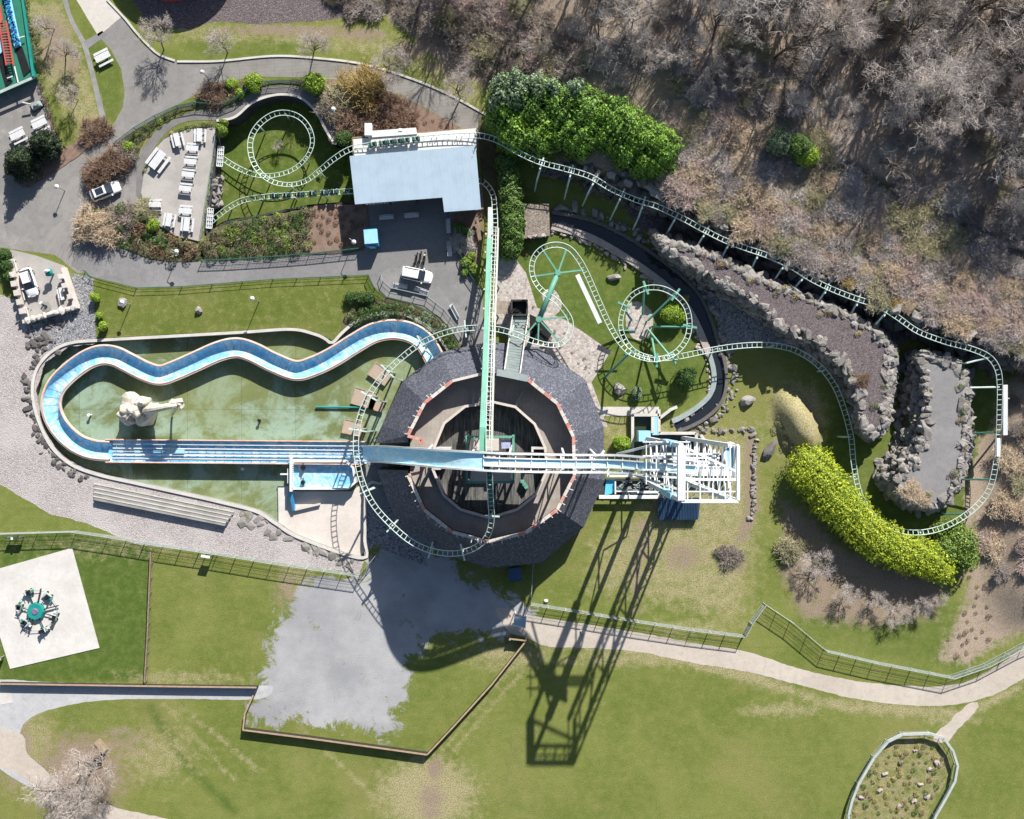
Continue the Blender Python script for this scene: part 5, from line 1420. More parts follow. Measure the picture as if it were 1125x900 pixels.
# second ring : leaning posts
for (u, v, x, y) in [(709, 317, 706, 346), (743, 325, 712, 352), (757, 357, 716, 359), (739, 392, 712, 362), (722, 395, 716, 370), (683, 335, 694, 352)]:
    p, i = near(main, u, v); out = Vector((p.x-P(717, 355).x, p.y-P(717, 355).y, 0)).normalized()
    b = MB(); top = p+out*0.7-Vector((0, 0, .3)); mid = P(x, y, 1.6); b.tube([top, mid, Vector((mid.x, mid.y, 0))], 0.16, 8)
    b.bar(p+out*1.1-Vector((0, 0, .2)), p-out*0.9-Vector((0, 0, .2)), 0.3, 0.3); rel(b.build('support', M['green'], smooth=False), co)
p, i = near(main, 693, 388); b = MB(); b.tube([p-Vector((0, 0, .2)), P(664, 415, 0)], 0.17, 8); b.bar(p+Vector((-.9, -.3, -.2)), p+Vector((.9, .3, -.2)), 0.25); rel(b.build('support', M['green']), co)
b = MB(); p2, _ = near(main, 679, 362); b.bar(p2+Vector((-1.0, 0, -.3)), p2+Vector((2.2, 0, -.3)), 0.16); b.tube([p2+Vector((1.2, 0, -.3)), P(686, 362, 0)], 0.12, 6); rel(b.build('support', M['green']), co)
# garden loop legs
for (u, v) in [(350, 187), (318, 203), (290, 191), (277, 172), (285, 137), (313, 124), (340, 142), (335, 175), (262, 186)]:
    p, _ = near(main, u, v); leg(p-Vector((0, 0, .1)), GARD_Z, 0.10, 'whitetrack')
for (u, v) in [(252, 228), (285, 217), (320, 215), (355, 212), (380, 211)]:
    p, _ = near(back, u, v); leg(p-Vector((0, 0, .1)), GARD_Z, 0.10, 'whitetrack')
b = MB(); b.bar(P(1104, 423, 5.0), P(1104, 478, 4.4), 0.62, 0.35)
rel(b.build('brake_fin', M['white']), co)
b = MB(); p = near(main, 1093, 490)[0]; b.box(p+Vector((0, 0, .1)), (0.5, 2.6, 0.2)); rel(b.build('brake_cover', M['white']), co)
b = MB(); b.tube([P(1109, 438, 4.6), P(1105, 438, 4.6)], 0.1, 6); b.tube([P(1104, 430, 4.8), P(1104, 430, 0)], 0.14, 6); b.tube([P(1104, 470, 4.4), P(1104, 470, 0)], 0.14, 6); rel(b.build('fin_posts', M['steel']), co)
# tunnel grilles under the terrace
for (u, v, lab) in ((242, 172, 'white grille panel over the upper track tunnel mouth'), (230.5, 240, 'white grille panel over the lower track tunnel mouth')):
    o = empty('tunnel_grille', P(u, v, 0.15), -0.08, lab, 'grille'); b = MB()
    for k in range(4): b.bar((-0.42+k*0.28, -1.45, 0), (-0.42+k*0.28, 1.45, 0), 0.09)
    for k in range(6): b.bar((-0.42, -1.45+k*0.58, 0.02), (0.42, -1.45+k*0.58, 0.02), 0.10)
    b.build('grille_bars', M['white'], o); b = MB(); b.box((0, 0, -0.08), (0.84, 2.9, 0.04)); b.build('backing', M['greycon'], o)

# trains
def make_car():
    o = empty('train_car', (0, 0, 0)); b = MB(); b.box((0, 0, 0.25), (1.35, 0.74, 0.34), taper=0.9); b.box((0.55, 0, 0.48), (0.24, 0.66, 0.34), taper=0.8); b.build('body', M['greendark'], o)
    b = MB(); b.box((-0.3, 0, 0.5), (0.16, 0.6, 0.5)); b.box((-0.02, 0, 0.42), (0.42, 0.56, 0.1)); b.build('seat', M['black'], o)
    b = MB()
    for x in (-.45, .45):
        for y in (-.5, .5): b.cyl((x, y, 0.02), 0.16, 0.12, 8)
    b.build('wheels', M['steel'], o)
    b = MB(); b.tube([(-.1, -.34, .45), (.1, -.34, .85), (.1, .34, .85), (-.1, .34, .45)], 0.05, 6); b.build('lap_bar', M['whitetrack'], o)
    return o
def copy_tree(o, parent=None):
    c = o.copy(); COL.objects.link(c)
    if parent is not None: c.parent = parent
    for ch in list(o.children): copy_tree(ch, c)
    return c
def train(name, pts, label, path, proto):
    tr = empty(name, (0, 0, 0), label=label, cat='coaster train')
    for k, (u, v) in enumerate(pts):
        c = copy_tree(proto) if (k or proto.get('used')) else proto
        p, i = near(path, u, v); t = (path[min(i+2, len(path)-1)]-path[max(i-2, 0)]).normalized()
        c.scale = (.85, .8, .8); c.location = p+Vector((0, 0, 0.05)); c.rotation_euler = (0, -math.asin(t.z), math.atan2(t.y, t.x)); c.parent = tr
        proto['used'] = 1
    return tr
proto = make_car()
train('coaster_train', [(304, 215.5), (317, 215), (330, 214), (343, 213), (356, 212), (368, 211)], 'parked coaster train of small dark green cars on the low track beside the station', back, proto)
train('coaster_train', [(411, 159), (420, 158), (429, 157), (438, 156), (447, 155), (456, 154)], 'dark green coaster train standing on the track over the white station roof', main, proto)

# ------------------------------------------------------------------ station
sta = empty('station_building', P(455, 190), label='coaster station with pale blue metal roof and white flat roof strip', cat='station building')
SH = 4.6
blue = [(384, 171.5), (522.5, 160), (528.5, 230), (488, 233), (486, 217), (390, 224.5)]
white = [(388, 153), (523, 141), (523.5, 165), (389, 172)]
b = MB(); b.prism([tuple(P(u, v, SH)[:2]) for u, v in blue], SH-0.22, SH); rel(b.build('roof', M['roofblue']), sta)
b = MB(); b.prism([tuple(P(u, v, 4.2)[:2]) for u, v in white], 4.0, 4.2); rel(b.build('flat_roof', M['roofwhite']), sta)
b = MB(); b.prism([tuple(P(u, v, 4.5)[:2]) for u, v in [(404, 144), (457, 140), (458, 147), (404, 151)]], 4.21, 4.4); rel(b.build('roof_annex', M['roofwhite']), sta)
b = MB(); b.box(P(405, 143, 4.6), (1.0, 1.7, 0.9)); b.box(P(440, 143, 4.3), (0.5, 0.4, 0.4)); rel(b.build('vent', M['white']), sta)
b = MB()
b.wall([P(u, v, 2) for u, v in [(392, 175), (392, 208)]], 0.2, 0, 4.3); b.wall([P(u, v, 2) for u, v in [(390, 156), (519, 146), (519, 168), (391, 176), (390, 156)]], 0.2, 0, 4.0)
b.wall([P(490, 228, 2), P(524, 226, 2), P(521, 180, 2)], 0.2, 0, 4.3); rel(b.build('wall', M['timber']), sta)
b = MB()
for (u, v) in [(395, 219), (425, 217), (455, 215), (484, 213), (490, 228)]: p = P(u, v, 4.2); b.bar((p.x, p.y, 0), p, 0.2)
rel(b.build('roof_post', M['darksteel']), sta)
b = MB()
for s_ in (0.0,):
    for i in range(0, 60): pass
b.bar(P(528, 228, 1.5), P(531, 238, 0.4), 0.18); b.bar(P(524, 238, 1.2), P(528, 264, 0.9), 0.35, 0.5); b.bar(P(521, 231, 2), P(531, 229, 2), 0.2)
rel(b.build('timber_ramp', M['timber']), sta)
b = MB()
for k in range(20):
    p, i = near(main, 392+k*6.8, 162-k*0.7)
    b.bar((p.x, p.y, 4.2), p, 0.1)
rel(b.build('track_posts', M['steel']), sta)

# benches, kiosk
def bench_mesh(L=2.0, mat='bench', name='slat_bench', lab=None, u=0, v=0, rz=0, z=0.0, grp='pale benches'):
    o = empty(name, P(u, v, z), rz, lab, 'bench', grp)
    b = MB()
    for k in range(3): b.box((0, -0.18+k*0.18, 0.45), (L, 0.155, 0.05))
    b.build('seat', M[mat], o)
    b = MB()
    for k in range(2): b.bar((-L/2, 0.33, 0.66+k*0.16), (L/2, 0.33, 0.66+k*0.16), 0.05, 0.12)
    b.build('backrest', M[mat], o)
    for x in (-L*0.4, L*0.4):
        b = MB(); b.box((x, 0, 0.21), (0.08, 0.5, 0.42)); b.bar((x, .26, .4), (x, .33, .9), 0.06); b.build('leg', M['darksteel'], o)
    return o
for (u, v, rz, L, lab) in [(425, 240, 0.07, 2.1, 'pale bench in the station shadow, nearest the blue kiosk'), (452.5, 238, 0.07, 2.1, 'pale bench in the station shadow, right of its twin'),
                      (493, 249, 1.62, 2.1, 'white bench standing upright in the picture beside the station corner'), (494.5, 274, 1.62, 2.2, 'white bench south of the station corner next to the dry twigs'),
                      (440, 315, -0.15, 2.1, 'pale bench at the low curved wall below the white van, left one'), (463, 320, -0.33, 2.1, 'pale bench at the low curved wall directly under the white van'), (499.5, 343, -1.08, 2.4, 'long pale bench slanting along the curved walkway rail')]:
    bench_mesh(L, 'bench', 'slat_bench', lab, u, v, rz)
ks = empty('blue_kiosk', P(408, 262), label='small bright blue kiosk box with light blue roof on the station plaza', cat='kiosk')
b = MB(); b.box(P(408.5, 262, 1.15), (1.9, 2.3, 2.3), 0.08); rel(b.build('wall', M['kiosk']), ks)
b = MB(); b.box(P(407.5, 260, 2.38), (1.95, 2.0, 0.14), 0.08); rel(b.build('roof', M['kiosktop']), ks)
b = MB(); b.box(P(409, 272, 1.1), (0.9, 0.04, 1.8), 0.08); rel(b.build('door', M['kiosktop']), ks)

# ------------------------------------------------------------------ vehicles
def make_vehicle(name, L, Wd, label, loc, rz, van=False, sunroof=False):
    o = empty(name, loc, rz, label, 'car' if not van else 'van')
    w = Wd/2
    # body lofted from stations (x, half width, z_low, z_top)
    st_ = [(-L/2, .72*w, .35, .70), (-L/2+.12, .90*w, .28, .88), (-L/2+.5, w, .24, .95), (-L*.15, w*1.0, .22, .98), (L*.15, w, .22, .96), (L/2-.9, .98*w, .24, .88), (L/2-.35, .90*w, .28, .76), (L/2-.08, .72*w, .34, .62), (L/2, .55*w, .40, .55)]
    if van: st_[0] = (-L/2, .92*w, .3, 1.0)
    b = MB(); prof = lambda x, hw, z0, z1: [(x, -hw*.9, z0), (x, -hw, z0+.15), (x, -hw, z1-.16), (x, -hw*.9, z1-.03), (x, -hw*.5, z1+.02), (x, hw*.5, z1+.02), (x, hw*.9, z1-.03), (x, hw, z1-.16), (x, hw, z0+.15), (x, hw*.9, z0)]
    m = 10
    for q in st_: b.v += prof(*q)
    for i in range(len(st_)-1):
        for k in range(m):
            k2 = (k+1) % m; b.f.append((i*m+k, i*m+k2, (i+1)*m+k2, (i+1)*m+k))
    b.f.append(tuple(range(m))); b.f.append(tuple((len(st_)-1)*m+k for k in range(m))[::-1])
    b.build('body', M['carpaint'], o, smooth=True)
    # cabin
    xr0 = -L/2+(.12 if van else .28); xr1 = L*.5-1.25
    zt = 1.75 if van else 1.46
    def ringq(x, hw, z): return [(x, -hw, z), (x, hw, z)]
    low = [(xr0, .86*w), (xr0+.3, .9*w), (0, .92*w), (xr1-.05, .88*w), (xr1+.15, .78*w)]
    top = [(xr0+(.1 if van else .45), .70*w), (xr0+(.3 if van else .7), .74*w), (0, .76*w), (xr1-.85, .72*w), (xr1-.72, .66*w)]
    b = MB()
    for (x, h) in top: b.v += [(x, -h, zt-.04), (x, -h*.6, zt), (x, h*.6, zt), (x, h, zt-.04)]
    for i in range(4):
        for k in range(3): b.f.append((i*4+k, i*4+k+1, (i+1)*4+k+1, (i+1)*4+k))
    b.build('roof', M['carpaint'], o, smooth=True)
    g = MB()
    for s_ in (-1, 1):
        for i in range(4): g.quad((low[i][0], low[i][1]*s_, .93), (low[i+1][0], low[i+1][1]*s_, .93), (top[i+1][0], top[i+1][1]*s_, zt-.045), (top[i][0], top[i][1]*s_, zt-.045))
    g.build('side_window', M['glass'], o)
    g = MB(); g.quad((low[4][0], -low[4][1], .93), (low[4][0], low[4][1], .93), (top[4][0], top[4][1], zt-.045), (top[4][0], -top[4][1], zt-.045)); g.build('windscreen', M['glass'], o)
    g = MB(); g.quad((low[0][0], low[0][1], .93), (low[0][0], -low[0][1], .93), (top[0][0], -top[0][1], zt-.045), (top[0][0], top[0][1], zt-.045)); g.build('rear_window', M['glass'], o)
    if sunroof: g = MB(); g.box((-.15*L+.05, 0, zt+.012), (1.15, w*1.0, .02)); g.build('sunroof', M['glass'], o)
    for s_ in (-1, 1):
        g = MB(); g.bar((top[1][0], s_*.70*w, zt+.03), (top[3][0], s_*.68*w, zt+.03), .05); g.build('roof_rail', M['black'], o)
        g = MB(); g.box((L/2-.22, s_*.66*w, .66), (.30, .30, .12), -s_*.4); g.build('headlight', M['lamp'], o)
        g = MB(); g.box((-L/2+.06, s_*.72*w, .78), (.12, .26, .16)); g.build('tail_light', M['redlens'], o)
        g = MB(); g.box((xr1-.15, s_*(w+.12), .98), (.16, .24, .14)); g.build('wing_mirror', M['carpaint'], o)
        for x in (-L/2+.82, L/2-.86):
            wh = MB(); n = 16
            wh.tube([(x, s_*(w-.2), .33), (x, s_*(w+.01), .33)], .33, n); q = wh.build('wheel', M['rubber'], o)
            wh = MB(); wh.tube([(x, s_*(w+.011), .33), (x, s_*(w+.03), .33)], .2, 12); wh.build('rim', M['steel'], q)
    return o
make_vehicle('parked_car', 4.5, 1.85, 'white estate car with dark sunroof parked on the asphalt west of the terrace', P(118, 211), math.radians(22), sunroof=True)
make_vehicle('parked_car', 4.3, 1.8, 'white car with dark windscreen parked on the walled viewing platform', P(34.5, 311, 0.2), math.radians(-72))
make_vehicle('parked_van', 4.5, 1.85, 'white van parked on the station plaza beside the curved walkway', P(459, 303), math.radians(-12), van=True)

# motorbikes by the van
for (u, v, rz, lab) in [(457.5, 285, 1.35, 'leftmost of three dark motorbikes beside the white van'), (462, 283.5, 1.40, 'middle one of three dark motorbikes beside the white van'), (466.5, 284.5, 1.45, 'rightmost dark motorbike with white fairing beside the white van')]:
    o = empty('motorbike', P(u, v), rz, lab, 'motorbike', 'motorbikes parked near the white van')
    b = MB(); b.tube([(-.5, 0, .62), (-.1, 0, .78), (.35, 0, .85)], .17, 8, .13); b.box((0, 0, .45), (.55, .32, .4), taper=.8); b.build('body', M['black'], o, smooth=False)
    b = MB(); b.box((.42, 0, .92), (.3, .34, .3), taper=.6); b.build('fairing', M['white' if u > 466 else 'darksteel'], o)
    b = MB(); b.bar((.38, -.36, 1.02), (.38, .36, 1.02), .05); b.build('handlebar', M['darksteel'], o)
    b = MB(); b.box((-.3, 0, .82), (.62, .26, .1)); b.build('seat', M['rubber'], o)
    for x in (-.68, .68):
        b = MB(); b.tube([(x, -.07, .31), (x, .07, .31)], .31, 14); b.build('wheel', M['rubber'], o)

# ------------------------------------------------------------------ picnic tables
def make_table():
    o = empty('picnic_table', (0, 0, 0), 0, 'x', 'picnic table', 'pale picnic tables')
    b = MB()
    for k in range(5): b.box((0, -0.32+k*0.16, 0.75), (1.9, 0.145, 0.05))
    b.build('tabletop', M['bench'], o)
    for s_ in (-1, 1):
        b = MB()
        for k in range(2): b.box((0, s_*(0.68+k*0.15), 0.45), (1.9, 0.135, 0.05))
        b.build('seat', M['bench'], o)
        b = MB(); b.bar((s_*.65, -.75, .38), (s_*.65, .75, .38), .08, .1); b.bar((s_*.65, -.62, 0), (s_*.65, -.25, .72), .08, .1); b.bar((s_*.65, .62, 0), (s_*.65, .25, .72), .08, .1); b.build('frame', M['darksteel'], o)
    return o
tproto = make_table()
tables = [(22, 150, 26, 1.15, 0, 'pale picnic table on the west tarmac, lower left of the pair by the dark conifers'), (46, 137.5, 26, 1.15, 0, 'pale picnic table on the west tarmac, upper right of the pair by the dark conifers'), (115, 64.5, 27, 1.2, 0, 'lone pale picnic table on the narrow lawn between two paths'),
          (196.5, 155, 104, 1.0, .26, 'picnic table at the north-west rim of the terrace'), (221, 150, 88, 1.0, .26, 'picnic table in the north-east corner of the terrace'), (175, 177, 53, 1.5, .26, 'largest slanted picnic table on the west side of the terrace'), (172.5, 226, 0, .95, .26, 'picnic table at the south-west edge of the terrace'), (187.5, 242.5, 80, 1.0, .26, 'picnic table near the southern curve of the terrace'), (205.5, 233, -4, 1.0, .26, 'picnic table with bluish bench south end of the terrace row'), (207, 247.5, 84, 1.05, .26, 'southernmost picnic table near the terrace corner'),
          (213, 164.5, -4, .95, .26, 'northernmost picnic table of the terrace row of four'), (211, 179, -5, .95, .26, 'second picnic table from the north in the terrace row of four'), (208.5, 193, -6, .95, .26, 'third picnic table from the north in the terrace row of four'), (205.5, 208.5, -6, .95, .26, 'fourth picnic table, southern end of the terrace row of four')]
for i, (u, v, a, s_, z, lab) in enumerate(tables):
    o = tproto if i == 0 else copy_tree(tproto)
    o.location = P(u, v, z); o.rotation_euler = (0, 0, math.radians(a)); o.scale = (s_, s_, 1); o['label'] = lab

# lamps
def lamp(u, v, h, lab, arm=0.0, a=0.0):
    top = P(u, v, h); o = empty('street_lamp', (top.x, top.y, 0), 0, lab, 'street lamp', 'park lamps')
    b = MB(); b.tube([(0, 0, 0), (0, 0, h)], .07, 8, .05)
    if arm: b.tube([(0, 0, h), (arm*math.cos(a), arm*math.sin(a), h+.1)], .045, 6)
    b.build('pole', M['steel'], o)
    b = MB(); b.cyl((arm*math.cos(a), arm*math.sin(a), h), .34, .22, 12, .12); b.build('lamp_head', M['white'], o)
for q in [(277, 328, 3.6, 'lamp with pale head on the lawn north of the pool, right one'), (134, 332, 3.0, 'lamp on the lawn near the three clipped bushes'), (384, 262, 3.2, 'white lamp at the corner of the heather bed beside the blue kiosk', .8, -.7), (188, 274, 3.0, 'white lamp in the scrub bed south of the terrace', .8, -.4), (368, 124, 3.2, 'white lamp at the east end of the curved ramp', .6, 2), (222, 79, 3.0, 'white lamp on the junction of the asphalt paths'), (62, 205, 2.5, 'short white lamp on the western asphalt plaza')]: lamp(*q)

# ------------------------------------------------------------------ fences
def fence(pts, h, name, lab, mat='fencesteel', step=2.4, wires=True, posts=True, r=0.05, top=0.065, mesh_step=0.3, band=0.0):
    w = [P(u, v) for u, v in pts]
    o = empty(name, w[0], 0, lab, 'fence'); b = MB()
    L = densify(w, step, closed=False)
    for a, c in zip(w, w[1:]):
        b.bar(a+Vector((0, 0, h)), c+Vector((0, 0, h)), top)
        b.bar(a+Vector((0, 0, h*.5)), c+Vector((0, 0, h*.5)), .03); b.bar(a+Vector((0, 0, .12)), c+Vector((0, 0, .12)), .03)
    rel(b.build('rails', M[mat]), o)
    if wires:
        b = MB(); q = densify(w, mesh_step, closed=False)
        for p in q: b.bar(p+Vector((0, 0, .1)), p+Vector((0, 0, h)), .02)
        for z in np.linspace(.2, h-.1, 6):
            for a, c in zip(w, w[1:]): b.bar(a+Vector((0, 0, z)), c+Vector((0, 0, z)), .018)
        rel(b.build('mesh_panel', M[mat]), o)
    for p in (L if posts else []):
        b = MB(); b.box((0, 0, h/2+.03), (.08, .08, h+.06)); q = b.build('post', M[mat]); q.location = p-w[0]; q.parent = o
    return o
fence([(-20, 586), (0, 585.5), (85, 583), (120, 588), (180, 598), (240, 607), (300, 617), (396, 631)], 1.9, 'mesh_fence', 'pale mesh fence running below the gravel bank of the pool', mesh_step=.2)
fence([(396, 631), (420, 602), (457, 627), (470, 612)], 1.7, 'mesh_fence', 'darker zigzag mesh fence between pool apron and round building', 'steel', mesh_step=.35)
fence([(583, 662), (640, 671), (700, 681), (760, 690), (816, 697)], 1.9, 'mesh_fence', 'pale mesh fence beside the tan path south of the tower', mesh_step=.2)
fence([(816, 697), (823, 683), (838, 662), (868, 682), (905, 713), (960, 726), (1042, 742), (1080, 729), (1125, 705), (1160, 690)], 1.9, 'mesh_fence', 'pale mesh fence bending round the lime hedge bank to the east', mesh_step=.2)
fence([(583, 662), (586, 612), (587, 600)], 1.8, 'wire_fence', 'thin wire fence running from the path gate up to the round building', 'steel', wires=False)
fence([(405, 303), (300, 307.5), (200, 315.5), (150, 317), (100, 304), (94, 298)], 0.8, 'green_fence', 'low dark green rail along the lower edge of the south path', 'greendark', wires=False, step=3.5, top=.04)
fence([(395, 274), (340, 280), (300, 283), (250, 286), (222, 287)], 1.1, 'green_fence', 'dark green fence between heather bed and south path', 'greendark', mesh_step=.5)
fence([(128, 160), (150, 143), (172, 130), (196, 119), (218, 115), (245, 117), (262, 110), (276, 98), (296, 92), (320, 91), (340, 96), (354, 110), (364, 128), (372, 146)], 1.1, 'green_fence', 'dark green fence curving outside the ramp above the loop garden', 'greendark', mesh_step=.4)
fence([(405, 303), (412, 317), (425, 327), (450, 333), (478, 347), (500, 372), (508, 388)], 1.1, 'green_fence', 'curved green fence at the outer edge of the station walkway', 'greendark', mesh_step=.4)
fence([(419, 301), (421, 309), (430, 317), (444, 320), (470, 326), (488, 340), (502, 358), (508, 366)], 1.0, 'handrail', 'curved steel handrail behind the benches of the station plaza', 'steel', wires=False, step=1.5)
fence([(505, 262), (506, 280), (515, 300), (526, 316)], 1.1, 'green_fence', 'short green fence at the edge of the shrub bed under the lift', 'greendark', mesh_step=.4)
fence([(240, 140), (236, 172), (229, 220), (222, 266)], 1.0, 'handrail', 'straight steel handrail on the east side of the picnic terrace', 'steel', wires=False, step=1.5)
for nm, lab, pts in (('stone_kerb', 'pale kerb along the north edge of the upper path', [(195, 68), (240, 67.5), (300, 62), (345, 64), (400, 71), (450, 86), (497, 106), (542, 131)]), ('stone_kerb', 'pale kerb curving round the asphalt junction', [(118, 0), (137, 20), (150, 36), (165, 52), (176, 61), (195, 68)])):
    q = line_smooth(pts, 0.8); o = empty(nm, q[0], 0, lab, 'kerb'); rel(MB().wall(q, .3, 0, .16).build('kerb_stones', M['concrete']), o)
def board_fence(pts, h, name, lab, mat='darktimber', cap='capwood'):
    w = [P(u, v) for u, v in pts]; o = empty(name, w[0], 0, lab, 'fence')
    b = MB(); q = densify(w, .16, closed=False)
    for a, c in zip(q, q[1:]):
        d = (c-a)*.93; b.bar(a+Vector((0, 0, h/2)), a+d+Vector((0, 0, h/2)), .035, h-.06)
    rel(b.build('boards', M[mat]), o)
    b = MB()
    for a, c in zip(w, w[1:]): b.bar(a+Vector((0, 0, h+.02)), c+Vector((0, 0, h+.02)), .22, .06)
    rel(b.build('cap_rail', M[cap]), o)
    for p in densify(w, 2.0, closed=False):
        b = MB(); b.box((0, -.08, h/2), (.12, .12, h)); k = b.build('post', M[mat]); k.location = p-w[0]; k.parent = o
    return o
board_fence([(269, 799), (340, 808), (420, 819), (470, 826)], 1.15, 'board_fence', 'dark board fence along the south side of the gravel yard')
board_fence([(470, 826), (500, 794), (540, 750), (577, 703)], 1.15, 'board_fence', 'dark board fence slanting up from the yard corner to the path gate')
board_fence([(2, 749), (100, 750.5), (200, 752), (284, 753)], 1.05, 'board_fence', 'long dark board fence between the lawns and the grey path')
board_fence([(269, 799), (271, 782), (280, 762)], 0.9, 'board_fence', 'short dark board fence on the west side of the gravel yard')
fence([(169, 602), (167, 650), (165, 700), (162, 747)], 1.1, 'timber_fence', 'brown timber post and rail fence between two lawns', 'timber', wires=False, step=2.0, top=.18)
# sheep-pen like oval
ov = [(930, 905), (929, 892), (933, 876), (940, 858), (957, 829), (972, 812), (988, 804), (1018, 803), (1033, 808), (1043, 822), (1048, 838), (1045, 855), (1036, 872), (1024, 893), (1016, 912)]
fence(ov, 1.05, 'oval_rail_fence', 'pale weathered rail fence enclosing the oval rough patch', 'fencesteel', wires=False, step=2.6, top=.34)
sheet('rough_patch', [(934, 905), (933, 885), (944, 856), (960, 830), (976, 814), (990, 807), (1017, 806), (1031, 811), (1040, 824), (1044, 838), (1041, 854), (1020, 893), (1010, 915), (960, 925)], 0.01, M['lawn'], 0.2, zones=dict(dry=0.50, lush_or_shaded=0.3, soil=0.2))
random.seed(55)
for k, (u, v) in enumerate([(1004, 825), (988, 838), (972, 850), (966, 868), (1020, 845), (1010, 862), (1018, 875), (1003, 880), (988, 885), (946, 876), (1028, 838)]):
    b = MB(); b.rock((0, 0, .1), random.uniform(.22, .45), sub=1); b.rock((.3, .1, .1), random.uniform(.15, .3)); o = b.build('pale_stone', M['rockpink']); o.location = P(u, v)
    tag(o, 'pale stone lying among rough grass inside the oval fence', 'stone', 'pale stones inside the oval fence')
# gate posts and notice panels
nb = empty('notice_board', P(570, 682), label='grey tilted notice panel with white frame at the path gate', cat='notice board')
b = MB(); b.prism([tuple(P(u, v, 1.9)[:2]) for u, v in [(566, 675), (578, 678), (577, 690), (564, 687)]], 1.75, 1.85); rel(b.build('panel', M['roofblue']), nb)
b = MB(); b.wall([P(u, v, 1.9) for u, v in [(566, 675), (578, 678), (577, 690), (564, 687)]], .12, 1.74, 1.92, closed=True)
for u, v in [(566, 675), (578, 678), (577, 690), (564, 687)]: p = P(u, v, 1.8); b.bar((p.x, p.y, 0), p, .1)
rel(b.build('frame', M['white']), nb)
gt = empty('timber_gate', P(570, 703), label='short timber gate crossing the path below the notice panel', cat='gate')
b = MB(); b.bar(P(560, 702, 1.3), P(578, 704, 1.3), .18); b.bar(P(560, 702, .7), P(578, 704, .7), .12)
for u in (560, 578): p = P(u, 703, 1.4); b.bar((p.x, p.y, 0), p, .22)
rel(b.build('gate_frame', M['capwood']), gt)
b = MB(); b.bar(P(561, 702, .6), P(577, 704, .6), .05, 1.0); rel(b.build('gate_boards', M['darktimber']), gt)
for (u, v, rz, w_, h_, lab) in [(231, 609, -.15, 1.3, 2.0, 'white topped sign board at the pale fence above the lawns'), (20, 590, 0, 2.2, 1.6, 'dark sign board hanging on the west end of the pale fence'), (2, 722, .3, 1.0, 1.2, 'white sign at the left edge of the slab')]:
    o = empty('sign_board', P(u, v), rz, lab, 'sign'); b = MB(); b.box((0, 0, h_-.35), (w_, .1, .8)); b.build('panel', M['darkwall'], o)
    b = MB(); b.box((0, 0, h_+.1), (w_ if u != 20 else .3, .34, .08)); b.build('top', M['white'], o); b = MB(); b.box((-w_*.4, .1, h_*.4), (.1, .1, h_*.8)); b.box((w_*.4, .1, h_*.4), (.1, .1, h_*.8)); b.build('post', M['steel'], o)

# ------------------------------------------------------------------ small carousel on the slab
cr_ = empty('carousel', P(41, 671, .1), 0, 'small green carousel with six ride vehicles on the white slab', 'carousel ride')
b = MB(); b.cyl((0, 0, .25), 1.38, .45, 8, 1.2); b.build('centre_hub', M['teal'], cr_)
b = MB(); b.cyl((0, 0, .7), .5, .12, 12, .4); b.build('hub_cap', M['purple'], cr_)
c0 = P(41, 671, .1); pods = []
for (u, v) in [(33, 650), (54, 654), (23, 667), (31, 684), (50.5, 691.5), (62, 676.5)]:
    p = P(u, v, .1)-c0; a = math.atan2(p.y, p.x); pods.append(a)
    pd = empty('ride_vehicle', (p.x, p.y, 0), a+1.57); pd.parent = cr_
    b = MB(); b.box((0, 0, .45), (1.25, .62, .45), taper=.8); b.box((.55, 0, .45), (.5, .44, .3), taper=.6); b.build('body', M['steel'], pd)
    b = MB(); b.box((-.1, 0, .75), (.5, .5, .12)); b.box((-.4, 0, .95), (.14, .55, .45)); b.build('seat', M['black'], pd)
    b = MB(); b.bar((.3, -.35, .95), (.3, .35, .95), .07); b.box((.7, .1, .62), (.3, .3, .1)); b.build('handle', M['white'], pd)
    b = MB(); b.bar((-.2, .9, .4), (0, .3, .5), .1); b.box((-.75, 0, .6), (.3, .3, .2)); b.build('link', M['teal'], pd)
    for x in (-.4, .4):
        for y in (-.36, .36): b = MB(); b.tube([(x, y-.05, .15), (x, y+.05, .15)], .15, 10); b.build('wheel', M['rubber'], pd)
for k, a in enumerate(pods+[1.35, .25, -1.9]):
    R2 = 3.0 if k < 6 else 3.4
    b = MB(); b.bar((1.1*math.cos(a), 1.1*math.sin(a), .4), (R2*math.cos(a), R2*math.sin(a), .4), .1 if k < 6 else .16); b.build('arm', M['darksteel'], cr_)
b = MB(); ps = sorted(pods+[1.35, .25, -1.9])
for a, e in zip(ps, ps[1:]+[ps[0]]): b.bar((3.1*math.cos(a), 3.1*math.sin(a), .35), (3.1*math.cos(e), 3.1*math.sin(e), .35), .06)
b.build('outer_ring', M['steel'], cr_)

# ------------------------------------------------------------------ walled viewing platform
vp = empty('viewing_platform', P(45, 315), label='walled stone viewing platform with crenellations at the left edge', cat='platform')
PZ = .2
b = MB(); b.prism([tuple(P(u, v, PZ)[:2]) for u, v in [(11, 274), (40, 281), (70, 292), (83, 336), (26, 354)]], -.2, PZ); rel(b.build('paved_floor', M['terrace']), vp)
b = MB(); b.wall([P(u, v, .8) for u, v in [(12, 285), (19, 310), (27, 353), (83, 337), (69, 294)]], .55, -.1, .95); rel(b.build('parapet', M['concretepink']), vp)
b = MB()
for (u, v) in [(14.5, 302), (16, 312), (19, 322), (22, 332), (25, 342)]: b.box(P(u, v, 1.2), (.75, .8, .7), .2)
for k in range(9): p = P(27, 353, 1.1).lerp(P(83, 337, 1.1), (k+.5)/9); b.rock(p, .42, flat=.5, rough=.12)
for (u, v) in [(67, 304), (71, 314), (77, 326)]: b.box(P(u, v, 1.2), (.6, .7, .6), .25)
rel(b.build('battlement', M['concretepink']), vp)
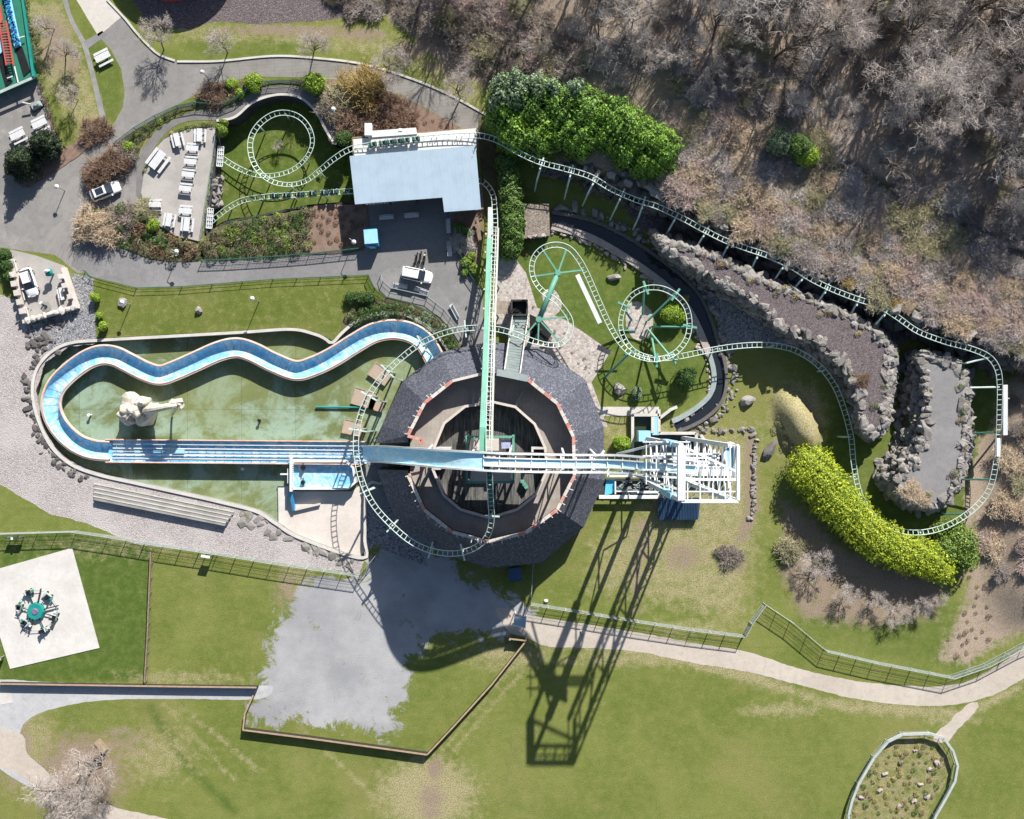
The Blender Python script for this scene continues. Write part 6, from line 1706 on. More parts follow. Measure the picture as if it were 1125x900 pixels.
for (u, v, rz, lab) in [(17.5, 293, -1.33, 'pale bench at the upper end of the viewing platform west wall'), (26, 324, -1.33, 'pale bench beside the white car on the viewing platform'), (31, 345, -1.33, 'pale bench in the lower left corner of the viewing platform'), (69, 323, 1.8, 'bluish bench on the east wall of the viewing platform')]:
    bench_mesh(1.9, 'bench', 'stone_bench', lab, u, v, rz, PZ, 'benches on the viewing platform')
pb = empty('bird_figure', P(59, 301, PZ), .3, 'small teal and white figure casting an oval shadow on the viewing platform', 'ride figure')
b = MB(); b.cyl((0, 0, 0), .12, .9, 8); b.rock((0, 0, 1.4), .55, sub=2, rough=.1); b.build('body', M['teal'], pb); b = MB(); b.rock((0, .15, 1.95), .3, sub=2, rough=.1); b.build('head', M['white'], pb)
pb = empty('telescope_statue', P(51, 337, PZ), 0, 'dark and white mounted figure on a worn grey base at the platform edge', 'statue')
b = MB(); b.cyl((0, 0, 0), .75, .08, 16); b.build('base_plate', M['greycon'], pb); b = MB(); b.tube([(0, 0, 0), (0, .1, .8), (-.1, .3, 1.3)], .22, 8, .12); b.tube([(0, .1, .8), (.3, -.4, .9)], .09, 6); b.tube([(0, .1, .8), (-.3, -.5, 1.0)], .09, 6); b.build('body', M['darksteel'], pb, smooth=True)
b = MB(); b.rock((-.1, .32, 1.42), .22, sub=2, rough=.1); b.bar((0, -.3, .6), (0, -.9, .5), .16); b.build('head', M['white'], pb)

# ------------------------------------------------------------------ ride deck at the top-left corner
am = empty('trackride_deck', P(10, 40), label='green ride deck with red rail and blue speckled strip in the top left corner', cat='amusement ride')
AH = 1.6
def strip(nm, q, z, mat):
    b = MB(); b.prism([tuple(P(u, v, z)[:2]) for u, v in q], z-.12, z); rel(b.build(nm, M[mat]), am)
b = MB(); b.prism([tuple(P(u, v, AH)[:2]) for u, v in [(-30, -40), (10, -40), (22, 0), (37, 83), (-30, 112)]], 0, AH); rel(b.build('deck', M['deckgreen']), am)
strip('blue_strip', [(2, -20), (8, -20), (23, 50), (16, 53), (6, 10)], AH+.35, 'kiosktop')
strip('blue_strip', [(-14, -10), (-2, 0), (3, 56), (-3, 62)], AH+.35, 'kiosktop')
strip('red_track', [(-16, -20), (-4, -20), (3, 22), (-3, 28)], AH+.6, 'red')
strip('black_mat', [(17, 54), (24, 51), (33, 78), (26, 84)], AH+.13, 'black')
strip('black_mat', [(-3, 63), (4, 60), (13, 90), (6, 95)], AH+.13, 'black')
strip('edge_beam', [(22, -10), (24, -10), (38, 84), (35, 84)], AH+.5, 'teal')
strip('edge_beam', [(-30, 112), (38, 83), (38, 86), (-30, 116)], AH+.3, 'fencesteel')
b = MB()
for u0 in (1, 9): b.bar(P(u0-2, 24, AH+.9), P(u0+6, 72, AH+.9), .16)
for k in range(16): b.bar(P(-1+k*.52, 25+k*3, AH+.9), P(7+k*.52, 24+k*3, AH+.9), .12)
rel(b.build('red_ladder_rail', M['red']), am)
b = MB(); r4 = random.Random(3)
for k in range(120):
    t = r4.random(); p = P(4+t*15+r4.uniform(-2.5, 2.5), -15+t*66, AH+.5); b.box(p, (.22, .22, .3), r4.random())
rel(b.build('blue_balls', M['kiosk']), am)
b = MB(); b.bar(P(16, 73, AH+.3), P(20, 91, AH+.3), .14); b.bar(P(20, 42, AH+.6), P(27, 40, AH+.6), .12); b.bar(P(8, 86, AH+.4), P(14, 84, AH+.4), .12); rel(b.build('white_rails', M['white']), am)
# toy figure beside the tables
tf = empty('children_rider', P(41, 117), .5, 'small grey coin ride with pale pink arm beside the picnic tables', 'coin ride')
b = MB(); b.box((0, 0, .35), (1.6, .9, .5), taper=.8); b.cyl((.2, 0, .6), .4, .35, 10, .3); b.build('body', M['steel'], tf)
b = MB(); b.tube([(-.4, .2, .9), (-1.3, .9, 1.2)], .12, 8); b.build('arm', M['concretepink'], tf)
b = MB(); b.box((0, 0, .06), (1.8, 1.1, .12)); b.build('base_plate', M['darksteel'], tf)

# round ride whose roof throws the shadow at the top edge
rd = empty('round_ride', P(208, -88), label='round ride with broad canopy just beyond the top edge', cat='amusement ride')
b = MB(); b.cyl((P(208, -88).x, P(208, -88).y, 5.0), 9.6, 1.2, 40, 1.0); rel(b.build('canopy', M['red']), rd)
b = MB(); b.cyl((P(208, -88).x, P(208, -88).y, 0), .8, 5.1, 16); rel(b.build('mast', M['orange']), rd)
b = MB(); b.cyl((P(188, -36).x, P(188, -36).y, 0.0), 5.1, .5, 32); rel(b.build('platform', M['red']), rd)
# ------------------------------------------------------------------ vegetation generators (numpy)
def mesh_np(name, V, F, mat):
    me = bpy.data.meshes.new(name)
    nv, nf = len(V), len(F); k = F.shape[1]
    me.vertices.add(nv); me.vertices.foreach_set('co', V.astype(np.float32).ravel())
    me.loops.add(nf*k); me.loops.foreach_set('vertex_index', F.astype(np.int32).ravel())
    me.polygons.add(nf); me.polygons.foreach_set('loop_start', np.arange(0, nf*k, k, dtype=np.int32))
    me.update(calc_edges=True); me.validate()
    me.materials.append(mat)
    return me
def seg_mesh(name, A, B, ra, rb, mat, n=3):
    A, B = np.array(A), np.array(B); ra, rb = np.array(ra), np.array(rb)
    T = B-A; T /= np.linalg.norm(T, axis=1)[:, None]+1e-9
    U = np.where(np.abs(T[:, 2:3]) > 0.9, np.array([[1., 0, 0]]), np.array([[0, 0, 1.]]))
    X = np.cross(T, U); X /= np.linalg.norm(X, axis=1)[:, None]+1e-9; Y = np.cross(T, X)
    m = len(A); V = np.zeros((m, 2*n, 3)); 
    for k in range(n):
        a = 2*math.pi*k/n; d = X*math.cos(a)+Y*math.sin(a)
        V[:, k] = A+d*ra[:, None]; V[:, n+k] = B+d*rb[:, None]
    F = []
    base = (np.arange(m)*2*n)[:, None]
    for k in range(n):
        k2 = (k+1) % n; F.append(base+np.array([[k, k2, n+k2, n+k]]))
    return mesh_np(name, V.reshape(-1, 3), np.concatenate(F), mat)

def grow(seed, height, spread, levels=4, trunk_r=0.16, kids=(5, 5, 5, 4), up=0.5, fork=0.35, thin=1.0, crook=0.16):
    """bare tree skeleton -> (trunk/limb segs, twig segs)"""
    r = random.Random(seed); limbs = []; twigs = []
    def branch(p, d, L, rad, lev):
        nseg = 3 if lev < 2 else 2
        q = p; dd = d
        pts = [p]
        for i in range(nseg):
            dd = (dd+Vector((r.gauss(0, crook), r.gauss(0, crook), r.gauss(0, crook*.5)))+Vector((0, 0, .06*up))).normalized()
            q2 = q+dd*(L/nseg); r0 = rad*(1-.55*i/nseg); r1 = rad*(1-.55*(i+1)/nseg)
            (limbs if lev < 2 else twigs).append((q, q2, r0, r1)); q = q2; pts.append(q)
        if lev >= levels: return
        n = kids[min(lev, len(kids)-1)]
        for k in range(n):
            t = fork+(1-fork)*((k+r.random())/n); f = t*nseg; i = min(int(f), nseg-1); o = pts[i].lerp(pts[i+1], f-i)
            az = r.random()*6.283; out = Vector((math.cos(az), math.sin(az), 0))
            ax = (pts[i+1]-pts[i]).normalized(); out = (out-ax*out.dot(ax)).normalized()
            nd = (ax*r.uniform(.35, .85)+out*r.uniform(.6, 1.0)*spread+Vector((0, 0, up*.35))).normalized()
            branch(o, nd, L*r.uniform(.5, .75)*(1.05-.35*t), max(rad*.5, .011*thin), lev+1)
    branch(Vector((0, 0, -.1)), Vector((r.gauss(0, .06), r.gauss(0, .06), 1)).normalized(), height*.62, trunk_r, 0)
    return limbs, twigs

def tree_protos(n, seed0, name, height, spread, twigmat, **kw):
    out = []
    for i in range(n):
        li, tw = grow(seed0+i, height, spread, **kw)
        s = lambda L: ([tuple(a) for a, b_, c, d in L], [tuple(b_) for a, b_, c, d in L], [c for a, b_, c, d in L], [d for a, b_, c, d in L])
        out.append((seg_mesh(name+'_trunk', *s(li), M['bark'] if kw.get('levels', 4) > 2 else M[twigmat], 5), seg_mesh(name+'_crown', *s(tw), M[twigmat], 3)))
    return out

def plant(name, protos, idx, loc, sc, rz, label, cat, group, tilt=0.0, parts=('trunk', 'crown')):
    o = empty(name, loc, rz, label, cat, group); o.scale = (sc, sc, sc) if not isinstance(sc, tuple) else sc
    if tilt: o.rotation_euler = (tilt*math.cos(rz*3), tilt*math.sin(rz*3), rz)
    for nm, me in zip(parts, protos[idx % len(protos)]):
        c = bpy.data.objects.new(nm, me); c.parent = o; COL.objects.link(c)
    return o

BT = tree_protos(6, 11, 'bare_tree', 11.5, .9, 'twigpale', levels=4, kids=(9, 6, 5, 4), trunk_r=.17, up=.5, thin=.62, crook=.12)
BG = tree_protos(4, 31, 'grey_tree', 11.5, .9, 'twiggrey', levels=4, kids=(9, 6, 6, 4), trunk_r=.17, up=.5, thin=.65, crook=.12)
BS = tree_protos(3, 51, 'young_tree', 7.5, 1.05, 'twiggrey', levels=4, kids=(10, 7, 6, 5), trunk_r=.12, up=.5, thin=1.0, crook=.12)
POLE = tree_protos(3, 61, 'pole_tree', 12.5, .45, 'twigbrown', levels=3, kids=(10, 5, 4), trunk_r=.19, up=.7, fork=.45)

def shrub_mesh(seed, mat, R=1.0, H=1.0, n=420, rad=.014):
    """uneven thicket of many stems, unit radius"""
    r = np.random.default_rng(seed)
    az = r.uniform(0, 2*np.pi, n); rr = np.sqrt(r.random(n))*.72
    lob = 1+.28*np.sin(az*3+r.uniform(0, 6))+.18*np.sin(az*5+r.uniform(0, 6)); rr = rr*lob
    base = np.stack([rr*np.cos(az), rr*np.sin(az), np.zeros(n)], -1)
    hgt = H*(1.05-.55*rr**2)*(.7+.3*np.sin(base[:, 0]*5+seed)*np.sin(base[:, 1]*6+seed))*r.uniform(.6, 1.1, n)
    D = np.stack([base[:, 0]*.35+r.normal(0, .16, n), base[:, 1]*.35+r.normal(0, .16, n), hgt], -1)
    mid = base+D*.5+r.normal(0, .05, (n, 3)); tip = base+D+r.normal(0, .06, (n, 3))
    A = [base, mid]; B = [mid, tip]; ra = [np.full(n, rad*1.4), np.full(n, rad)]; rb = [np.full(n, rad), np.full(n, rad*.6)]
    for k in range(5):
        t = r.uniform(.1, 1, (n, 1)); s = mid+(tip-mid)*t; e = s+r.normal(0, .16, (n, 3))+np.array([0, 0, .10])
        A.append(s); B.append(e); ra.append(np.full(n, rad*.8)); rb.append(np.full(n, rad*.5))
    return seg_mesh('twig_shrub', np.concatenate(A), np.concatenate(B), np.concatenate(ra), np.concatenate(rb), M[mat], 3)
SHR = {k: [shrub_mesh(71+i*7+j, k) for i in range(3)] for j, k in enumerate(('twiggrey', 'twigbrown', 'twigolive', 'twigstraw', 'twigpink', 'twigpale', 'twiggold', 'twigrusset'))}
def shrub(kind, loc, R, H, label, group=None, name='bare_shrub', cat='shrub', rz=None):
    me = random.choice(SHR[kind]); o = bpy.data.objects.new(name, me); o.location = loc; o.rotation_euler = (0, 0, random.uniform(0, 6.28) if rz is None else rz); o.scale = (R, R, H)
    COL.objects.link(o); return tag(o, label, cat, group)

def leaf_cloud(ells, dens, size, seed=1, rough=0.22, inner=0.12, clump=0.9, flat=0.35, cull=True):
    """leaf quads over a union of ellipsoids (cx,cy,cz,rx,ry,rz): returns V,F"""
    r = np.random.default_rng(seed); VV = []
    E = np.array(ells, float)
    for e in E:
        area = 4*np.pi*((e[3]*e[4])**1.6/3+(e[3]*e[5])**1.6/3+(e[4]*e[5])**1.6/3)**(1/1.6)
        n = int(area*dens)
        d = r.normal(0, 1, (n, 3)); d /= np.linalg.norm(d, axis=1)[:, None]; d[:, 2] = np.where(d[:, 2] < -.35, -d[:, 2], d[:, 2])
        # lumps
        ph = r.uniform(0, 6.28, 6)
        q = d*e[3:6]; f = clump
        nzv = (np.sin(q[:, 0]*2.1/f+e[0]+ph[0])*np.sin(q[:, 1]*2.3/f+e[1]+ph[1])+.6*np.sin(q[:, 2]*3.1/f+q[:, 0]*4.1/f+ph[2])*np.sin(q[:, 1]*4.7/f+ph[3]))
        nzv = nzv+.7*np.sin(q[:, 0]*7.3+ph[4]+q[:, 2]*5)*np.sin(q[:, 1]*8.1+ph[5])
        rad = 1+rough*.45*nzv-inner*r.random(n)**2
        p = E_c = e[:3]+q*rad[:, None]
        if cull and len(E) > 1:
            ins = np.zeros(n, bool)
            for g in E:
                if g is e or np.allclose(g, e): continue
                ins |= (((p-g[:3])/(g[3:6]*.86))**2).sum(1) < 1
            p, d = p[~ins], d[~ins]
        p = p[p[:, 2] > 0.02] if True else p
        m = len(p); dd = d[:m] if len(d) == m else r.normal(0, 1, (m, 3))
        nn = p-e[:3]; nn = nn/(e[3:6]**2); nn /= np.linalg.norm(nn, axis=1)[:, None]+1e-9
        nn = nn+r.normal(0, .55, (m, 3)); nn /= np.linalg.norm(nn, axis=1)[:, None]
        a = r.normal(0, 1, (m, 3)); u = np.cross(nn, a); u /= np.linalg.norm(u, axis=1)[:, None]; w = np.cross(nn, u)
        s = size*r.uniform(.45, 1.0, (m, 1))*(1+.9*(r.random((m, 1))<.12))
        VV.append(np.stack([p-u*s*.5, p+w*s*.32, p+u*s*.5, p-w*s*.32], 1))
    V = np.concatenate(VV).reshape(-1, 3); F = np.arange(len(V)).reshape(-1, 4)
    return V, F
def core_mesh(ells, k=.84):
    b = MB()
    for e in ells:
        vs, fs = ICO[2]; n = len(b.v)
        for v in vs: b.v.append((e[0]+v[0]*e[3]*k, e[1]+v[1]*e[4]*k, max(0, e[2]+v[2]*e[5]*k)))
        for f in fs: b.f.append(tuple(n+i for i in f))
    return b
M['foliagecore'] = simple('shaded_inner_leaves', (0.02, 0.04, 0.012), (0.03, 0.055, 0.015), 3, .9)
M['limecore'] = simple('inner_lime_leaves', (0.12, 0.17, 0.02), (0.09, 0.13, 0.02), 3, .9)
def leafy(name, ells, mat, dens, size, label, cat, loc=None, core='foliagecore', seed=1, group=None, trunk=True, **kw):
    """ells in local coordinates around loc (on ground)"""
    loc = Vector(loc) if loc is not None else Vector((0, 0, 0))
    o = empty(name, loc, 0, label, cat, group)
    V, F = leaf_cloud(ells, dens, size, seed, **kw); me = mesh_np('foliage', V, F, M[mat]); c = bpy.data.objects.new('foliage', me); c.parent = o; COL.objects.link(c)
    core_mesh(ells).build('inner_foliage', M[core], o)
    return o
def im_ells(lst, base):
    """[(u, v, r_px, top_h, stretch)] -> ellipsoids relative to base point"""
    out = []
    for q in lst:
        u, v, rp, h = q[:4]; st = q[4] if len(q) > 4 else 1.0
        p = P(u, v, h*.55); r = rp*S
        out.append((p.x-base.x, p.y-base.y, h*.45, r, r*st, h*.58))
    return out

# big laurel hedge above the cliff
random.seed(99)
bs = P(640, 150)
ell = im_ells([(562, 112, 26, 7.3), (560, 135, 24, 7.1), (585, 118, 30, 7.7), (590, 148, 26, 6.9), (615, 122, 28, 7.9), (622, 145, 24, 7.1), (645, 126, 28, 8.1), (655, 146, 20, 6.9), (672, 134, 26, 8.3), (692, 146, 24, 8.9), (690, 160, 18, 8.7), (710, 158, 25, 9.5), (726, 166, 21, 9.7), (722, 180, 18, 8.9), (706, 182, 17, 8.1), (688, 172, 18, 8.1), (552, 130, 20, 7.3), (566, 150, 22, 6.9), (668, 152, 20, 7.5), (638, 156, 20, 7.1)], bs)
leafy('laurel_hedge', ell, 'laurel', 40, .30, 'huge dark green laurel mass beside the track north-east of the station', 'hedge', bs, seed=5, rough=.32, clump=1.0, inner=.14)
bs = P(575, 105)
ell = im_ells([(552, 100, 13, 8.9), (568, 97, 14, 9.1), (586, 102, 15, 9.2), (605, 104, 12, 9.1), (548, 116, 12, 8.5), (566, 112, 16, 9.1), (630, 106, 13, 9.2)], bs)
leafy('laurel_hedge', ell, 'laurelpale', 26, .30, 'frosted pale green crown at the north-west end of the laurel mass', 'hedge', bs, seed=6, rough=.5)
# lime hedge
bs = P(930, 570)
ell = im_ells([(893, 516, 26, 4.6), (880, 524, 14, 4.2), (905, 530, 26, 4.8), (916, 548, 25, 4.8), (932, 564, 25, 4.8), (948, 580, 24, 4.8), (966, 594, 24, 4.8), (986, 605, 23, 4.6), (1006, 612, 22, 4.4), (1026, 618, 20, 4.0), (1034, 627, 15, 3.8)], bs)
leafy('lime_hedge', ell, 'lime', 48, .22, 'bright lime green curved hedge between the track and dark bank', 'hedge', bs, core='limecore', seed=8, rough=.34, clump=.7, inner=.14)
bs = P(1050, 600)
ell = im_ells([(1040, 606, 17, 3.6), (1055, 598, 19, 3.8), (1058, 612, 17, 3.6), (1048, 583, 14, 2.8), (1035, 584, 12, 2.0)], bs)
leafy('lime_hedge', ell, 'lime2', 34, .26, 'duller mid green bush closing the east end of the lime hedge', 'hedge', bs, core='foliagecore', seed=9)
# tall hedge beside the lift
bs = P(560, 225)
ell = im_ells([(556, 180, 13, 3.4), (560, 196, 14, 3.6), (561, 212, 14, 3.6), (563, 228, 14, 3.6), (563, 244, 14, 3.6), (563, 258, 13, 3.4), (562, 270, 12, 3.0), (560, 278, 9, 2.4)], bs)
leafy('box_hedge', ell, 'ivy', 40, .24, 'tall mid green hedge standing between the lift and the stone bridge', 'hedge', bs, seed=10)
bs = P(395, 326)
leafy('box_hedge', im_ells([(385, 327, 8, 1.3), (395, 327, 8, 1.4), (406, 327, 8, 1.3)], bs), 'box', 60, .16, 'small clipped green hedge at the lawn corner above the pool', 'hedge', bs, seed=12)
bs = P(4, 290)
leafy('box_hedge', im_ells([(5, 280, 8, 1.8), (8, 292, 8, 1.8), (10, 304, 7, 1.7), (-4, 285, 9, 1.8)], bs), 'box', 50, .18, 'dark hedge left of the walled viewing platform', 'hedge', bs, seed=13)
# round shrubs
def ball(u, v, rp, h, mat, lab, core='foliagecore', dens=60, size=.17, seed=1, cat='shrub', name='round_shrub', group=None):
    p = P_on(u, v) if v < 240 and u > 560 else P(u, v); k = 1-h*.5/ALT; p = Vector((p.x, p.y, p.z)); q = P(u, v, h*.5); p.x, p.y = q.x, q.y
    r = rp*S; rr = random.Random(seed+int(u))
    ell = [(0, 0, h*.45, r*.8, r*.8, h*.56)]+[(r*.45*math.cos(a), r*.45*math.sin(a), h*rr.uniform(.35, .6), r*.55, r*.55, h*.4) for a in [rr.uniform(0, 6.28) for _ in range(4)]]
    return leafy(name, ell, mat, dens, size, lab, cat, p, core=core, seed=seed+int(u*3+v), group=group)
for q in [(104, 327, 6, 1.5, 'limeshrub', 'clipped round bright bush, northernmost of three beside the lawn'), (109, 347, 4.5, 1.0, 'limeshrub', 'smallest clipped round bush, middle one of three beside the lawn'), (113, 359, 6, 1.6, 'limeshrub', 'clipped round bush nearest the pool rim, last of three'),
          (740, 345, 15, 2.6, 'limeshrub', 'pale yellow-green bush inside the second track loop'), (752, 414, 14, 2.6, 'box', 'dark round bush beside the inner canal bank'), (699, 432, 8, 1.3, 'laurelpale', 'small frosted bush south of the second track loop'), (683, 487, 11, 2.4, 'limeshrub', 'bright green bush just north of the boat chute'), (752, 328, 6, 1.2, 'yellowscrub', 'small straw coloured shrub at the canal bend'),
          (255, 93, 8, 1.2, 'limeshrub', 'lime bush at the west end of the upper bed'), (264, 103, 6, 1.0, 'limeshrub', 'small lime bush hugging the curved ramp fence'), (278, 91, 12, 1.8, 'limeshrub', 'large lime bush in the upper bed above the loop garden'), (348, 91, 14, 2.4, 'limeshrub', 'largest bright bush at the east end of the upper bed'), (337, 95, 6, 1.2, 'limeshrub', 'small bright bush touching the large one at the ramp bend'),
          (141, 161, 7, 1.3, 'limeshrub', 'yellow-green bush at the west end of the ramp bed'), (168, 248, 8, 1.2, 'limeshrub', 'bright green shrub in the brown scrub bed below the terrace'), (378, 152, 11, 1.8, 'box', 'dark green mound left of the white station roof'), (243, 143, 8, 1.8, 'lime2', 'green climber at the north-east corner of the terrace'), (246, 135, 5, 1.4, 'lime2', 'small yellow-green shrub next to the terrace corner climber'),
          (512, 288, 7, 1.1, 'lime2', 'low green shrub under the lift beside the plaza'), (520, 296, 7, 1.0, 'lime2', 'low green shrub at the south end of the lift bed'), (518, 282, 6, 1.0, 'lime2', 'green shrub close against the lift'), (510, 300, 5, .9, 'lime2', 'tiny green shrub at the plaza fence'), (506, 250, 8, 1.2, 'ivy', 'dark ivy mound beneath the station corner'), (513, 258, 7, 1.0, 'ivy', 'ivy patch between station corner and dry twigs'),
          (864, 176, 16, 4.0, 'ivy', 'green bush at the edge of the bare wood'), (843, 170, 15, 4.0, 'laurelpale', 'grey-green bush on the wood edge, left of a greener one'), (872, 186, 12, 3.4, 'limeshrub', 'brightest green bush on the wood edge'), (1112, 90, 16, 5.5, 'ivy', 'ivy covered crown near the top right corner'), (1108, 75, 12, 6.0, 'limeshrub', 'sunlit ivy crown at the right edge of the wood'), (1120, 108, 12, 5, 'ivy', 'lower ivy crown on the right picture edge'), (924, 243, 8, 1.4, 'limeshrub', 'small bright green shrub in the straw coloured scrub'), (1097, 348, 7, 1.4, 'box', 'small dark green shrub at the east bend of the cliff track'),
          (1053, 449, 7, 1.3, 'yellowscrub', 'straw clump on the east rim of the short terrace'), (1047, 400, 5, .9, 'yellowscrub', 'yellow tuft on the north rim of the short terrace')]:
    ball(q[0], q[1], q[2], q[3], q[4], q[5], core='limecore' if q[4] in ('limeshrub', 'lime2', 'yellowscrub') else 'foliagecore')
# conifers at the west
for (u, v, rp, h, lab) in [(20, 178, 19, 5.5, 'dark conifer at the left edge below the picnic tables'), (46, 158, 16, 5.0, 'dark conifer right of the picnic tables')]:
    p = P(u, v, h*.5); p.z = 0; rr = random.Random(int(u)); R2 = rp*S
    ell = [(R2*.15*rr.uniform(-1, 1), R2*.15*rr.uniform(-1, 1), h*(.18+.16*k), R2*(1-.17*k), R2*(1-.17*k), h*.16) for k in range(5)]
    ell += [(R2*.75*math.cos(a), R2*.75*math.sin(a), h*.3, R2*.35, R2*.35, h*.12) for a in [k*.9 for k in range(7)]]
    o = leafy('conifer_tree', ell, 'conifer', 45, .26, lab, 'tree', p, seed=int(u)+40, rough=.5)
    b = MB(); b.cyl((0, 0, 0), .2, h*.7, 8, .1); b.build('trunk', M['bark'], o)

# heather and low shrub mounds (one mesh design, copied)
def mound_meshes(mat, n, seed, size=.13, dens=75):
    out = []
    for i in range(n):
        V, F = leaf_cloud([(0, 0, .22, .55, .5, .42), (.28, .1, .18, .36, .34, .3), (-.25, -.15, .16, .36, .36, .3)], dens, size, seed+i); me = mesh_np('heather_leaves', V, F, M[mat]); out.append(me)
    return out
HE = {m: mound_meshes(m, 2, 200+i*10) for i, m in enumerate(('heather', 'dryleaf', 'lime2', 'box', 'yellowscrub', 'laurelpale'))}
def mounds(poly, n, mats, label, group, smin=.8, smax=1.5, z=.05, name='low_shrub', seed=1, mind=.9):
    r = random.Random(seed); us = [p[0] for p in poly]; vs = [p[1] for p in poly]; pts = []
    tries = 0
    while len(pts) < n and tries < n*60:
        tries += 1; u, v = r.uniform(min(us), max(us)), r.uniform(min(vs), max(vs))
        if sd_poly(np.array([u]), np.array([v]), poly)[0] < 1.5: continue
        if any((u-a)**2+(v-b_)**2 < (mind/S)**2 for a, b_ in pts): continue
        pts.append((u, v))
    for (u, v) in pts:
        me = r.choice(HE[r.choice(mats)]); o = bpy.data.objects.new(name, me); o.location = P(u, v, z); s_ = r.uniform(smin, smax); o.scale = (s_, s_, s_*r.uniform(.8, 1.3)); o.rotation_euler = (0, 0, r.uniform(0, 6.28)); COL.objects.link(o); tag(o, label, 'shrub', group)
heath = [(224, 268), (230, 258), (250, 247), (300, 238), (345, 229), (372, 226), (388, 240), (380, 262), (335, 278), (280, 282), (226, 284)]
mounds(heath[:5]+[(345, 230), (340, 276), (280, 281), (226, 283)], 105, ['heather', 'heather', 'heather', 'box', 'lime2'], 'olive heather mound in the long bed beneath the loop garden', 'heather mounds', .9, 1.5, seed=2, mind=.85)
mounds([(340, 232), (388, 226), (398, 230), (398, 270), (342, 276)], 24, ['dryleaf'], 'russet clump on bare soil at the east end of the heather bed', 'russet clumps', .5, .9, seed=3)
scrub = [(92, 244), (100, 234), (150, 226), (158, 228), (172, 248), (196, 264), (218, 270), (220, 283), (200, 286), (165, 283), (130, 269), (102, 256)]
mounds(scrub, 42, ['heather', 'dryleaf', 'box', 'heather'], 'olive brown mound in the scrub bed south of the terrace', 'scrub bed mounds', 1.0, 1.9, seed=4, mind=1.0)
mounds([(216, 107), (236, 97), (256, 92), (262, 108), (246, 116), (220, 117)], 16, ['dryleaf', 'heather'], 'brown mound in the bed above the curved ramp', 'upper bed mounds', .9, 1.5, seed=5)
mounds([(166, 172), (182, 150), (206, 138), (238, 133), (238, 139), (206, 142), (184, 153), (172, 168), (160, 190), (156, 188)], 26, ['lime2', 'yellowscrub', 'lime2'], 'yellow-green tuft in the border round the terrace', 'terrace border tufts', .55, .9, z=.2, seed=6, mind=.7)
mounds([(130, 160), (152, 143), (175, 131), (196, 120), (216, 111), (216, 118), (196, 125), (174, 138), (158, 156), (150, 175), (142, 170)], 24, ['box', 'lime2', 'box'], 'low green mound along the outside of the ramp fence', 'ramp border mounds', .6, 1.0, seed=7, mind=.8)
mounds([(40, 82), (46, 84), (66, 145), (60, 148)], 16, ['box', 'lime2'], 'low green mound at the foot of the western bank', 'bank foot mounds', .7, 1.1, seed=8)
mounds([(24, 0), (34, 0), (48, 60), (42, 84), (36, 60)], 20, ['box', 'heather'], 'dark green mound beside the green ride deck', 'ride deck mounds', .8, 1.4, seed=9)
mounds([(458, 120), (500, 142), (470, 148), (452, 146)], 12, ['dryleaf'], 'small dark russet tuft on soil below the upper path', 'soil bed tufts', .4, .6, seed=10, mind=1.1)
mounds([(560, 248), (590, 262), (580, 290), (562, 276)], 8, ['dryleaf', 'heather'], 'low brown tuft beside the cobbled yard', 'yard edge tufts', .4, .8, seed=11)

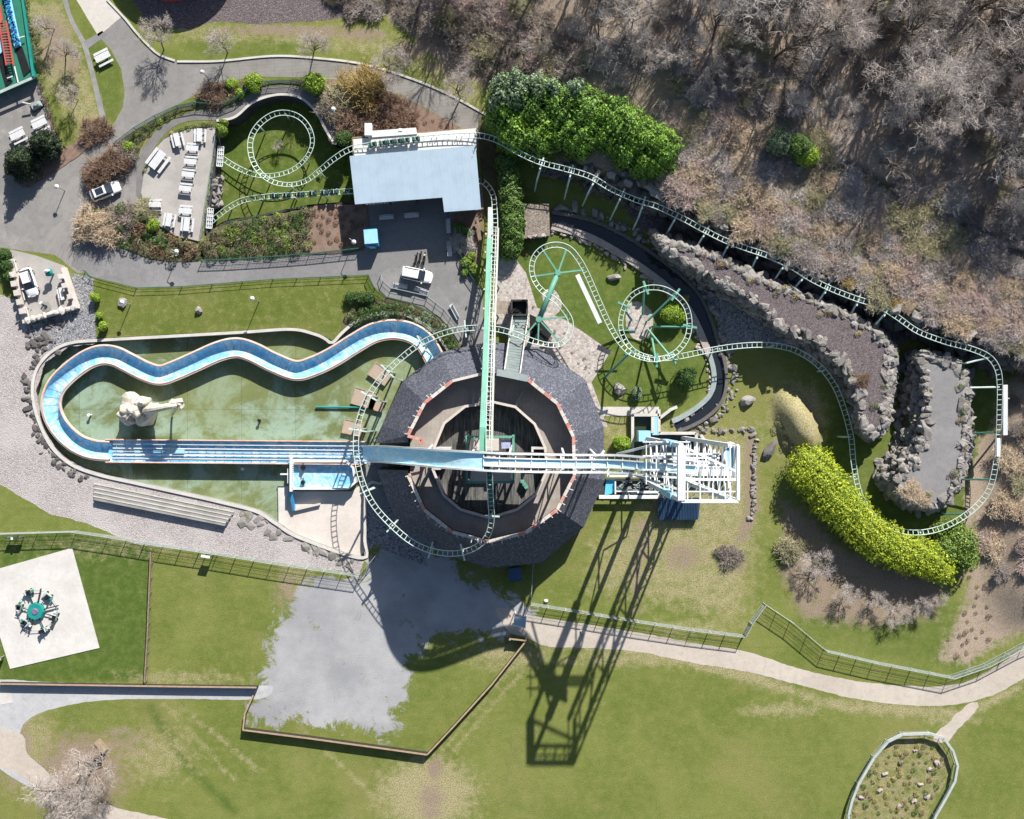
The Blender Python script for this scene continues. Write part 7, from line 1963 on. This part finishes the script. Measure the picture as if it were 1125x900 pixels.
# ---- shrubs with bare stems: beds near the station
for (u, v, R2, H, k, lab) in [(98, 246, 2.3, 2.4, 'twigstraw', 'pale straw pampas-like bush on the plaza corner'), (112, 252, 2.4, 2.2, 'twigstraw', 'straw coloured bush, lower right one of the plaza corner pair'), (400, 95, 3.2, 3.4, 'twiggold', 'round golden bare bush beside the upper path'),
                           (382, 128, 2.6, 1.5, 'twigrusset', 'reddish brown bare bush left of the station roof'), (404, 132, 2.4, 1.4, 'twigrusset', 'orange-brown bare bush north of the station roof'), (372, 108, 2.6, 1.6, 'twigolive', 'olive bare bush near the ramp lamp'), (425, 118, 2.4, 1.3, 'twigrusset', 'reddish brown bush in the soil bed'), (440, 132, 2.4, 1.6, 'twigrusset', 'brown bare bush close to the station roof edge'), (362, 118, 1.8, 1.4, 'twigbrown', 'small brown bush at the ramp fence'),
                           (103, 196, 1.7, 1.6, 'twigrusset', 'brown bush behind the white estate car, west one'), (113, 186, 2.2, 1.9, 'twigrusset', 'large brown bush above the white estate car'), (126, 178, 2.2, 1.9, 'twigrusset', 'reddish brown bush between two asphalt lanes'), (137, 170, 1.6, 1.5, 'twigbrown', 'brown bush nearest the ramp bed'), (235, 104, 2.0, 1.2, 'twigrusset', 'reddish brown bare bush in the upper bed'),
                           (100, 146, 1.8, 1.2, 'twigrusset', 'russet bare bush on the bank tip'), (112, 140, 1.5, 1.1, 'twigrusset', 'small russet bush at the end of the bank'), (160, 232, 1.8, 1.3, 'twigolive', 'olive bare bush at the south-west terrace rim'), (135, 240, 2.2, 1.5, 'twigbrown', 'brown bare bush in the middle of the scrub bed'),
                           (803, 611, 1.6, 1.0, 'twigbrown', 'brown leafless bush on the grass south-east of the tower'), (794, 606, 1.0, .8, 'twigbrown', 'smaller brown bush touching the one on the tower lawn'), (868, 604, 1.9, 1.5, 'twigolive', 'olive bare bush at the west end of the dark bank'), (508, 266, 1.8, 1.2, 'twigpale', 'heap of dry pale twigs beside the plaza benches'), (716, 186, 1.3, 1.2, 'twigpale', 'small pale bare bush at the foot of the laurel mass'),
                           (946, 419, 1.1, .8, 'twigrusset', 'russet tuft on the long rock terrace'), (1000, 540, 1.5, .9, 'twigstraw', 'orange-brown clump on the south tip of the short terrace'), (1014, 548, 1.1, .7, 'twigstraw', 'smaller orange clump on the south tip of the short terrace')]:
    p = P(u, v, H*.4); p.z = 5.1 if lab.startswith('russet tuft') else 4.6 if 'short terrace' in lab else 0.05
    if p.z > 4: q = P(u, v, p.z); p.x, p.y = q.x, q.y
    shrub(k, p, R2, H, lab)
plant('bare_sapling', BS, 0, P(310, 165, GARD_Z), .32, 1.0, 'tiny bare sapling inside the small track loop', 'tree', None)

# ---- row of young bare trees along the upper path, and on the bank
for i, (u, v, s_, lab) in enumerate([(180, 55, .9, 'first grey young tree at the road junction'), (250, 58, .85, 'second grey young tree along the upper path'), (344, 62, .95, 'grey young tree above the large lime bushes'), (428, 72, 1.0, 'grey young tree above the golden bush'), (506, 108, 1.05, 'grey young tree nearest the station roof')]):
    plant('young_tree', BS, i, P(u, v), s_, i*1.3, lab+', bare crown', 'tree', 'young trees along the upper path')
for i, (u, v, s_, lab) in enumerate([(60, 31, .72, 'thin bare tree on the left bank, uppermost'), (72, 66, .8, 'thin bare tree on the left bank, middle'), (86, 110, .6, 'thin bare tree on the left bank, lowest'), (150, 100, .0, '')]):
    if s_: plant('young_tree', BS, i+1, P(u, v), s_, i*2.1, lab, 'tree', 'bank trees', tilt=.35)
# large old tree in the south-west
BIG = tree_protos(1, 91, 'old_tree', 10.5, 1.15, 'twiggrey', levels=4, kids=(13, 9, 8, 6), trunk_r=.19, up=.3, fork=.15, thin=.8, crook=.10)
BIG2 = tree_protos(1, 92, 'old_tree', 9.0, 1.15, 'twigbrown', levels=4, kids=(13, 9, 8, 6), trunk_r=.17, up=.3, fork=.15, thin=.8, crook=.10)
plant('old_tree', BIG, 0, P(100, 845), 1.25, .4, 'large spreading bare tree in the lower left corner', 'tree', None)
plant('old_tree', BIG2, 0, P(94, 872), 1.0, 2.4, 'second bare tree crown overlapping the large one at the bottom left', 'tree', None)
plant('old_tree', BIG2, 0, P(12, 905), .8, 1.4, 'bare tree cut by the bottom left corner', 'tree', None)
bb = empty('wooden_hide', P(108, 822), .5, 'small dark timber frame beneath the old bare tree', 'timber hut')
b = MB(); b.box((0, 0, .8), (1.6, 1.3, 1.5)); b.build('walls', M['darktimber'], bb); b = MB(); b.box((1.0, .2, .9), (.2, 2.0, 1.8), .2); b.box((0, 0, 1.6), (1.8, 1.5, .1)); b.build('roof', M['timber'], bb)
# pale bare trees below the lime hedge
random.seed(5)
for i, (u, v, R2, H) in enumerate([(893, 628, 4.2, 3.2), (930, 652, 3.4, 2.6), (958, 658, 3.2, 2.5), (985, 666, 3.5, 2.6), (1012, 664, 3.1, 2.4), (1035, 658, 2.4, 2.0)]):
    lab = ['largest pale bare bush below the west end of the lime hedge', 'second pale bare bush from the west below the lime hedge', 'third pale bare bush from the west below the lime hedge', 'fourth pale bare bush from the west below the lime hedge', 'fifth pale bare bush from the west below the lime hedge', 'easternmost and smallest pale bare bush below the lime hedge'][i]
    p = P(u, v, 1.0); p.z = 0; plant('bare_bush', BS, i, p, (R2*.21, R2*.21, H*.17), i*1.1, lab, 'bush', 'pale bushes below the lime hedge')

# ---- the bare wood
r = random.Random(77)
def in_wood(u, v):
    # lower boundary of tall trees
    pts = [(430, 5), (500, 40), (560, 78), (640, 84), (760, 90), (830, 128), (900, 140), (960, 185), (1060, 225), (1125, 280), (1200, 320)]
    for a, c in zip(pts, pts[1:]):
        if a[0] <= u < c[0]: return v < a[1]+(c[1]-a[1])*(u-a[0])/(c[0]-a[0])-4
    return False
placed = []
tries = 0
while len(placed) < 150 and tries < 9000:
    tries += 1; u, v = r.uniform(470, 1170), r.uniform(-70, 300)
    if not in_wood(u, v): continue
    md = 17 if u > 700 else 22
    if any((u-a)**2+(v-b_)**2 < md*md for a, b_ in placed): continue
    placed.append((u, v))
for i, (u, v) in enumerate(placed):
    p = P_on(u, v); edge = not in_wood(u, v+55)
    if edge and r.random() < .35: continue
    if u < 620 and r.random() < .5: continue
    k = r.random()
    if k < .36: pr, lb, gp, nm = BT, 'pale grey bare tree in the wood', 'pale bare trees of the wood', 'bare_tree'
    elif k < .62: pr, lb, gp, nm = BG, 'darker grey bare tree in the wood', 'darker bare trees of the wood', 'bare_tree'
    else: pr, lb, gp, nm = POLE, 'slim tall brown pole-like tree in the wood', 'slim trees of the wood', 'slim_tree'
    s_ = r.uniform(.8, 1.2)*(.58 if edge else 1.0)
    plant(nm, pr, r.randrange(9), p, (s_*1.1, s_*1.1, s_), r.uniform(0, 6.28), lb, 'tree', gp, tilt=.10)
# scrub belt along the cliff and through the wood floor
belt = [(690, 150), (720, 120), (780, 118), (850, 150), (890, 185), (950, 235), (1010, 268), (1125, 326), (1160, 345), (1160, 420), (1125, 400), (1090, 375), (1050, 357), (1000, 338), (950, 318), (900, 296), (850, 270), (808, 248), (765, 226), (735, 205)]
groups = {'twigstraw': 'straw coloured bare scrub bush on top of the cliff', 'twigpink': 'pinkish bare scrub bush on top of the cliff', 'twiggrey': 'grey bare scrub bush on top of the cliff', 'twigolive': 'olive bare scrub bush on top of the cliff', 'twigpale': 'whitish bare scrub bush on top of the cliff', 'twigbrown': 'brown bare scrub bush on top of the cliff', 'twiggold': 'golden scrub tuft on the cliff edge'}
def scatter(poly, n, kinds, rmin, rmax, hmul, labs, gname, seed, mind=1.4, name='scrub_bush'):
    r = random.Random(seed); us = [p[0] for p in poly]; vs = [p[1] for p in poly]; pts = []; t = 0
    while len(pts) < n and t < n*50:
        t += 1; u, v = r.uniform(min(us), max(us)), r.uniform(min(vs), max(vs))
        if sd_poly(np.array([u]), np.array([v]), poly)[0] < 0: continue
        if any((u-a)**2+(v-b_)**2 < (mind/S)**2 for a, b_ in pts): continue
        pts.append((u, v))
    for (u, v) in pts:
        k = r.choice(kinds); R2 = r.uniform(rmin, rmax); p = P_on(u, v); p.z -= .05
        shrub(k, p, R2, R2*r.uniform(*hmul), labs[k], gname+' '+k.replace('twig', ''), name)
scatter(belt, 255, ['twigstraw', 'twigpink', 'twiggrey', 'twigpale', 'twigstraw', 'twigolive', 'twigpink'], 0.9, 2.1, (.45, .8), groups, 'cliff scrub', 31, 1.0)
scatter([(722, 212), (765, 232), (808, 254), (850, 277), (900, 303), (950, 325), (1000, 346), (1050, 364), (1090, 378), (1092, 372), (1050, 357), (950, 316), (850, 268), (765, 224)], 26, ['twiggold', 'twigstraw'], .5, 1.0, (.5, .8), {'twiggold': 'golden scrub tuft hanging on the cliff rim', 'twigstraw': 'small straw scrub tuft hanging on the cliff rim'}, 'cliff rim', 32, 1.2)
g2 = {'twigpale': 'whitish undergrowth bush on the floor of the bare wood', 'twigbrown': 'brown undergrowth bush on the floor of the bare wood', 'twiggrey': 'grey undergrowth bush on the floor of the bare wood', 'twigolive': 'olive undergrowth bush on the floor of the bare wood', 'twigpink': 'pinkish undergrowth bush on the floor of the bare wood'}
scatter([(420, -20), (450, 22), (540, 90), (600, 84), (740, 90), (860, 170), (1000, 230), (1150, 300), (1180, -40)], 170, ['twigbrown', 'twiggrey', 'twigolive', 'twiggrey', 'twigpale'], 1.0, 2.3, (.5, .9), g2, 'wood undergrowth', 33, 1.5, 'undergrowth_bush')
g3 = {'twigbrown': 'dark brown bush on the slope between upper path and wood', 'twigpink': 'pinkish brown bush on the slope between upper path and wood', 'twiggrey': 'grey-brown bush on the slope between upper path and wood', 'twigolive': 'olive bush on the slope between upper path and wood'}
scatter([(352, -6), (395, -12), (560, -15), (640, 60), (600, 82), (552, 86), (520, 60), (480, 40), (450, 34), (425, 12), (370, 14)], 46, ['twigbrown', 'twigbrown', 'twigpink', 'twiggrey', 'twigolive'], 1.3, 2.4, (.6, .95), g3, 'slope bushes', 34, 1.8, 'slope_bush')
g4 = {'twigbrown': 'brown bare bush on the leaf-covered east bank', 'twigpink': 'pinkish bare bush on the leaf-covered east bank', 'twigstraw': 'straw coloured bush on the leaf-covered east bank', 'twigolive': 'olive bush on the leaf-covered east bank', 'twiggrey': 'grey bare bush on the leaf-covered east bank'}
scatter([(1112, 395), (1180, 395), (1180, 690), (1120, 685), (1085, 640), (1080, 580), (1104, 540), (1110, 460)], 42, ['twigbrown', 'twigolive', 'twigpink', 'twigstraw', 'twiggrey'], .9, 2.0, (.5, .9), g4, 'east bank', 35, 1.3, 'bank_bush')
# dark climbers on the slope edge of the hedge, small ground tufts in the fields
me_t = []
for i in range(2):
    V, F = leaf_cloud([(0, 0, .05, .35, .35, .16)], 120, .10, 300+i); me_t.append(mesh_np('grass_tuft', V, F, M['yellowscrub']))

# dark planting between the walkway and the pool wall
mounds([(380, 346), (395, 336), (420, 332), (450, 336), (480, 350), (500, 374), (512, 392), (500, 396), (484, 374), (465, 358), (445, 350), (425, 348), (405, 352), (390, 360)], 46, ['box', 'heather', 'box', 'laurelpale'], 'dark low shrub between the curved walkway and the pool wall', 'walkway shrubs', .9, 1.4, seed=15, mind=.7)
mounds([(850, 440), (862, 450), (868, 480), (880, 500), (868, 502), (852, 470)], 16, ['heather', 'dryleaf', 'heather'], 'brown tuft on the west side of the grassy mound', 'mound tufts', .6, 1.1, seed=16, z=.4)
g5 = {'twigolive': 'olive bush along the dark hollow in front of the wood', 'twiggrey': 'grey bush along the dark hollow in front of the wood', 'twigpale': 'whitish bush along the dark hollow in front of the wood'}
scatter([(840, 140), (900, 165), (960, 200), (1040, 235), (1130, 285), (1130, 300), (1040, 262), (960, 225), (890, 172)], 60, ['twigolive', 'twiggrey', 'twigpale'], 1.3, 2.7, (.5, .8), g5, 'hollow bushes', 36, 1.2, 'hollow_bush')

ovp = [(936, 900), (936, 884), (946, 858), (962, 832), (978, 817), (992, 811), (1015, 810), (1028, 815), (1038, 828), (1041, 840), (1036, 856), (1018, 890), (1008, 905)]
mounds(ovp, 70, ['yellowscrub', 'dryleaf', 'heather', 'box', 'yellowscrub'], 'low rough tuft inside the oval fence', 'tufts inside the oval fence', .35, .8, seed=20, mind=.8, z=-.05)
mounds([(560, 300), (600, 352), (650, 382), (660, 390), (640, 430), (600, 400), (575, 350)], 16, ['dryleaf'], 'small pile of fallen leaves on the cobbled yard', 'leaf piles', .25, .5, seed=21, mind=.8, z=-.02, name='leaf_pile')
mounds([(1040, 600), (1100, 600), (1110, 690), (1060, 725), (1030, 715), (1060, 650)], 40, ['dryleaf', 'heather', 'yellowscrub'], 'brown leaf clump on the south-east bank', 'bank leaf clumps', .35, .7, seed=22, mind=.9, z=.0, name='leaf_pile')

for nm_, pl_ in (('long', [(735, 262), (840, 305), (940, 350), (985, 385), (976, 460), (950, 470), (970, 400), (930, 360), (840, 318), (735, 270)]), ('short', [(1000, 388), (1050, 392), (1064, 430), (1060, 510), (1020, 562), (980, 535), (1010, 540), (1046, 520), (1052, 430), (1040, 402)])):
    r = random.Random(len(nm_)); n = 0
    while n < (22 if nm_ == 'long' else 14):
        u, v = r.uniform(735, 1064), r.uniform(262, 562)
        if sd_poly(np.array([u]), np.array([v]), pl_)[0] < 0: continue
        n += 1; hh = 5.25 if nm_ == 'long' else 4.65; me = r.choice(HE[r.choice(['heather', 'dryleaf', 'yellowscrub', 'box'])]); o = bpy.data.objects.new('rock_plant', me); o.location = P(u, v, hh); s_ = r.uniform(.5, 1.0); o.scale = (s_, s_, s_*.7); COL.objects.link(o)
        tag(o, 'small plant growing among the rim rocks of the %s terrace' % ('long curving' if nm_ == 'long' else 'short oval'), 'plant', 'plants on the %s rock terrace' % nm_)
